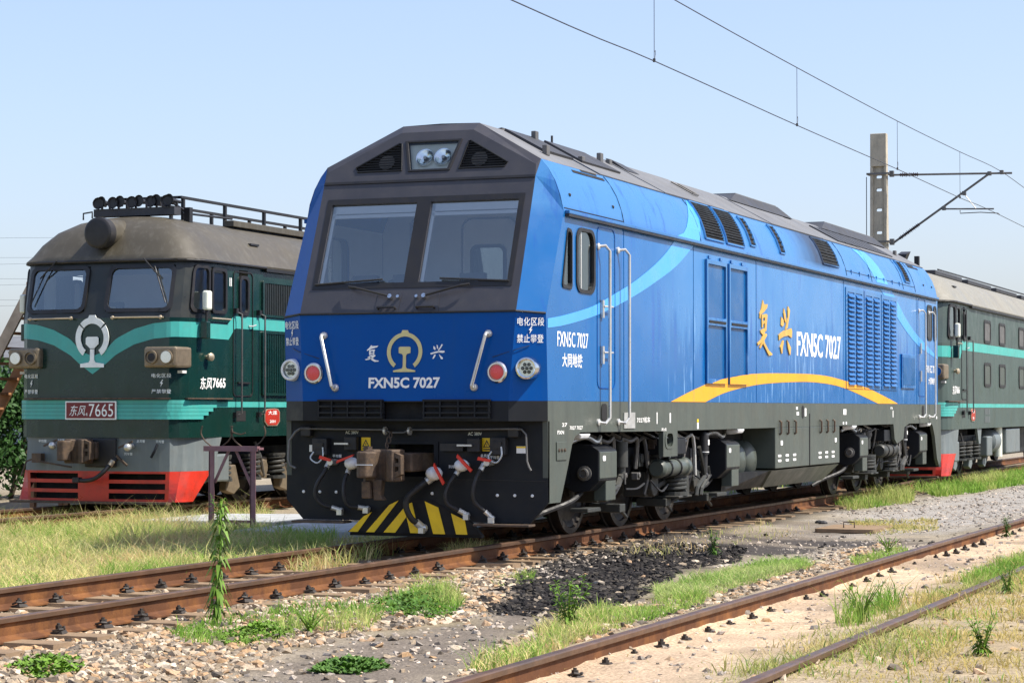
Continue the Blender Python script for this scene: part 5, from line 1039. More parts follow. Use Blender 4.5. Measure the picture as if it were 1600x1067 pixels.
    h_=MB().tube(smooth_path([(0.46,-0.03,0.74),(0.40,-0.12,0.66),(0.30,-0.20,0.52),(0.15,-0.20,0.43),(-0.05,-0.16,0.40),(-0.16,-0.12,0.42)],5),0.032,9).build('brake_hose','black_rubber',G,50)
    MB().cyl((0.42,-0.10,0.70),(0.39,-0.14,0.63),0.042,n=10).build('hose_clamp','brass_rod',h_); MB().box(-0.24,-0.12,-0.18,-0.08,0.37,0.45).build('hose_coupling','black_rubber',h_,bevel=0.01)
    MB().hexa([(0.46,-0.10,0.76),(0.64,-0.10,0.62),(0.64,-0.07,0.62),(0.46,-0.07,0.76),(0.48,-0.10,0.79),(0.66,-0.10,0.64),(0.66,-0.07,0.64),(0.48,-0.07,0.79)]).build('cock_handle','rust_steel',h_)
    for x,z in ((-0.62,0.94),(0.68,0.92)):
        m=MB(); m.cyl((x,0.03,z),(x,-0.12,z),0.035,n=10); m.sphere((x,-0.12,z-0.02),0.06,10,6); v_=m.build('air_cock','aluminium',G,40); MB().hexa([(x-0.16,-0.12,z-0.04),(x+0.08,-0.12,z+0.05),(x+0.08,-0.10,z+0.05),(x-0.16,-0.10,z-0.04),(x-0.16,-0.12,z-0.01),(x+0.08,-0.12,z+0.08),(x+0.08,-0.10,z+0.08),(x-0.16,-0.10,z-0.01)]).build('cock_handle','rust_steel',v_)
    for x,z,t_ in ((-0.92,0.985,'平均管'),(-0.58,1.0,'总风管'),(0.60,0.80,'列车管'),(0.80,0.99,'总风管'),(1.10,0.985,'平均管')): text(t_,'pipe_lettering',G,'df_white',(x,S_at(s_of_x(abs(x)))[1]+0.02,z),(1,0,0),(0,0,1),0.045,0.14,bold=0.008)
    m=MB(); m.box(-1.02,-0.86,-0.07,0.04,0.66,0.80); m.tube([(-1.0,-0.05,0.72),(-1.12,-0.06,0.68),(-1.2,-0.08,0.45)],0.014,6); m.tube([(-0.9,-0.05,0.68),(-0.3,-0.1,0.60)],0.014,6); m.build('uncoupling_gear','rust_steel',G)
    m=MB(); m.tube(smooth_path([(1.08,0.06,0.95),(1.06,0.02,0.85),(1.0,0.02,0.75)],4),0.02,6); m.build('hose_stub','frame_dark',G)
    # roof fittings
    if side=='louvers':
        hb=MB().box(-0.72,0.72,1.15,1.35,4.46,4.58).build('horn_base','roof_dark',G)
        prof=[(0,0.025),(0.10,0.03),(0.20,0.042),(0.25,0.062),(0.28,0.09),(0.285,0.095),(0.26,0.075)]
        for k,x in enumerate((-0.66,-0.52,-0.36,-0.20,-0.05,0.14,0.32,0.44,0.55,0.68)):
            m=MB(); m.lathe((x,1.40,4.655+0.015*(k%2)),(random.uniform(-.2,.2),-1,0.05),prof,14); m.cyl((x,1.3,4.57),(x,1.3,4.66),0.02,n=6); m.build('horn','seal_black',G,40)
        rk=MB()
        for x in (0.5,-0.5):
            rk.box(x-0.03,x+0.03,1.7,12.0,4.76,4.80)
            for k in range(8): y=1.8+k*1.35; rk.box(x-0.025,x+0.025,y-0.025,y+0.025,4.42,4.76)
        rk.box(-0.5,0.5,1.7,1.76,4.76,4.80); rk.build('roof_rack','seal_black',G)
        MB().box(0.62,0.80,2.9,12.0,4.40,4.50).build('cable_duct','df_roof',G,bevel=0.01)
        MB().box(0.66,0.76,1.55,1.65,4.36,4.60).build('lifting_hook','seal_black',G); m=MB(); m.tube([(0.6,1.6,4.52),(0.6,3.2,4.55)],0.02,6); m.tube([(0.55,1.9,4.54),(0.55,1.4,4.66)],0.02,6); m.build('roof_pipe','seal_black',G)
        for k in range(3): MB().box(1.20,1.30,2.55-0.0,2.83,4.06-k*0.07,4.09-k*0.07).build('vent_slot','seal_black',G)
        m=MB(); m.tube([(-0.78,0.95,4.40),(-0.78,0.95,4.50),(-0.62,0.95,4.52),(-0.62,0.95,4.42)],0.014,5); m.build('roof_handle','seal_black',G)
    else:
        m=MB()
        m.box(-0.3,0.3,0.85,1.5,4.44,4.52); m.prism([(0.2,0.9,4.5),(0.3,0.9,4.72),(0.3,1.3,4.80),(0.2,1.4,4.62)],(0.2,0,0)); m.box(0.45,0.55,1.9,2.0,4.4,4.74); m.build('roof_horn','seal_black',G)
        for k in range(4): MB().box(-0.55,0.62,3.4+k*4.0,6.6+k*4.0,4.42,4.53).build('roof_hatch','roof_dark',G,bevel=0.02)
        for k in range(3): MB().box(1.20,1.30,1.9,2.2,4.06-k*0.07,4.09-k*0.07).build('vent_slot','seal_black',G)
        m=MB(); m.tube([(0.9,2.2,4.46),(0.8,20.0,4.52)],0.02,5); m.build('roof_pipe','seal_black',G)
    # underframe and bogies
    MB().box(-1.45,1.45,0.9,20.2,1.06,1.3).build('floor_pan','shadow_black',G); MB().box(-1.1,1.1,7.2,13.4,0.35,1.05).build('fuel_tank','frame_dark',G,bevel=0.05)
    lx=0.0
    for s in (1,-1):
        for i,yc in enumerate((3.1,17.3)):
            bf=MB().prism([(s*0.98,a,b) for a,b in ((yc-2.5,0.62),(yc+2.5,0.62),(yc+2.5,0.88),(yc-2.5,0.88))],(s*0.14,0,0)).build('bogie_frame','frame_dark',G)
            for k in (-1.8,0,1.8):
                y=yc+k; w_=wheel(G,s*0.76,y,0.525,s)
                b=MB(); b.box(min(s*0.9,s*1.22),max(s*0.9,s*1.22),y-0.18,y+0.18,0.36,0.70); b.cyl((s*1.1,y,0.53),(s*1.26,y,0.53),0.14,n=14); b.build('axle_box','bronze',bf,bevel=0.02)
                if i==0:
                    coil(bf,s*1.22,y+0.42,0.40,0.72); coil(bf,s*1.22,y-0.42,0.40,0.72)
                    MB().prism([(s*1.15,y+0.5,0.2),(s*1.15,y+0.75,0.14),(s*1.15,y+0.95,0.25),(s*1.15,y+0.8,0.6),(s*1.15,y+0.55,0.6)],(s*0.14,0,0)).build('brake_cylinder','bronze' if side=='louvers' else 'df_skirt_grey',bf,bevel=0.02)
                    MB().tube([(s*1.25,y-0.3,0.95),(s*1.3,y-0.2,0.7),(s*1.25,y,0.4)],0.025,6).build('sand_pipe','galvanised',bf)
            m=MB(); m.box(min(s*1.05,s*1.45),max(s*1.05,s*1.45),yc-2.0,yc-1.5,0.36,0.78); m.build('sand_box','df_skirt_grey',G,bevel=0.03)
            m=MB(); m.box(min(s*1.05,s*1.45),max(s*1.05,s*1.45),yc+1.95,yc+2.6,0.40,0.85); m.build('sand_box','df_skirt_grey',G,bevel=0.03)
            MB().prism([(s*1.42,yc+0.5,1.08),(s*1.42,yc+1.1,1.08),(s*1.42,yc+0.95,0.70),(s*1.42,yc+0.75,0.70)],(s*0.05,0,0)).build('bolster_stop','df_skirt_grey',G)
        MB().lathe((s*1.15,7.2,0.72),(0,1,0),[(-1.0,0.0),(-0.95,0.15),(-0.85,0.28),(-0.1,0.28),(0.0,0.1)],18).build('air_reservoir','df_skirt_grey',G,40)
        MB().cyl((s*1.3,7.35,0.35),(s*1.3,7.35,1.08),0.10,n=12).build('drain_pipe','lamp_body',G,40)
        MB().box(min(s*1.1,s*1.46),max(s*1.1,s*1.46),7.6,9.6,0.42,1.0).build('battery_box','df_skirt_grey',G,bevel=0.03)
    MB().box(-0.9,0.9,0.9,5.6,0.4,1.0).build('bogie_core','shadow_black',G); MB().box(-0.9,0.9,14.9,19.6,0.4,1.0).build('bogie_core','shadow_black',G)
    return G
green_engine((-8.3,7.05,0),'7665','louvers','dark green diesel locomotive with brown roof and red plough, nose on at left')
green_engine((-0.22,24.15,0),'7666','windows','green diesel locomotive with row of side windows, half hidden behind blue engine')
# ------------------------------------------------------------------ ground: one sheet to the horizon, earth tones by zone
class VN:
    """smooth value noise on arrays"""
    def __init__(s,seed): s.t=np.random.default_rng(seed).random((256,256))
    def __call__(s,x,y,f=1.0):
        x=np.asarray(x)*f; y=np.asarray(y)*f; i=np.floor(x).astype(int); j=np.floor(y).astype(int); u=x-i; v=y-j; u=u*u*(3-2*u); v=v*v*(3-2*v)
        g=lambda a,b:s.t[a%256,b%256]
        return (g(i,j)*(1-u)+g(i+1,j)*u)*(1-v)+(g(i,j+1)*(1-u)+g(i+1,j+1)*u)*v
n1,n2,n3=VN(1),VN(2),VN(3)
ZN={}
ZN['asphalt']=[(3.16,-9.94),(2.77,-8.27),(2.74,-6.86),(3.06,-5.93),(2.69,-4.23),(3.09,-4.07),(3.62,-4.7),(3.98,-6.11),(4.13,-7.28),(4.26,-8.51),(4.51,-9.41),(5.55,-12.51),(4.45,-12.95)]
ZN['coal']=[(2.54,-4.29),(1.83,-1.46),(1.48,0.34),(1.38,2.94),(1.62,4.66),(2.53,4.33),(3.01,2.38),(2.81,0.87),(3.42,-2.09),(3.7,-3.82),(3.61,-4.52),(3.51,-4.87),(3.11,-4.71)]
ZN['oil1']=[(0.3,3.03),(0.16,7.56),(0.69,8.86),(1.38,6.85),(1.03,4.42),(1.23,1.21)]
ZN['dust']=[(1.31,3.84),(1.35,6.35),(2.77,7.91),(4.13,6.39),(4.45,3.43),(3.34,2.52),(2.21,2.3)]
ZN['pale1']=[(1.45,-0.68),(1.12,2.34),(1.7,2.57),(2.18,-0.58),(2.21,-1.57)]
ZN['pale2']=[(2.98,1.25),(4.12,5.66),(5.06,3.68),(3.93,1.63)]
ZN['sand']=[(4.69,-9.33),(4.79,-1.71),(5.09,9.53),(5.2,15.39),(6.33,6.54),(6.29,1.75),(6.23,-5.47),(6.18,-8.74),(6.34,-11.09),(5.12,-11.57)]
ZN['fargrey']=[(0.8,15.67),(1.16,22.73),(1.28,34.11),(1.99,40.57),(5.2,15.39),(4.73,11.86),(3.98,8.4),(3.02,8.01)]
ZN['gravel1']=[(-0.15,-7.75),(0.75,-5.85),(0.35,-0.63),(0.68,1.45),(2.47,-3.25),(2.85,-5.43),(2.63,-6.64),(2.68,-8.09),(3.16,-9.94),(4.45,-12.95),(2.69,-12.54)]
ZN['gravel2']=[(4.08,-7.39),(3.65,-4.93),(3.86,-2.69),(4.17,0.7),(3.74,3.89),(3.98,6.33),(4.58,3.49),(4.58,-3.13),(4.55,-7.11),(4.55,-9.21)]
ZN['g_dry']=[(-11.7,8.58),(-8.54,11.11),(-4.42,5.71),(-1.89,0.89),(-1.52,-1.87),(-2.27,-4.76)]
ZN['g_rail1']=[(-1.9,-2.95),(-1.79,-1.78),(-0.8,-3.37),(-0.85,-4.43)]
ZN['g_rail2']=[(-1.23,-0.75),(-2.22,4.3),(-1.46,3.42),(-0.7,1.37),(-0.23,-1.83)]
ZN['g_a']=[(1.33,-7.16),(1.43,-5.7),(1.81,-4.91),(2.25,-5.37),(2.63,-6.64),(2.23,-6.81),(2.44,-7.72),(1.93,-7.93)]
ZN['g_b']=[(1.64,-4.3),(1.65,-2.64),(2.34,-4.03),(2.8,-5.45),(2.25,-5.37)]
ZN['g_c']=[(0.95,-1.81),(1.07,-1.12),(1.55,-2.18),(1.43,-2.73)]
ZN['g_d']=[(1.65,-1.53),(1.69,-0.58),(2.21,-1.92),(2.1,-2.46)]
ZN['g_e']=[(-0.16,1.59),(-0.2,2.83),(0.48,1.37),(0.41,0.44)]
ZN['g_f']=[(3.42,-1.69),(3.4,0.29),(3.78,2.23),(4.19,0.91),(4.2,-1.12),(4.16,-3.08),(3.93,-3.18)]
ZN['g_g']=[(4.0,-6.36),(3.74,-4.9),(3.96,-3.92),(4.17,-2.94),(4.49,-3.97),(4.43,-5.93),(4.39,-6.94)]
ZN['g_h']=[(0.6,16.98),(0.66,23.28),(1.79,18.05),(1.48,14.64)]
ZN['g_i']=[(0.78,23.32),(1.03,35.73),(2.16,28.43),(1.83,20.56)]
ZN['g_j']=[(2.21,11.47),(3.3,12.34),(4.0,8.75),(3.18,8.07)]
ZN['g_k']=[(6.25,-8.71),(6.37,-6.06),(6.29,-1.87),(6.41,1.01),(6.65,4.07),(8.31,-8.95),(6.28,-9.76)]
ZN['g_l']=[(6.0,-5.3),(5.97,-3.57),(6.18,-4.1),(6.25,-5.96)]
ZN['g_m']=[(4.4,2.04),(4.44,4.17),(4.81,3.1),(4.74,1.13)]
ZN['carpet1']=[(3.47,-9.02),(3.28,-8.41),(3.5,-8.32),(3.79,-8.69),(3.79,-9.08)]
ZN['carpet2']=[(1.65,-9.74),(1.38,-9.04),(1.69,-9.13),(2.13,-9.74),(2.09,-10.12)]
ZN['carpet3']=[(1.76,-7.25),(1.77,-6.44),(2.25,-7.06),(2.18,-7.82)]
ZN['g_n']=[(4.47,-8.81),(4.23,-6.77),(4.29,-5.98),(4.48,-6.91),(4.75,-9.06)]
ZN['g_o']=[(6.2,-1.38),(6.22,2.23),(6.56,-0.01),(6.55,-2.69)]
ZN['g_p']=[(-3.57,4.06),(-2.64,3.67),(-1.93,1.88),(-1.63,0.18)]
ZN['slab1']=[(-5.82,8.24),(-6.03,9.46),(-4.08,6.21),(-2.65,6.07),(-2.83,4.05),(-4.05,5.17)]
ZN['hatch']=[(2.3,9.51),(3.06,9.82),(3.34,8.14),(2.7,8.22)]
def sdist(x,y,poly):
    """signed distance to a polygon, positive inside"""
    P=np.array(poly); Q=np.roll(P,-1,0); d=np.full(x.shape,1e9); ins=np.zeros(x.shape,bool)
    for (ax,ay),(bx,by) in zip(P,Q):
        ex,ey=bx-ax,by-ay; t=np.clip(((x-ax)*ex+(y-ay)*ey)/(ex*ex+ey*ey+1e-12),0,1)
        d=np.minimum(d,np.hypot(x-ax-t*ex,y-ay-t*ey))
        c=((ay>y)!=(by>y)); ins^=c&(x<ex*(y-ay)/(ey if abs(ey)>1e-9 else 1e-9)+ax)
    return np.where(ins,d,-d)
def zmask(x,y,name,soft=0.25,rag=0.5):
    d=sdist(x,y,ZN[name])+(n1(x,y,1.7)-0.5)*rag+(n2(x,y,5.0)-0.5)*rag*0.6
    return np.clip(d/soft*0.5+0.5,0,1)
XT=5.845
def gh(x,y):
    b=np.interp(x,[-60,-12,-9.6,-7.0,-5,-1.7,-1.1,0,1.1,1.9,3.0,4.3,4.85,5.04,5.15,5.6,6.3,6.52,6.66,7.2,12,60],
                  [-.15,-.15,-.20,-.20,-.16,-.17,-.19,-.195,-.19,-.20,-.24,-.20,-.13,-.115,-.17,-.165,-.12,-.08,-.09,-.10,-.12,-.15])
    amp=np.interp(np.hypot(x-3,y),[0,25,200,3000],[1,1,1.5,1])
    b=b+0.03*np.clip(1-np.abs(x-1.2)/0.5,0,1)*np.clip((y-0.5)/1.0,0,1)*np.clip((9-y)/2,0,1)
    return b+((n1(x,y,0.9)-0.5)*0.035+(n2(x,y,2.6)-0.5)*0.022+(n3(x,y,7)-0.5)*0.012)*amp
def axis(lo,hi,d,far_lo,far_hi):
    a=list(np.arange(lo,hi+1e-6,d)); s=d; p=hi
    while p<far_hi: s=min(s*1.18,400); p+=s; a.append(p)
    s=d; p=lo
    while p>far_lo: s=min(s*1.18,400); p-=s; a.insert(0,p)
    return np.array(a)
gx=axis(-3.0,9.0,0.075,-2500,2500); gy=axis(-11.0,14.0,0.075,-2500,3500)
GX,GY=np.meshgrid(gx,gy,indexing='xy'); fx,fy=GX.ravel(),GY.ravel(); fz=gh(fx,fy)
col=np.tile(np.array([0.30,0.255,0.19]),(len(fx),1))
def lay(m,c): 
    global col
    col=col*(1-m[:,None])+np.array(c)*m[:,None]
near=(np.abs(fx)<60)&(fy>-40)&(fy<90)
def zm(n,**k):
    r=np.zeros(len(fx)); r[near]=zmask(fx[near],fy[near],n,**k); return r
lay(np.clip((n1(fx,fy,0.45)-0.45)*3,0,1)*0.5,(0.20,0.17,0.12))
lay(((np.abs(fx)>40)|(fy>90)|(fy<-40)).astype(float),(0.13,0.14,0.06))
lay(zm('fargrey',soft=1.0,rag=1.5),(0.29,0.27,0.245)); lay(zm('gravel1'),(0.235,0.182,0.122)); lay(zm('gravel2'),(0.245,0.195,0.135))
lay(zm('pale1',soft=0.5),(0.50,0.42,0.33)); lay(zm('pale2',soft=0.5),(0.42,0.35,0.27))
lay(np.clip((1.6-np.abs(fx-1.9))/0.8,0,1)*np.clip((fy-0.5)/1.5,0,1)*np.clip((13-fy)/4,0,1)*near*np.clip((n1(fx,fy,0.8)-0.15)*2.5,0,1)*0.8,(0.13,0.108,0.09)); lay(zm('dust',soft=0.7,rag=1.2)*np.clip((n2(fx,fy,1.3)-0.2)*3,0,1),(0.065,0.057,0.052)); lay(zm('sand',soft=0.3),(0.52,0.385,0.26)); _s=zm('sand',soft=0.3); lay(_s*np.clip((n2(fx,fy,1.1)-0.42)*4,0,1)*0.6,(0.36,0.27,0.19)); lay(_s*np.clip((n1(fx,fy*0.35,2.3)-0.62)*6,0,1)*0.5,(0.16,0.13,0.10))
lay(zm('asphalt',soft=0.3,rag=0.4),(0.165,0.138,0.112))
lay(zm('coal',soft=0.3,rag=0.6),(0.030,0.026,0.024)); lay(zm('oil1',soft=0.3),(0.030,0.027,0.024))
lay(zm('g_k',soft=0.6)*0.8,(0.34,0.265,0.165))
for k in ('g_dry','g_f','g_g','g_a','g_b','g_h','g_i','g_o'): lay(zm(k,soft=0.5)*0.75,(0.20,0.165,0.08))
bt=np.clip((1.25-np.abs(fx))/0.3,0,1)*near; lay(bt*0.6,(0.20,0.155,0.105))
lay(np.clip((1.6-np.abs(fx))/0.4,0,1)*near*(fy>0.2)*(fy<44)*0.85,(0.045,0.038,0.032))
me=None
m=bpy.data.materials.new('ground_earth'); m.use_nodes=True; nt=m.node_tree; N=nt.nodes; L=nt.links; b=N['Principled BSDF']; b.inputs['Roughness'].default_value=0.95; b.inputs['Specular IOR Level'].default_value=0.15
at=N.new('ShaderNodeAttribute'); at.attribute_name='tone'; tc=N.new('ShaderNodeTexCoord')
def nz_(s,d=6,r=0.65):
    q=N.new('ShaderNodeTexNoise'); q.inputs['Scale'].default_value=s; q.inputs['Detail'].default_value=d; q.inputs['Roughness'].default_value=r; L.new(tc.outputs['Object'],q.inputs['Vector']); return q.outputs['Fac']
def mr_(s,a,c,lo,hi):
    q=N.new('ShaderNodeMapRange'); q.inputs['From Min'].default_value=a; q.inputs['From Max'].default_value=c; q.inputs['To Min'].default_value=lo; q.inputs['To Max'].default_value=hi; L.new(s,q.inputs['Value']); return q.outputs[0]
def vmul(a,s):
    q=N.new('ShaderNodeVectorMath'); q.operation='SCALE'; L.new(a,q.inputs[0]); L.new(s,q.inputs['Scale']); return q.outputs[0]
c_=vmul(vmul(at.outputs['Color'],mr_(nz_(46),0.32,0.68,0.5,1.5)),mr_(nz_(3.2),0.3,0.7,0.80,1.18))
L.new(c_,b.inputs['Base Color'])
bp=N.new('ShaderNodeBump'); bp.inputs['Strength'].default_value=0.55; bp.inputs['Distance'].default_value=0.02; L.new(nz_(22,8,0.75),bp.inputs['Height']); L.new(bp.outputs[0],b.inputs['Normal'])
M['ground_earth']=m
def tone_mat(name,rough,spec=0.2,trans=0.0,amp=(0.75,1.25),sc=60):
    m=bpy.data.materials.new(name); m.use_nodes=True; nt=m.node_tree; b=nt.nodes['Principled BSDF']; b.inputs['Roughness'].default_value=rough; b.inputs['Specular IOR Level'].default_value=spec
    a=nt.nodes.new('ShaderNodeAttribute'); a.attribute_name='tone'; t=nt.nodes.new('ShaderNodeTexCoord'); q=nt.nodes.new('ShaderNodeTexNoise'); q.inputs['Scale'].default_value=sc; nt.links.new(t.outputs['Object'],q.inputs['Vector'])
    r=nt.nodes.new('ShaderNodeMapRange'); r.inputs['From Min'].default_value=0.3; r.inputs['From Max'].default_value=0.7; r.inputs['To Min'].default_value=amp[0]; r.inputs['To Max'].default_value=amp[1]; nt.links.new(q.outputs['Fac'],r.inputs['Value'])
    v=nt.nodes.new('ShaderNodeVectorMath'); v.operation='SCALE'; nt.links.new(a.outputs['Color'],v.inputs[0]); nt.links.new(r.outputs[0],v.inputs['Scale']); nt.links.new(v.outputs[0],b.inputs['Base Color'])
    if trans:
        tr=nt.nodes.new('ShaderNodeBsdfTranslucent'); nt.links.new(v.outputs[0],tr.inputs[0]); mx=nt.nodes.new('ShaderNodeMixShader'); mx.inputs[0].default_value=trans
        o=nt.nodes['Material Output']; nt.links.new(b.outputs[0],mx.inputs[1]); nt.links.new(tr.outputs[0],mx.inputs[2]); nt.links.new(mx.outputs[0],o.inputs['Surface'])
    M[name]=m
tone_mat('stone',0.9); tone_mat('grass_blade',0.7,0.2,0.45,(0.9,1.1),5)
nx,ny=len(gx),len(gy); I=np.arange(nx*ny).reshape(ny,nx); F=np.stack([I[:-1,:-1],I[:-1,1:],I[1:,1:],I[1:,:-1]],-1).reshape(-1,4)
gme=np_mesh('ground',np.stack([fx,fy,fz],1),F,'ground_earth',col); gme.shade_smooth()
go=bpy.data.objects.new('ground',gme); COL.objects.link(go); tag(go,kind='structure')
# ------------------------------------------------------------------ tracks
prof=[(-0.075,0),(0.075,0),(0.075,0.012),(0.022,0.028),(0.009,0.045),(0.009,0.125),(0.034,0.138),(0.036,0.168),(0.028,0.176),(-0.028,0.176),(-0.036,0.168),(-0.034,0.138),(-0.009,0.125),(-0.009,0.045),(-0.022,0.028),(-0.075,0.012)]
slp=MB(); slp.hexa([(-1.25,-0.15,-0.16),(1.25,-0.15,-0.16),(1.25,0.15,-0.16),(-1.25,0.15,-0.16),(-1.24,-0.115,0.0),(1.24,-0.115,0.0),(1.24,0.115,0.0),(-1.24,0.115,0.0)]); SLP=slp.mesh('sleeper','sleeper_concrete')
fs=MB(); fs.hexa([(-0.06,-0.055,0.0),(0.06,-0.055,0.0),(0.06,0.055,0.0),(-0.06,0.055,0.0),(-0.045,-0.045,0.028),(0.05,-0.045,0.016),(0.05,0.045,0.016),(-0.045,0.045,0.028)]); fs.tube([(0.03,-0.05,0.03),(-0.03,-0.055,0.045),(-0.045,-0.02,0.04),(-0.01,0.0,0.03),(-0.045,0.02,0.04),(-0.03,0.055,0.045),(0.03,0.05,0.03)],0.010,5); fs.cyl((0,0,0.0),(0,0,0.085),0.014,n=7); fs.cyl((0,0,0.04),(0,0,0.068),0.027,n=6); FST=fs.mesh('rail_fastener','clip_iron')
SLY={}
def track(label,xc,zt,y0,y1,off,sl0,sl1,sleep_dz,f1,fsides=(1,-1),jit=0.0):
    T=empty('railway_track',(xc,0,zt-0.176)); tag(T,label,'track','railway tracks')
    ys=[y0+(y1-y0)*i/60 for i in range(61)]
    for s in (1,-1):
        m=MB(); rings=[[(s*0.7535+off(y)+a,y,b) for a,b in prof] for y in ys]; m.loft(rings)
        n=len(prof)
        for fi,f in enumerate(m.f):
            if len(f)==4 and {k%n for k in f}<= {6,7,8,9,10,11} : m.m[fi]=1
        m.build('rail',['rail_rust','rail_head'],T,30)
    y=sl0; k=0
    while y<sl1:
        jx=random.uniform(-jit,jit); s_=inst('sleeper',SLP,T,(off(y)+jx,y,sleep_dz+random.uniform(-.008,.004)),(0,random.uniform(-.004,.004),random.uniform(-.012,.012)))
        if y<f1:
            for s in (1,-1):
                for q in fsides:
                    if random.random()<0.12: continue
                    k_=random.uniform(0.85,1.05); inst('fastener',FST,s_,(s*0.7535+q*0.092,random.uniform(-.02,.02),0.002-(sleep_dz if sleep_dz<0 else 0)),(random.uniform(-.12,.12),random.uniform(-.1,.1),(0 if q<0 else math.pi)+random.uniform(-.35,.35)),(k_,k_,k_*random.uniform(0.75,1.1)))
        SLY.setdefault(xc,[]).append(y); y+=0.58+random.uniform(-.02,.02)
    return T
kink=lambda y:-0.22*min(1,max(0,(y-21)/4))
track('rusty track in the middle under the blue locomotive',0,0.0,-40,70,kink,-12,26,0.010,14)
track('rusty track in the right foreground with sand between its rails',XT,-0.03,-30,110,lambda y:0,-13,26,0.0,26,(1,))
track('grass-grown track at left under the green locomotive numbered 7665',-8.3,0.0,-20,60,lambda y:0,4,9.5,-0.01,0)
# ------------------------------------------------------------------ loose stone, coal
def ico():
    t=(1+5**0.5)/2; v=np.array([(-1,t,0),(1,t,0),(-1,-t,0),(1,-t,0),(0,-1,t),(0,1,t),(0,-1,-t),(0,1,-t),(t,0,-1),(t,0,1),(-t,0,-1),(-t,0,1)],float); v/=np.linalg.norm(v[0])
    f=np.array([(0,11,5),(0,5,1),(0,1,7),(0,7,10),(0,10,11),(1,5,9),(5,11,4),(11,10,2),(10,7,6),(7,1,8),(3,9,4),(3,4,2),(3,2,6),(3,6,8),(3,8,9),(4,9,5),(2,4,11),(6,2,10),(8,6,7),(9,8,1)]); return v,f
IV,IF=ico()
def scatter(poly,n):
    P=np.array(poly); lo,hi=P.min(0),P.max(0); out=[]; tot=0
    while tot<n:
        q=rng.random((n*2,2))*(hi-lo)+lo; q=q[sdist(q[:,0],q[:,1],poly)>-0.05]; out.append(q); tot+=len(q)
        if len(q)==0: break
    return np.concatenate(out)[:n]
def rocks(name,pts,rmin,rmax,pal,sink=0.35,power=2.2,matname='stone'):
    n=len(pts); r=rmin+(rmax-rmin)*rng.random(n)**power
    V=IV[None]*(1+(rng.random((n,12,1))-0.5)*1.15)*r[:,None,None]*np.array([1.25,1,0.75])*(0.8+0.5*rng.random((n,1,3)))
    a=rng.random(n)*2*np.pi; c,s=np.cos(a)[:,None],np.sin(a)[:,None]; x=V[...,0]*c-V[...,1]*s; y=V[...,0]*s+V[...,1]*c; z=V[...,2]
    x+=pts[:,:1]; y+=pts[:,1:2]; z+=(gh(pts[:,0],pts[:,1])+r*0.75*(1-2*sink)*0.8)[:,None]
    P=np.array(pal); cc=P[rng.integers(0,len(P),n)]*(0.85+0.6*rng.random((n,1)))
    me=np_mesh(name,np.stack([x,y,z],-1).reshape(-1,3),(IF[None]+12*np.arange(n)[:,None,None]).reshape(-1,3),matname,np.repeat(cc,12,0))
    o=bpy.data.objects.new(name,me); COL.objects.link(o); return o
PAL=[(0.36,0.29,0.21),(0.27,0.215,0.155),(0.42,0.35,0.265),(0.19,0.152,0.112),(0.33,0.215,0.12),(0.12,0.10,0.08),(0.33,0.225,0.14)]
g1=scatter(ZN['gravel1'],19000); g1=g1[(rng.random(len(g1))<0.25+1.1*n1(g1[:,0],g1[:,1],1.1))]
g2=scatter(ZN['gravel2'],5000); g2=g2[(rng.random(len(g2))<0.2+1.0*n1(g2[:,0],g2[:,1],1.4))]
g3=scatter([(-1.3,-11),(1.4,-11),(1.4,5),(-1.3,5)],3200); g4=scatter(ZN['fargrey'],4200)
def clear_sleepers(p,keep=0.12):
    d=np.min(np.abs(p[:,1][:,None]-np.array(SLY[0])[None]),1); return p[(np.abs(p[:,0])>1.26)|(d>0.13)|(rng.random(len(p))<keep)]
g1=clear_sleepers(g1); g3=clear_sleepers(g3)
g5=np.concatenate([scatter(ZN['asphalt'],260),scatter(ZN['sand'],60),scatter(ZN['g_k'],260)]); g6=scatter(ZN['coal'],140); g7=scatter([(-7,4),(-1.5,4),(-1.5,8),(-7,8)],500); g8=np.concatenate([scatter(ZN['dust'],400),scatter(ZN['sand'],600),scatter(ZN['pale1'],300),scatter(ZN['pale2'],400),scatter(ZN['asphalt'],600)])
tag(rocks('ballast_stones',np.concatenate([g1,g2,g3,g5,g6,g7]),0.010,0.038,PAL,0.46),'pale broken ballast stones strewn beside the tracks','gravel',kind='stuff')
tag(rocks('far_gravel',np.concatenate([g4,g8]),0.010,0.030,[(0.30,0.26,0.22),(0.20,0.175,0.15),(0.38,0.32,0.26)],0.4,3.5),'grey gravel spread along the far side of the yard','gravel',kind='stuff')
k1=scatter(ZN['coal'],6500); k2=scatter(ZN['oil1'],900); k3=scatter([(1.0,-4.0),(3.5,-5),(4.5,3),(5,9),(2.5,9),(1,3)],260)
tag(rocks('coal_lumps',np.concatenate([k1,k2,k3]),0.006,0.032,[(0.017,0.015,0.015),(0.026,0.023,0.022),(0.011,0.010,0.010),(0.05,0.044,0.038)],0.42,2.4),'black spilt coal lying between the tracks','coal',kind='stuff')
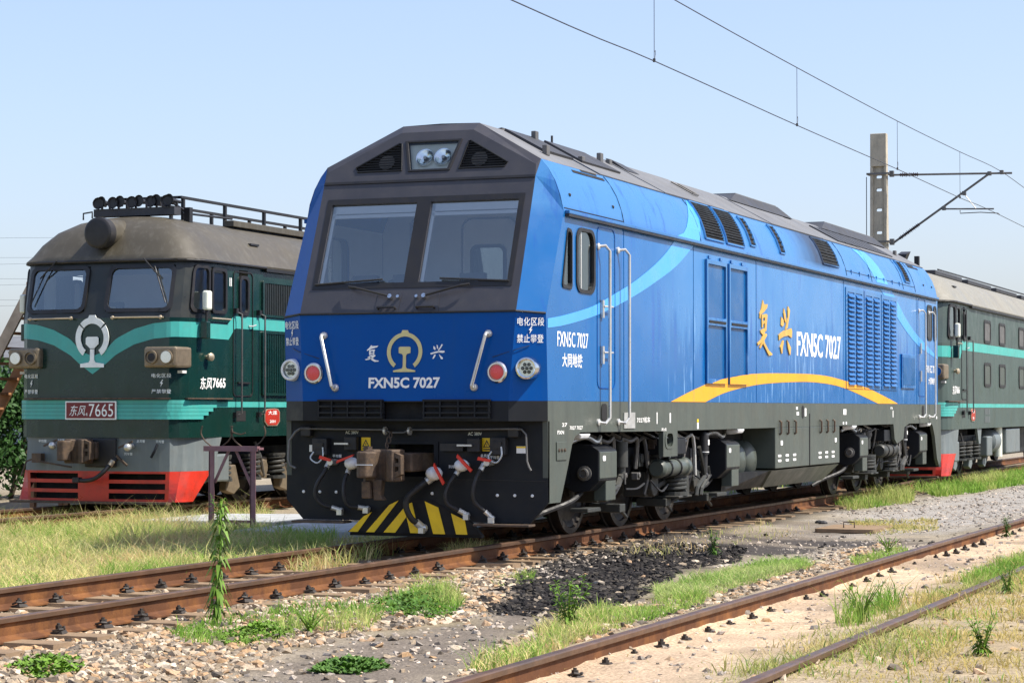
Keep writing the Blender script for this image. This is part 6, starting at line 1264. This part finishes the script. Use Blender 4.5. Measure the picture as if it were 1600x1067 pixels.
# ------------------------------------------------------------------ grass
def blades(pts,h0,h1,w,cols,lean=0.5,seed=0):
    n=len(pts); h=(h0+(h1-h0)*rng.random(n)**1.3)*(0.35+1.25*n1(pts[:,0]+9,pts[:,1]+4,1.5)); a=rng.random(n)*2*np.pi; ln=lean*(0.2+rng.random(n)); dx,dy=np.cos(a),np.sin(a); b=rng.random(n)*2*np.pi; wx,wy=np.cos(b)*w*(0.6+0.8*rng.random(n)),np.sin(b)*w*(0.6+0.8*rng.random(n))
    z0=gh(pts[:,0],pts[:,1])-0.01; V=np.zeros((n,5,3))
    for i,(t,k) in enumerate(((0,1),(0,-1),(0.55,0.75),(0.55,-0.75),(1,0))):
        off=ln*h*t*t; V[:,i,0]=pts[:,0]+dx*off+wx*k*0.5; V[:,i,1]=pts[:,1]+dy*off+wy*k*0.5; V[:,i,2]=z0+h*t*(1-0.35*ln*t)
    F=np.array([(0,1,3),(0,3,2),(2,3,4)]); C=np.array(cols); m_=np.clip(n3(pts[:,0],pts[:,1],0.8)*1.6-0.3+ (rng.random(n)-0.5)*0.7,0,0.999); i0=(m_*(len(C)-1)).astype(int); f=(m_*(len(C)-1)-i0)[:,None]; cc=(C[i0]*(1-f)+C[np.minimum(i0+1,len(C)-1)]*f)*(0.75+0.5*rng.random((n,1)))
    return V.reshape(-1,3),(F[None]+5*np.arange(n)[:,None,None]).reshape(-1,3),np.repeat(cc,5,0)
def grass(name,label,parts):
    Vs,Fs,Cs,o=[],[],[],0
    for p in parts:
        V,F,C=blades(*p); Vs.append(V); Fs.append(F+o); Cs.append(C); o+=len(V)
    me=np_mesh(name,np.concatenate(Vs),np.concatenate(Fs),'grass_blade',np.concatenate(Cs)); ob=bpy.data.objects.new(name,me); COL.objects.link(ob); tag(ob,label,'grass',kind='stuff'); return ob
def patch(z,n,thr=0.3,f=1.6):
    p=scatter(ZN[z] if isinstance(z,str) else z,n); return p[(n2(p[:,0],p[:,1],f)+0.35*n1(p[:,0],p[:,1],6))>thr+0.15*rng.random(len(p))]
DRY=[(0.78,0.66,0.32),(0.68,0.61,0.25),(0.50,0.53,0.18),(0.30,0.42,0.10),(0.76,0.67,0.36),(0.62,0.46,0.22)]
GRN=[(0.17,0.33,0.045),(0.23,0.40,0.065),(0.31,0.45,0.09),(0.48,0.50,0.18)]
YEL=[(0.56,0.45,0.17),(0.48,0.44,0.16),(0.32,0.38,0.11),(0.60,0.50,0.23)]
dryz=[(-14,5),(-11.7,8.6),(-10.0,7.0),(-6.7,7.0),(-6.6,9.5),(-5.2,6.2),(-4.0,4.6),(-1.9,0.9),(-1.15,-1.0),(-1.15,-9),(-6,-9)]
grass('dry_grass','long straw-yellow and green grass in front of the left green locomotive',[(patch(dryz,95000,0.36,2.2),0.07,0.32,0.008,DRY,2.0),(patch(dryz,12000,0.55),0.2,0.5,0.006,DRY,1.4),(patch(dryz,34000,0.55,0.9),0.08,0.30,0.010,GRN,1.7),(patch([(-2.4,2.6),(-3.6,4.2),(-1.2,1.0),(-1.0,-1.2)],1500,0.3),0.1,0.3,0.009,GRN,0.8)])
grass('green_grass','fresh green grass tufts between the rails and on the gravel',[(patch('g_rail1',900,0.2),0.08,0.26,0.010,GRN,0.7),(patch('g_rail2',2600,0.25),0.08,0.30,0.010,DRY,0.8),(patch('g_a',2600,0.35),0.05,0.17,0.010,GRN,0.9),(patch('g_b',2600,0.25),0.04,0.14,0.010,GRN,0.9),(patch('g_c',500,0.1),0.03,0.10,0.01,GRN,0.9),(patch('g_d',500,0.1),0.03,0.12,0.01,GRN,0.9),(patch('g_e',900,0.2),0.06,0.22,0.009,DRY,0.8),(patch('g_f',9500,0.28),0.03,0.15,0.009,[(0.30,0.46,0.10),(0.42,0.52,0.17),(0.55,0.56,0.25),(0.24,0.40,0.08)],1.3),(patch('g_g',4500,0.35),0.04,0.17,0.010,GRN+DRY[:1],0.9),(patch('g_p',1200,0.2),0.1,0.3,0.01,GRN,0.8)])
grass('far_grass','green grass along the far end of the middle track',[(patch('g_h',3200,0.1),0.08,0.30,0.014,GRN,0.8),(patch('g_i',6000,0.1),0.08,0.30,0.018,GRN,0.8),(patch('g_j',2600,0.25),0.03,0.10,0.016,YEL,1.0),(patch([(1.5,2.0),(2.2,2.0),(2.4,9),(1.4,9)],600,0.4),0.04,0.14,0.01,DRY,0.9),(patch([(-4,8),(-2,8),(-2,40),(-6,40)],5000,0.2),0.1,0.4,0.02,GRN,0.8)])
grass('verge_grass','thin yellowed grass at the bottom right beyond the sandy track',[(patch('g_k',15000,0.33),0.03,0.12,0.008,YEL,1.4),(patch('g_k',2600,0.62),0.04,0.16,0.009,GRN,1.0),(patch('g_l',500,0.3),0.06,0.3,0.008,GRN,0.7),(patch('g_m',800,0.25),0.04,0.15,0.01,GRN,0.9),(patch('g_n',1100,0.35),0.04,0.17,0.009,DRY,0.9),(patch('g_o',1500,0.35),0.05,0.16,0.009,GRN,0.9),(patch('sand',1300,0.35),0.02,0.07,0.006,YEL,2.4),(patch('g_n',700,0.3),0.05,0.2,0.008,GRN,1.0),(patch([(6.0,-9),(6.5,-9),(6.5,6),(6.0,6)],2600,0.4),0.03,0.14,0.008,YEL,0.9)])
# ------------------------------------------------------------------ single weeds
def weed(name,label,loc,h,stems,leaf,nleaf,spread,mname,group='weeds growing in the gravel',droop=0.3,top=1.0):
    z=float(gh(np.array([loc[0]]),np.array([loc[1]]))[0])-0.01; W=empty(name,(loc[0],loc[1],z)); tag(W,label,'weed',group); lf=MB()
    for k in range(stems):
        a=2*math.pi*k/stems+random.uniform(-.4,.4); sp=spread*random.uniform(0.5,1.0) if stems>1 else 0.04; hh=h*random.uniform(0.72,1.0) if stems>1 else h
        P=[(sp*math.cos(a)*t**1.5+random.uniform(-.004,.004),sp*math.sin(a)*t**1.5+random.uniform(-.004,.004),hh*t) for t in [i/8 for i in range(9)]]
        st=MB(); st.tube(P,[0.010*(1-0.75*i/8)*(0.6+h*0.4) for i in range(9)],6); st.build('stem',mname,W,60)
        for j in range(nleaf):
            t=0.08+0.92*(j+random.random())/nleaf; i=min(7,int(t*8)); p=Vector(P[i]).lerp(Vector(P[i+1]),t*8-i); b=random.uniform(0,2*math.pi); L_=leaf*random.uniform(0.45,1.35)*(1.0 if t<0.75 else 1.0-0.5*(t-0.75)/0.25*top)
            d_=Vector((math.cos(b),math.sin(b),random.uniform(0.1,0.8) if t>0.4 else random.uniform(-0.6,0.3))).normalized(); s_=d_.cross(Vector((0,0,1))).normalized()*L_*0.13
            m1=p+d_*L_*0.5; e=p+d_*L_+Vector((0,0,-droop*L_)); lf.add([p,m1+s_,e,m1-s_],[(0,1,2,3)])
    lf.build('leaves',mname,W); return W
weed('tall_weed','tall single-stemmed green weed standing beside the middle track at lower left',(1.37,-6.55),0.98,1,0.105,230,0.05,'weed_leaf_light',droop=0.9)
weed('leafy_weed','bushy many-stemmed weed at the edge of the black coal',(4.12,-6.1),0.46,7,0.10,38,0.17,'weed_leaf_light')
weed('leafy_weed','small dark weed between the coal and the blue locomotive',(2.62,2.8),0.38,4,0.08,40,0.08,'weed_leaf')
weed('leafy_weed','leafy weed among dry grass in the bottom right corner',(7.50,-7.7),0.30,6,0.08,26,0.14,'weed_leaf_light')
weed('leafy_weed','pair of upright weed stems at right beyond the buried rail',(6.88,-2.9),0.28,5,0.07,24,0.12,'weed_leaf_light')
weed('grass_tuft','spindly grass tuft growing from the sand beside the buried rail',(6.18,-5.3),0.34,16,0.10,2,0.20,'weed_leaf_light',droop=0.6)
weed('grass_tuft','green tuft on gravel in front of the right-hand rail, centre right',(4.55,3.2),0.24,14,0.07,3,0.16,'weed_leaf_light',droop=0.6)
weed('grass_tuft','bright grass tuft on the stones left of the dark path',(2.35,-6.9),0.22,18,0.07,3,0.18,'weed_leaf_light',droop=0.6)
weed('leafy_weed','weed on the far rail where the right-hand track recedes',(5.22,7.2),0.30,4,0.08,30,0.06,'weed_leaf')
weed('leafy_weed','weed growing at the foot of the purple iron stand',(-4.75,4.55),0.5,6,0.12,26,0.22,'weed_leaf')
def carpet(label,zone,n,leaf,mname,h):
    p=scatter(ZN[zone] if isinstance(zone,str) else zone,n); d=np.clip(sdist(p[:,0],p[:,1],ZN[zone] if isinstance(zone,str) else zone)*4,0.15,1); c=p.mean(0); zz=gh(p[:,0],p[:,1])
    m=MB()
    for (x,y),z,k in zip(p,zz,d):
        a=random.uniform(0,6.283); t=Vector((math.cos(a),math.sin(a),random.uniform(-0.1,0.9))).normalized(); s_=t.cross(Vector((0,0,1))).normalized()*leaf*0.32; b=Vector((x,y,z+h*float(k)*random.random())); m.add([b,b+t*leaf*0.5+s_,b+t*leaf,b+t*leaf*0.5-s_],[(0,1,2,3)])
    o=m.build('creeping_plant',mname); tag(o,label,'plant','creeping plants on the ground'); return o
carpet('dark green creeping plant alone on the grey path at bottom centre','carpet1',1900,0.045,'weed_leaf',0.09)
carpet('low green plant among stones in the bottom left corner','carpet2',1100,0.05,'weed_leaf_light',0.08)
carpet('green creeping plant around the foot of the tall weed','carpet3',1800,0.045,'weed_leaf_light',0.08)
carpet('green creeping plant on gravel just left of the coal','g_b',2400,0.045,'weed_leaf',0.08)
# ------------------------------------------------------------------ overhead line mast and wires
MA=empty('overhead_line_mast',(-3.11,37.9,-0.2)); tag(MA,'grey concrete overhead line mast with oblong holes rising behind the engines','mast')
zb=0.2
pm=MB(); outer_=[(-0.26,0),(0.26,0),(0.215,9.06),(-0.215,9.06)]
holes=[[(a,b) for a,b in rr(-0.075,0.085,z-0.035+zb,z+0.045+zb,0.035,4)] for z in (7.69,7.34,6.80,6.19,5.5,4.8,4.1,3.4,2.7,2.0,1.3)]
pm.panel([(a,-0.045,b) for a,b in outer_],[[(a,-0.045,b) for a,b in h] for h in holes],(0,0.09,0)); pm.build('web','mast_concrete',MA)
for s in (1,-1):
    q=MB(); q.hexa([(s*0.262,-0.15,0),(s*0.18,-0.13,0),(s*0.18,0.13,0),(s*0.262,0.15,0),(s*0.218,-0.12,8.17),(s*0.145,-0.105,8.17),(s*0.145,0.105,8.17),(s*0.218,0.12,8.17)]); q.build('flange','mast_concrete',MA,bevel=0.01)
q=MB(); q.hexa([(-0.219,-0.121,8.172),(0.219,-0.121,8.172),(0.219,0.121,8.172),(-0.219,0.121,8.172),(-0.216,-0.115,9.062),(0.216,-0.115,9.062),(0.216,0.115,9.062),(-0.216,0.115,9.062)]); q.build('mast_head','mast_concrete',MA,bevel=0.012)
def W(x,z,y=0.0): return (x+3.11,y,z+0.2)
for z in (7.75,5.92):
    q=MB(); q.panel([(a,b,z+0.2) for a,b in ((-0.31,-0.17),(0.31,-0.17),(0.31,0.17),(-0.31,0.17))],[[(a,b,z+0.2) for a,b in ((-0.285,-0.15),(0.285,-0.15),(0.285,0.15),(-0.285,0.15))]],(0,0,0.05)); q.box(0.29,0.40,-0.06,0.06,z+0.14,z+0.30); q.build('mast_clamp','galvanised',MA)
MB().tube([(-0.34,-0.1,0.1),(-0.32,-0.1,7.9)],0.012,5).build('earth_wire','wire_dark',MA)
ca=MB(); ca.tube([W(-2.75,7.74),W(0.43,7.67)],0.028,8); CA=ca.build('cantilever','galvanised',MA)
def insul(a,b,nm,par):
    a,b=Vector(a),Vector(b); d_=(b-a); n=int(d_.length/0.05); m=MB(); m.cyl(a,b,0.032,n=8)
    for k in range(n): c=a+d_*((k+0.5)/n); m.cyl(c-d_.normalized()*0.006,c+d_.normalized()*0.006,0.062 if k%2 else 0.05,n=12)
    m.build(nm,'insulator_brown',par)
insul(W(-2.55,7.735),W(-2.05,7.725),'insulator',CA)
lo=MB(); lo.tube([W(-2.72,5.92),W(-0.16,7.68)],0.030,8); LO=lo.build('strut','galvanised',MA); a=Vector(W(-2.72,5.92)); b_=Vector(W(-0.16,7.68)); insul(a+(b_-a)*0.06,a+(b_-a)*0.27,'insulator',LO)
MB().tube([W(-1.37,6.78),W(-0.05,6.74)],0.022,7).build('registration_tube','galvanised',MA); MB().tube([W(-0.94,6.73),W(-0.94,6.65),W(-0.4,6.66),W(0.06,6.62),W(0.10,6.575)],0.014,6).build('steady_arm','galvanised',MA); MB().tube([W(-0.83,7.16),W(-0.52,6.76)],0.014,6).build('brace','aluminium',MA)
for x,z in ((-0.16,7.68),(-1.37,6.8),(-0.83,7.18),(0.16,7.70)): MB().box(*(lambda p:(p[0]-0.05,p[0]+0.05,-0.05,0.05,p[2]-0.055,p[2]+0.055))(W(x,z))).build('tube_clamp','galvanised',MA,bevel=0.01)
OL=empty('overhead_line',(0,0,0)); tag(OL,'thin overhead contact wire and messenger wire crossing the sky at upper right','cable')
ct=[(-60,6.4),(-20,6.36),(2.7,6.36),(8.42,6.42),(16.52,6.45),(25,6.51),(32.2,6.53),(37.9,6.575),(60,6.5),(90,6.6)]; ms=[(-60,8.3),(-25,7.75),(0,7.52),(9.4,7.46),(16.6,7.47),(25.1,7.53),(32.2,7.64),(37.9,7.75),(45,7.62),(60,7.5),(90,7.7)]
MB().tube(smooth_path([(0.1,a,b) for a,b in ct],5),0.0085,6).build('contact_wire','wire_dark',OL); MB().tube(smooth_path([(0.1,a,b) for a,b in ms],5),0.0085,6).build('messenger_wire','wire_dark',OL)
for y,z0,z1 in ((8.42,6.42,7.465),(16.55,6.45,7.47),(25.0,6.51,7.53),(32.2,6.53,7.64),(0.3,6.36,7.52)):
    m=MB(); m.tube([(0.1,y,z0),(0.1,y,z1)],0.005,5); m.tube([(0.1,y,z0),(0.1,y+0.06,z0+0.09),(0.1,y+0.05,z0+0.16),(0.1,y,z0+0.12)],0.004,5); d_=m.build('dropper','wire_dark',OL); MB().box(0.085,0.115,y-0.02,y+0.02,z0-0.015,z0+0.035).build('dropper_clip','wire_dark',d_)
# ------------------------------------------------------------------ iron stand, slabs, hatch cover, stair, shrubs, far things
TR=empty('iron_stand',(-4.7,4.8,-0.2)); tag(TR,'purple angle-iron stand with curved hooks before the left locomotive','stand')
for x in (-0.30,0.33):
    m=MB(); m.box(x-0.042,x+0.042,-0.035,-0.025,-0.05,1.14); m.box(x-0.035,x-0.025,-0.035,0.035,-0.05,1.14); m.build('leg','purple_iron',TR)
m=MB(); m.box(-0.42,0.40,-0.04,0.04,1.14,1.17); m.box(-0.42,0.40,-0.04,-0.03,1.10,1.14); m.build('top_bar','purple_iron',TR)
MB().box(-0.40,0.38,0.12,0.18,1.12,1.15).build('top_bar','purple_iron',TR)
for x in (-0.40,0.36): MB().box(x-0.02,x+0.02,0.041,0.119,1.12,1.15).build('cross_bar','purple_iron',TR)
for a,b_ in (((-0.27,0,0.68),(-0.05,0,1.12)),((0.30,0,0.62),(0.05,0,1.12)),((-0.1,0,0.14),(-0.3,0,-0.02)),((0.05,0,0.16),(0.33,0,-0.08))):
    d_=(Vector(b_)-Vector(a)); s_=d_.normalized().cross(Vector((0,1,0)))*0.02; m=MB(); m.prism([Vector(a)+s_,Vector(b_)+s_,Vector(b_)-s_,Vector(a)-s_],(0,0.012,0)); m.build('brace','purple_iron',TR)
MB().box(-0.30,0.33,-0.03,-0.018,0.14,0.18).build('lower_bar','purple_iron',TR)
for x,f in ((-0.36,-1),(-0.12,1),(0.10,-1),(0.38,1)):
    P=[(x+f*0.10,0,1.44),(x+f*0.12,0,1.34),(x+f*0.06,0,1.24),(x-f*0.02,0,1.18),(x-f*0.05,0,1.16)]; MB().tube(smooth_path(P,4),0.011,6).build('hook','rust_steel',TR)
MB().tube(smooth_path([(0.0,0,1.36),(0.12,0,1.33),(0.20,0,1.35)],4),0.010,5).build('hook','rust_steel',TR)
for i,(a,b_,c,d_,lab) in enumerate(((-6.5,-4.4,5.4,7.6,'pale concrete slab beside the purple iron stand'),(-4.2,-2.35,3.9,6.2,'grey concrete slab just left of the blue locomotive nose'),(-2.25,-0.95,4.0,6.3,'concrete slab partly under the blue locomotive'))):
    z=-0.08-0.02*i; o=MB().hexa([(a,c,-0.35),(b_,c+0.1,-0.35),(b_,d_,-0.35),(a,d_-0.1,-0.35),(a,c,z),(b_,c+0.1,z+0.015),(b_,d_,z+0.02),(a,d_-0.1,z)]).build('concrete_slab','concrete',bevel=0.02); tag(o,lab,'slab','concrete slabs by the middle track')
hz=float(gh(np.array([2.85]),np.array([8.9]))[0]); HT=MB(); HT.prism([(a,b,0) for a,b in rr(-0.42,0.42,-0.6,0.6,0.05,3)],(0,0,0.05)); H=HT.build('hatch_cover','rust_steel',loc=(2.85,8.9,hz+0.0)); H.data.materials[0]=M['sleeper_concrete']; tag(H,'flat brown hatch cover with wire handle on bare ground','hatch cover'); MB().tube([(-0.1,-0.2,0.05),(-0.1,-0.2,0.13),(0.05,-0.2,0.13),(0.05,-0.2,0.05)],0.01,5).build('lifting_handle','rust_steel',H)
lump=MB(); 
for k in range(3): lump.sphere((random.uniform(-.12,.12),random.uniform(-.1,.1),0.03),0.055,7,5,(1.2,1,0.7))
lo_=lump.build('oily_rag','black_rubber',loc=(2.05,10.2,-0.22)); tag(lo_,'small black oily rag lying beyond the coal dust','rag')
ST=empty('steel_stair',(-12.4,9.6,-0.2)); tag(ST,'rusty steel access stair at the far left behind the green locomotive','stair')
for y in (0,0.85):
    a=Vector((-0.9,y,0)); b_=Vector((1.35,y,3.75)); n_=Vector((-(b_-a).z,0,(b_-a).x)).normalized()*0.09; m=MB(); m.prism([a+n_,b_+n_,b_-n_,a-n_],(0,0.05,0)); m.build('stringer','ladder_rust' if y else 'old_wood',ST)
for k in range(15):
    t=(k+0.7)/15; x=-0.9+2.25*t; z=3.75*t; MB().box(x-0.11,x+0.11,0.051,0.849,z-0.02,z+0.02).build('tread','ladder_rust',ST)
MB().box(1.25,2.1,-0.05,0.95,3.70,3.76).build('landing','ladder_rust',ST)
for x in (1.35,2.0):
    for y in (0.0,0.85): MB().box(x-0.04,x+0.04,y,y+0.08,0,3.70).build('post','ladder_rust',ST)
def shrub(label,loc,rx,rz,n,mname='hedge_leaf',leaf=0.12,group='shrubs behind the left locomotive'):
    B=empty('shrub',loc); tag(B,label,'shrub',group); m=MB()
    for k in range(5): a=random.uniform(0,6.28); m.tube([(0.1*math.cos(a),0.1*math.sin(a),-0.1),(0.4*rx*math.cos(a),0.4*rx*math.sin(a),rz*0.5),(0.6*rx*math.cos(a),0.6*rx*math.sin(a),rz*0.85)],[0.03,0.022,0.01],6)
    m.build('stems','bark',B)
    cl=rng.normal(size=(26,3)); cl/=np.linalg.norm(cl,axis=1)[:,None]; cl*=(0.45+0.5*rng.random((26,1))); idx=rng.integers(0,26,n); p=cl[idx]+rng.normal(size=(n,3))*0.17; p*=np.array([rx,rx,rz*0.5]); p[:,2]+=rz*0.52; p=p[p[:,2]>-0.05]; n=len(p)
    t=rng.normal(size=(n,3)); t/=np.linalg.norm(t,axis=1)[:,None]; u=np.cross(t,rng.normal(size=(n,3))); u/=np.linalg.norm(u,axis=1)[:,None]; L_=leaf*(0.6+0.7*rng.random((n,1)))
    V=np.stack([p-t*L_*0.5,p+u*L_*0.28,p+t*L_*0.5,p-u*L_*0.28],1).reshape(-1,3); F=np.arange(4*n).reshape(-1,4); o=bpy.data.objects.new('foliage',np_mesh('foliage',V,F,mname)); COL.objects.link(o); o.parent=B
for i,(x,y,rx,rz) in enumerate(((-13.6,12.5,1.3,2.5),(-15.8,13.5,1.6,2.7),(-12.2,13.8,1.2,2.4),(-14.4,10.2,1.0,1.9),(-18.2,14.5,1.7,2.6))): shrub(('dark green shrub hugging the left locomotive','large dark shrub at the left edge behind the stair','shrub behind the rusty stair','low shrub in front of the others at the left edge','shrub farthest left outside the stair')[i],(x,y,-0.25),rx,rz,6500)
SD=empty('storage_shed',(-52,66,-0.2)); tag(SD,'long low pale grey shed far behind the left locomotive','shed'); MB().box(-9,9,-4,4,0,3.9).build('wall','shed_wall',SD); m=MB(); m.hexa([(-9.4,-4.5,3.9),(9.4,-4.5,3.9),(9.4,4.5,3.9),(-9.4,4.5,3.9),(-9.4,-0.1,5.0),(9.4,-0.1,5.0),(9.4,0.1,5.0),(-9.4,0.1,5.0)]); m.build('roof','roof_grey',SD)
PW=empty('power_line',(0,0,0)); tag(PW,'thin distant power wires in the sky at the far left','cable'); 
for z,y in ((9.3,78),(9.1,80),(8.2,78),(8.0,80),(7.1,78),(6.9,80),(10.4,79)): MB().tube(smooth_path([(-110,y-12,z),(-80,y-6,z-0.5),(-58,y-1,z),(-45,y+2,z-0.3),(-33,y+5,z)],4),0.007,4).build('wire','wire_dark',PW)
for i,x in enumerate((-52.5,)):
    P_=empty('power_pole',(x-7.4,77,-0.2)); tag(P_,'distant thin power pole at the left edge of the sky','pole'); MB().cyl((0,0,0),(0,0,11),0.13,0.08,n=10).build('pole','mast_concrete',P_)
    for z in (9.4,8.3,7.2): MB().box(-1.2,1.2,-0.06,0.06,z-0.08,z+0.05).build('crossarm','galvanised',P_)
nt_=5200; a=rng.random(nt_)*1.9+0.9; rad=260+rng.random(nt_)*60; p=np.stack([10+rad*np.cos(a),-22+rad*np.sin(a),rng.random(nt_)**1.3*(5+4*n1(a*9,a*3,2.0))],1)
t=rng.normal(size=(nt_,3)); t/=np.linalg.norm(t,axis=1)[:,None]; u=np.cross(t,rng.normal(size=(nt_,3))); u/=np.linalg.norm(u,axis=1)[:,None]
o=bpy.data.objects.new('far_woods',np_mesh('far_woods',np.stack([p-t*2,p+u*1.6,p+t*2,p-u*1.6],1).reshape(-1,3),np.arange(4*nt_).reshape(-1,4),'far_leaf')); COL.objects.link(o); tag(o,'hazy line of distant trees on the horizon','trees',kind='stuff')
